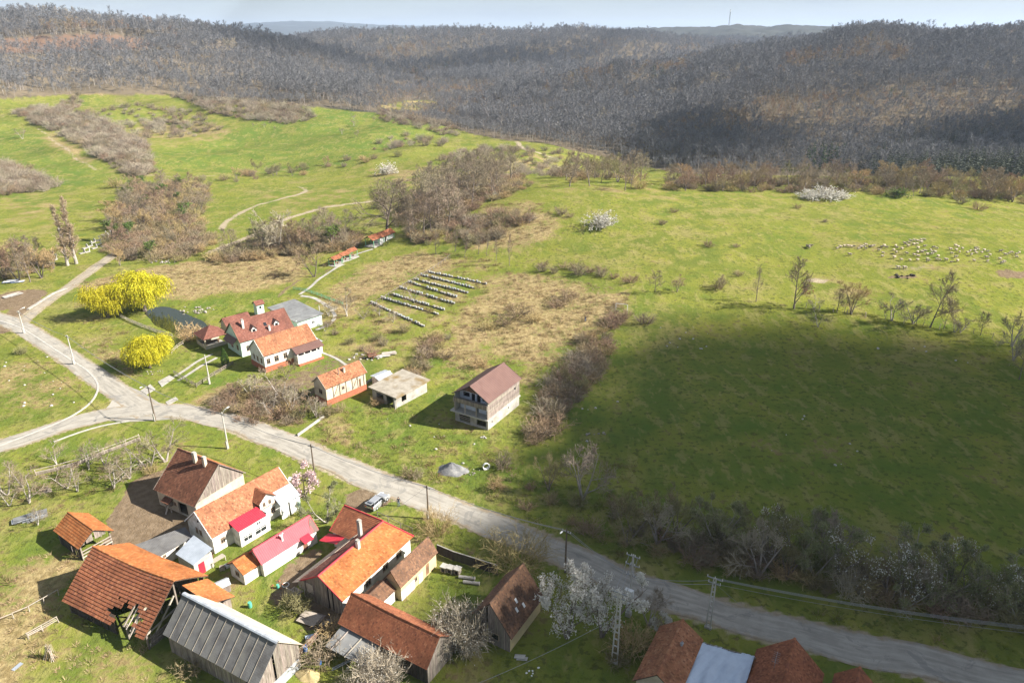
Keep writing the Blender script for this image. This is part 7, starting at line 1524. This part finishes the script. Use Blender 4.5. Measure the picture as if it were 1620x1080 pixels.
# ------------------------------------------------------------------ beehives
hv = MB(); hv.box(-.25,.25,-.22,.22,.22,.62); hvm = hv.mesh('hive_box', 'hive'); hl_ = MB(); hl_.box(-.3,.3,-.27,.27,.622,.70); hlm = [hl_.mesh('lid', m) for m in ('concrete_pale','metal_grey','asbestos_pale','hive')]; hs = MB()
for x_ in (-.2,.2):
    for y_ in (-.17,.17): hs.box(x_-.03, x_+.03, y_-.03, y_+.03, -.1, .215)
hsm = hs.mesh('stand', 'wood')
ROWS = [((678,431),(769,450),15),((667,436),(751,457),15),((657,443),(739,464),14),((647,447),(722,471),13),((633,456),(718,481),15),((618,466),(702,491),14),((604,472),(692,498),15),((588,480),(670,517),17)]
names = ['farthest','second farthest','third farthest','fourth farthest','fourth nearest','third nearest','second nearest','nearest']; rr = random.Random(23)
for (a, b, n), nm in zip([(a, b, round(n*1.35)) for a, b, n in ROWS], names):
    A0, B0 = G(*a), G(*b); bn = thing('hive_bench', 'low dark timber bench under the %s row of beehives' % nm, 'bench', A0)
    for o_ in (-.22, .22): MB().bar(Vector((o_*.5,o_*.8,.16)), B0-A0+Vector((o_*.5,o_*.8,.16)), .12, .14).build('beam', 'wood_dark', bn)
    for k in range(6): MB().box(*[q for e in ((B0-A0)*(k/5)).to_tuple()[:2] for q in (e-.1, e+.1)], ((B0-A0)*(k/5)).z-.2, ((B0-A0)*(k/5)).z+.085).build('leg', 'wood_dark', bn)
    for k in range(n):
        if rr.random() < .12: continue
        t_ = (k+rr.uniform(-.15,.15))/(n-1); t_ = min(max(t_,0),1); p = A0.lerp(B0, t_)+Vector((0,0,.02)); o = thing('beehive', 'white box beehive in the %s row of the apiary' % nm, 'beehive', p, R(-28)+rr.gauss(0,.06), 'beehives in the %s row' % nm); o.scale = (1.1,.95,rr.choice((.8,.95,1.1)))
        link('hive_box', hvm, o); link('lid', rr.choice(hlm), o); link('stand', hsm, o)
# ------------------------------------------------------------------ heaps, stores and small things about the plots
def heap(name, label, px, rx, ry, h, m, cat, seed=1, rough=.12):
    p = G(*px); rr = random.Random(seed); mb = MB(); n, k_ = 22, 9; vs = [(0,0,h)]; ph = [rr.uniform(0,6) for _ in range(4)]
    for i in range(1, k_+1):
        q = i/k_
        for j in range(n): a_ = 6.2832*j/n; w = 1+.12*math.sin(2*a_+ph[0])+.08*math.sin(5*a_+ph[1]); z_ = h*(1-q)**1.15*(1+rr.uniform(-rough,rough))+.12*h*math.sin(3*a_+ph[2])*q*(1-q)*4; vs.append((rx*q*w*math.cos(a_), ry*q*w*math.sin(a_), z_ if i < k_ else -.1))
    fs = [(0, 1+j, 1+(j+1) % n) for j in range(n)]
    for i in range(k_-1):
        for j in range(n): a_ = 1+i*n; fs.append((a_+j, a_+n+j, a_+n+(j+1) % n, a_+(j+1) % n))
    mb.add(vs, fs); return tag(link(name, mb.mesh(name, m, True), None, p, R(-25)), label, cat)
heap('gravel_heap', 'grey gravel heap on the grass before unfinished house', (716,744), 3.0, 2.0, 1.7, 'gravel', 'heap', 2)
heap('earth_heap', 'dark earth heap beside the plank fence at the lower edge', (487,1068), 1.6, 1.2, .7, 'straw', 'heap', 3); heap('log_stump', 'rounded grey brushwood heap lying in the orchard', (75,776), .9, .7, .8, 'wood', 'heap', 4, .3)
def rubble(name, label, px, n, spread, m, s=(.15,.4), seed=1, cat='rubble'):
    p = G(*px); r = thing(name, label, cat, p); rr = random.Random(seed)
    for k in range(n):
        q = MB(); e = rr.uniform(*s); a_ = rr.uniform(0,6.28); d = spread*math.sqrt(rr.random()); x_, y_ = d*math.cos(a_), d*math.sin(a_)*.6; q.ball((x_, y_, hz(p.x+x_, p.y+y_)-p.z+e*.25), (e*.6,e*.5,e*.4), n=6, m=4, jit=.25, rr=rr); q.build('stone', m, r)
rubble('rubble_heap', 'pile of pale broken stones right of the gravel heap', (745,745), 16, 2.2, 'stone', seed=5); rubble('rubble_heap', 'broken concrete chunks by the front of unfinished house', (766,692), 8, .9, 'concrete_pale', seed=6); rubble('rubble_heap', 'pale stones scattered by the ditch near the garden drive', (246,590), 12, 2.5, 'stone', seed=7)
rubble('rubble_heap', 'white rocks lying in the yard behind the cottage', (575,566), 16, 4.2, 'concrete_pale', (.2,.7), seed=8); rubble('rubble_heap', 'dark stones lying below the flock on the meadow', (1433,438), 9, 3.5, 'wood_dark', (.4,1.0), seed=9); rubble('rubble_heap', 'line of pale stones in grass right of the plot', (945,688), 9, 2.2, 'stone', (.25,.5), seed=10)
rubble('rubble_heap', 'rocky bank along the far side of pond', (305,492), 34, 6.0, 'stone', (.3,.8), seed=12); rubble('rubble_heap', 'bricks strewn in the yard below the tiled annex', (440,925), 12, 1.6, 'brick', (.12,.25), seed=13); rubble('rubble_heap', 'white buckets and scraps on the grass below shaded house', (845,1062), 7, 1.3, 'white', (.18,.32), seed=14)
def spool():
    p = G(769,742); r = thing('pipe_coil', 'white coiled pipe standing on the grass right of gravel', 'coil', p, R(20))
    for k in range(4): m = MB(); q = [(.62*math.cos(t*6.2832/20)*(1-.05*k), -.18+.12*k, .66+.62*math.sin(t*6.2832/20)*(1-.05*k)) for t in range(21)]; m.tube(q, [.07]*21, 6, cap=False); m.build('turn', 'white', r, True)
    MB().box(-.5,.5,-.25,.25,-.05,.06).build('pallet', 'wood_pale', r)
spool()
def sheets(name, label, px, n, m, rz=0, s=1.0, seed=1, cat='scrap'):
    p = G(*px); r = thing(name, label, cat, p, rz); rr = random.Random(seed)
    for k in range(n): a_ = rr.uniform(-.3,.3); q = MB(); x_, y_ = rr.uniform(-.8,.8)*s, rr.uniform(-.5,.5)*s; q.prism([(x_-1.1*s,y_-.5*s,.08+.08*k),(x_+1.1*s,y_-.5*s+a_,.10+.08*k+rr.uniform(0,.2)),(x_+1.1*s,y_+.5*s+a_,.12+.08*k+rr.uniform(0,.2)),(x_-1.1*s,y_+.5*s,.1+.08*k)], (0,0,1), .03); q.build('sheet', m[k % len(m)], r)
sheets('scrap_sheets', 'heap of dark and silver sheets in grass left of the cart shed', (48,820), 7, ['felt','metal_grey','asbestos'], R(35), 1.3, 2); sheets('loose_sheet', 'single grey sheet lying in dry grass at the lower left', (26,1055), 1, ['metal_blue'], R(70), .5, 3); sheets('scrap_sheets', 'stacked boards and sheets behind the cottage', (610,562), 4, ['concrete_pale','wood_pale'], R(10), 1.5, 4)
sheets('scrap_sheets', 'grey boards lying by the balcony end of orange house', (500,985), 6, ['wood','wood_pale'], R(-25), 1.3, 5); sheets('scrap_sheets', 'pale slabs on the grass beside the ladder pylon', (822,1042), 2, ['concrete_pale'], R(-15), .6, 6); sheets('scrap_sheets', 'pale plastic sheet crumpled beside the plank fence', (497,1006), 2, ['white','tarp'], R(20), .6, 7)
def stook():
    p = G(80,1042); r = thing('reed_bundle', 'leaning bundle of reeds and stakes below the paddock rail', 'bundle', p); rr = random.Random(4)
    for k in range(46): a_ = rr.uniform(0,6.28); d = rr.uniform(.2,1.0); m = MB(); m.tube([(d*math.cos(a_),d*math.sin(a_)*.8,-.1),(rr.gauss(0,.15),rr.gauss(0,.15)+.2,rr.uniform(1.6,2.3))], [.035,.02], 4); m.build('stalk', 'wood_pale' if k % 3 else 'grass_dry', r)
stook()
def bench_table():
    p = G(345,890); r = thing('yard_table', 'pale yard table with boxes and pots by the tin shed', 'table', p, R(53)); MB().box(-1.1,1.1,-.45,.45,.72,.79).build('top', 'wood_pale', r)
    for x_ in (-1,1):
        for y_ in (-.38,.38): MB().box(x_-.04,x_+.04,y_-.04,y_+.04,-.1,.72).build('leg', 'wood_pale', r)
bench_table()
def crate(px, label, m, s=.5, rz=0, dz=0):
    p = G(*px); r = thing('crate', label, 'crate', p+Vector((0,0,dz)), rz); a_ = s/2; t_ = .03
    MB().box(-a_,a_,-a_,a_,0,t_).build('bottom', m, r)
    for q in ((-a_,a_,-a_,-a_+t_),(-a_,a_,a_-t_,a_)): MB().box(q[0],q[1],q[2],q[3],t_,s*.7).build('side', m, r)
    for q in (-a_,a_-t_): MB().box(q,q+t_,-a_+t_,a_-t_,t_,s*.7).build('side', m, r)
crate((352,900), 'pale crate beside the yard table, left one', 'wood_pale', .7, .3); crate((360,896), 'white crate beside the yard table, right one', 'white', .6, .8); crate((334,880), 'brown crate against the farmhouse gable corner', 'wood_brown', .7, .5); crate((372,893), 'grey crate by the tiled annex corner', 'metal_grey', .6, .2)
for k, u in enumerate((703,713,724)):
    p = G(u, 903+k*2); r = thing('yard_hutch', '%s of three whitish wooden boxes before the dark fence' % ('leftmost','middle one','rightmost')[k], 'box', p, R(-25)); MB().box(-.4,.4,-.4,.4,.1,.95).build('box', 'wood_pale', r); MB().box(-.48,.48,-.48,.48,.952,1.03).build('lid', 'concrete_pale', r); MB().box(-.25,.25,-.42,-.402,.2,.75).build('opening', 'dark', r)
for k, (u, v) in enumerate(((738,915),(745,923))): p = G(u, v); r = thing('concrete_pipe', '%s grey concrete pipe lying on the grass below dark fence' % ('upper','lower')[k], 'pipe', p, R(-10)); m = MB(); m.tube([(-1.1,0,.22),(1.1,0,.22)], [.24,.24], 12); m.build('tube', 'concrete', r); m = MB(); m.tube([(1.1,0,.22),(1.25,0,.22)], [.29,.29], 12); m.build('socket', 'concrete_pale', r)
def barrel(px, label, m, s=1.0):
    p = G(*px); r = thing('barrel', label, 'barrel', p, 0); r.scale = (s,s,s); b_ = MB(); b_.tube([(0,0,-.02),(0,0,.15),(0,0,.45),(0,0,.75),(0,0,.9)], [.26,.29,.31,.29,.26], 14); b_.build('drum', m, r, False); q = MB(); q.tube([(0,0,.902),(0,0,.94)], [.27,.27], 14); q.build('lid', m, r)
barrel((483,1030), 'blue plastic barrel at the corner of grey sheet barn', 'plastic_blue'); barrel((506,1050), 'blue plastic barrel beside the plank fence end', 'plastic_blue', .8); barrel((396,960), 'green plastic barrel on the grass by grey sheet barn', 'plastic_green', .9); barrel((440,930), 'turquoise tub on the grass below pink roofed outbuilding', 'plastic_green', .7)
def ring():
    p = G(452,925); m = MB(); m.tube([(.45*math.cos(t*6.2832/24), .45*math.sin(t*6.2832/24), .06) for t in range(25)], [.05]*25, 6, cap=False); tag(link('hoop', m.mesh('hoop', 'white', True), None, p), 'white hoop lying on the dark ground right of turquoise tub', 'hoop')
ring()
def leaning(px, label, h, m, rz, tilt=.5, n=3):
    p = G(*px); r = thing('leaning_poles', label, 'poles', p, rz)
    for k in range(n): MB().bar((.3*k,0,0), (.3*k+.4,-h*tilt,h*(1-.1*k)), .09).build('pole', m, r)
leaning((150,838), 'crossed bleached poles leaning behind the cart shed', 1.8, 'wood_pale', R(40), .3); leaning((440,1010), 'long bleached pole slanting across the yard', 3.0, 'wood_pale', R(-60), .9, 1); leaning((525,1060), 'pale blue painted poles lying below the brown tiled barn', .8, 'metal_blue', R(100), 3.0, 2); leaning((232,1012), 'timbers leaning at the broken end of the big barn', 2.0, 'wood_pale', R(10), .4, 3)
def tiller():
    p = G(589,566); r = thing('farm_cart', 'small red farm trailer behind the cottage', 'trailer', p, R(30)); MB().box(-1.1,1.1,-.6,.6,.55,.62).build('bed', 'wood', r)
    for q in ((-1.1,1.1,-.62,-.57),(-1.1,1.1,.57,.62)): MB().box(q[0],q[1],q[2],q[3],.62,1.0).build('side_board', 'rust', r)
    MB().box(-1.14,-1.09,-.57,.57,.62,1.0).build('tail_board', 'rust', r); MB().bar((1.1,0,.5),(2.2,0,.45),.08).build('drawbar', 'rust', r)
    for s in (-1,1): m = MB(); m.tube([(0,s*.66,.34),(0,s*.84,.34)], [.34,.34], 14); w_ = m.build('wheel', 'black', r); q = MB(); q.tube([(0,s*.83,.34),(0,s*.86,.34)], [.17,.17], 10); q.build('rim', 'rust', w_)
tiller()
p_ = G(983,492); r = thing('swing_frame', 'pale metal frame standing in the far right corner of plot', 'frame', p_, R(-20))
for s in (-1,1): MB().bar((s*1.6,-.7,-.1),(s*1.6,0,2.0),.08).build('leg','white',r); MB().bar((s*1.6,.7,-.1),(s*1.6,.0,2.0),.08).build('leg','white',r)
MB().bar((-1.65,0,2.04),(1.65,0,2.04),.09).build('top_bar','white',r)
# graveyard
cm_ = MB(); cm_.box(-.09,.09,-.07,.07,-.1,1.9); cm_.box(-.5,-.092,-.06,.06,1.25,1.43); cm_.box(.092,.5,-.06,.06,1.25,1.43); gb_ = MB(); gb_.box(-.55,.55,-1.9,-.1,-.1,.28); ste = MB(); ste.box(-.45,.45,-.1,.1,-.1,1.2); ste.add([(-.45,-.1,1.2),(.45,-.1,1.2),(0,-.1,1.5),(-.45,.1,1.2),(.45,.1,1.2),(0,.1,1.5)],[(0,1,2),(5,4,3),(0,2,5,3),(1,4,5,2)])
cmm, gbm, stm = cm_.mesh('cross', 'white'), gb_.mesh('slab', 'concrete'), ste.mesh('headstone', 'concrete_pale'); rr = random.Random(31)
for k, q in enumerate([(138,392),(146,389),(153,392),(160,386),(167,389),(172,384),(150,383),(158,380),(165,378),(172,376),(180,380),(142,398),(134,400),(176,372),(168,371),(90,410),(84,403),(186,371)]):
    o = thing('grave', 'white stone grave in the little graveyard by the lane' , 'grave', G(*q), R(-20)+rr.gauss(0,.1), 'graves in the little graveyard'); link('cross' if k % 2 else 'headstone', cmm if k % 2 else stm, o); link('slab', gbm, o); o.scale = (1.0,1.0,1.0)
rubble('stone_dump', 'white rubble bank at the lower edge of graveyard thicket', (262,412), 22, 6, 'stone', (.4,.9), seed=33)
sheets('scrap_sheets', 'blue and white covered scrap under the left edge trees', (22,446), 6, ['plastic_blue','white','metal_grey'], R(20), 1.6, 8); sheets('timber_stack', 'pale timber stack by the lane at the left edge', (18,468), 5, ['wood_pale','concrete_pale'], R(60), 1.6, 9)
# white stones in the shaded and sunlit pasture (stuff)
sm_ = MB(); sm_.ball((0,0,.06), (.2,.16,.12), n=6, m=4, jit=.25); stone_me = sm_.mesh('stone', 'concrete_pale'); P = np.concatenate([spots(a, s, 60+i, .7) for i, (a, s) in enumerate((([(1040,510),(1120,510),(1130,560),(1050,570)], 4.5),([(1300,530),(1500,540),(1580,580),(1400,560)], 6.5),([(-20,570),(80,560),(120,640),(-20,670)], 5),([(620,640),(760,690),(720,760),(600,700)], 6),([(940,600),(1000,600),(940,700),(900,700)], 5.5),([(1200,640),(1400,640),(1400,760),(1200,760)], 9)))]); n = len(P); r_ = np.random.default_rng(9); s = r_.uniform(.5,1.8,n)
scatter('field_stones', 'pale stones strewn over the pastures', 'stones', P, np.stack([s]*3,-1), np.stack([np.zeros(n)]*2+[r_.uniform(0,6,n)],-1), np.zeros(n,int), [stone_me])
# mast on the far ridge
p = Vector(at_depth(1153,42,3000)); r = thing('radio_mast', 'thin radio mast on the far wooded ridge', 'mast', (p.x, p.y, hz(p.x,p.y))); hgt_ = hm(p, 30)
for k in range(3): a_ = k*2.094; m = MB(); m.bar((2.2*math.cos(a_),2.2*math.sin(a_),-5),(.8*math.cos(a_),.8*math.sin(a_),hgt_*.97),.9); m.build('leg', 'steel', r)
for k in range(9): z = hgt_*k/9.3; q = 2.2-1.4*z/hgt_; m = MB(); [m.bar((q*math.cos(j*2.094),q*math.sin(j*2.094),z),(q*math.cos((j+1)*2.094),q*math.sin((j+1)*2.094),z),.5) for j in range(3)]; m.build('brace_ring', 'steel', r)
m = MB(); m.tube([(0,0,hgt_*.86),(0,0,hgt_*.94)], [2.0,2.0], 10); m.build('antenna_drum', 'white', r)
# ------------------------------------------------------------------ clouds that shade the lower right and parts of the woods
def cloud(ground_pix, alt, seed, label, soft_=30.0, dens=1.0):
    P = [G(q[0], q[1]) if len(q) == 2 else Vector(q) for q in ground_pix]; P = [p+SUN_DIR*((alt-p.z)/SUN_DIR.z) for p in P]
    c = sum(P, Vector())/len(P); rr = random.Random(seed); n, rows_ = 72, 14; poly = [(p.x-c.x, p.y-c.y) for p in P]
    def radius(a):   # distance from centre to the outline in direction a
        dx, dy = math.cos(a), math.sin(a); best = 1.0
        for i in range(len(poly)):
            ax, ay = poly[i]; bx, by = poly[(i+1) % len(poly)]; ex, ey = bx-ax, by-ay; den = dx*ey-dy*ex
            if abs(den) < 1e-9: continue
            t_ = (ax*ey-ay*ex)/den; s_ = (ax*dy-ay*dx)/den
            if t_ > 0 and -1e-6 <= s_ <= 1+1e-6: best = max(best, t_)
        return best
    ph = [rr.uniform(0,6.28) for _ in range(6)]; vs = [(0,0,22)]; rad = [1.0]; fs = []
    for i in range(1, rows_+1):
        q = i/rows_
        for j in range(n):
            a = 6.2832*j/n; r_ = radius(a)*(1+.05*math.sin(5*a+ph[0])+.04*math.sin(11*a+ph[1])); z_ = 26*math.sqrt(max(0,1-q*q))*(1+.35*math.sin(7*a+q*9+ph[2])*math.sin(q*11+ph[3])); vs.append((r_*q*math.cos(a), r_*q*math.sin(a), z_)); rad.append(1-q)
    for j in range(n): fs.append((0, 1+j, 1+(j+1) % n))
    for i in range(rows_-1):
        for j in range(n): b = 1+i*n; fs.append((b+j, b+n+j, b+n+(j+1) % n, b+(j+1) % n))
    top = len(vs); vs += [(x_, y_, -3-.12*z_) for x_, y_, z_ in vs[:top]]; rad += rad[:top]; fs += [tuple(i+top for i in f[::-1]) for f in fs]
    va = np.array(vs); rad = np.clip(poly_sd(va[:,0], va[:,1], poly)/soft_, -1, 4)
    me = bpy.data.meshes.new('cloud'); me.from_pydata(vs, [], fs); a_ = me.attributes.new('core', 'FLOAT', 'POINT'); a_.data.foreach_set('value', rad); me.polygons.foreach_set('use_smooth', [True]*len(fs))
    m = bpy.data.materials.new('cloud_vapour'); m.use_nodes = True; t = m.node_tree; t.nodes.clear(); o_ = N(t, 'ShaderNodeOutputMaterial'); d = N(t, 'ShaderNodeBsdfDiffuse'); d.inputs[0].default_value = (.86,.87,.88,1); tr = N(t, 'ShaderNodeBsdfTransparent'); ms = N(t, 'ShaderNodeMixShader')
    at_ = N(t, 'ShaderNodeAttribute', attribute_name='core'); no = N(t, 'ShaderNodeTexNoise'); no.inputs['Scale'].default_value = .02; no.inputs['Detail'].default_value = 4; tcx = N(t, 'ShaderNodeTexCoord'); t.links.new(tcx.outputs['Object'], no.inputs[0])
    ad = N(t, 'ShaderNodeMath', operation='MULTIPLY_ADD'); t.links.new(no.outputs[0], ad.inputs[0]); ad.inputs[1].default_value = .7; t.links.new(at_.outputs['Fac'], ad.inputs[2])
    mr = N(t, 'ShaderNodeMapRange'); mr.interpolation_type = 'SMOOTHSTEP'; mr.inputs[1].default_value = .3; mr.inputs[2].default_value = 1.4; mr.inputs[4].default_value = dens; t.links.new(ad.outputs[0], mr.inputs[0]); t.links.new(mr.outputs[0], ms.inputs[0]); t.links.new(tr.outputs[0], ms.inputs[1]); t.links.new(d.outputs[0], ms.inputs[2]); t.links.new(ms.outputs[0], o_.inputs[0])
    me.materials.append(m); me.update(); return tag(link('cloud', me, None, c), label, None, None, 'structure')
cloud([(1030,500),(1130,470),(1300,480),(1480,495),(1720,520),(2000,640),(170,40,0),(120,-70,0),(-30,-60,0),(3,45,0),(835,950),(875,850),(910,790),(975,720),(1025,620),(1030,540)], 420, 5, None, 30, .975)
cloud([(960,215),(1080,185),(1250,190),(1350,230),(1500,190),(1640,165),(1850,170),(1850,275),(1500,256),(1400,228),(1270,226),(1235,262),(1100,272),(980,262)], 520, 6, None, 25, .66)
cloud([(250,60),(330,50),(500,75),(600,100),(700,90),(900,70),(1050,60),(950,105),(800,125),(650,135),(560,120),(400,100)], 900, 8, None, 90, .4)
# ------------------------------------------------------------------ air
hb = MB(); hb.box(-16000, 16000, -600, 14500, -420, 330); ho = hb.mesh('haze', [], False)
hmat = bpy.data.materials.new('haze_air'); hmat.use_nodes = True; t = hmat.node_tree; t.nodes.clear(); o_ = N(t, 'ShaderNodeOutputMaterial'); pv_ = N(t, 'ShaderNodeVolumePrincipled'); pv_.inputs['Color'].default_value = (.60,.75,1.0,1); pv_.inputs['Density'].default_value = .00008; pv_.inputs['Anisotropy'].default_value = .1; t.links.new(pv_.outputs[0], o_.inputs['Volume']); ho.materials.append(hmat)
tag(link('haze', ho), kind='stuff')
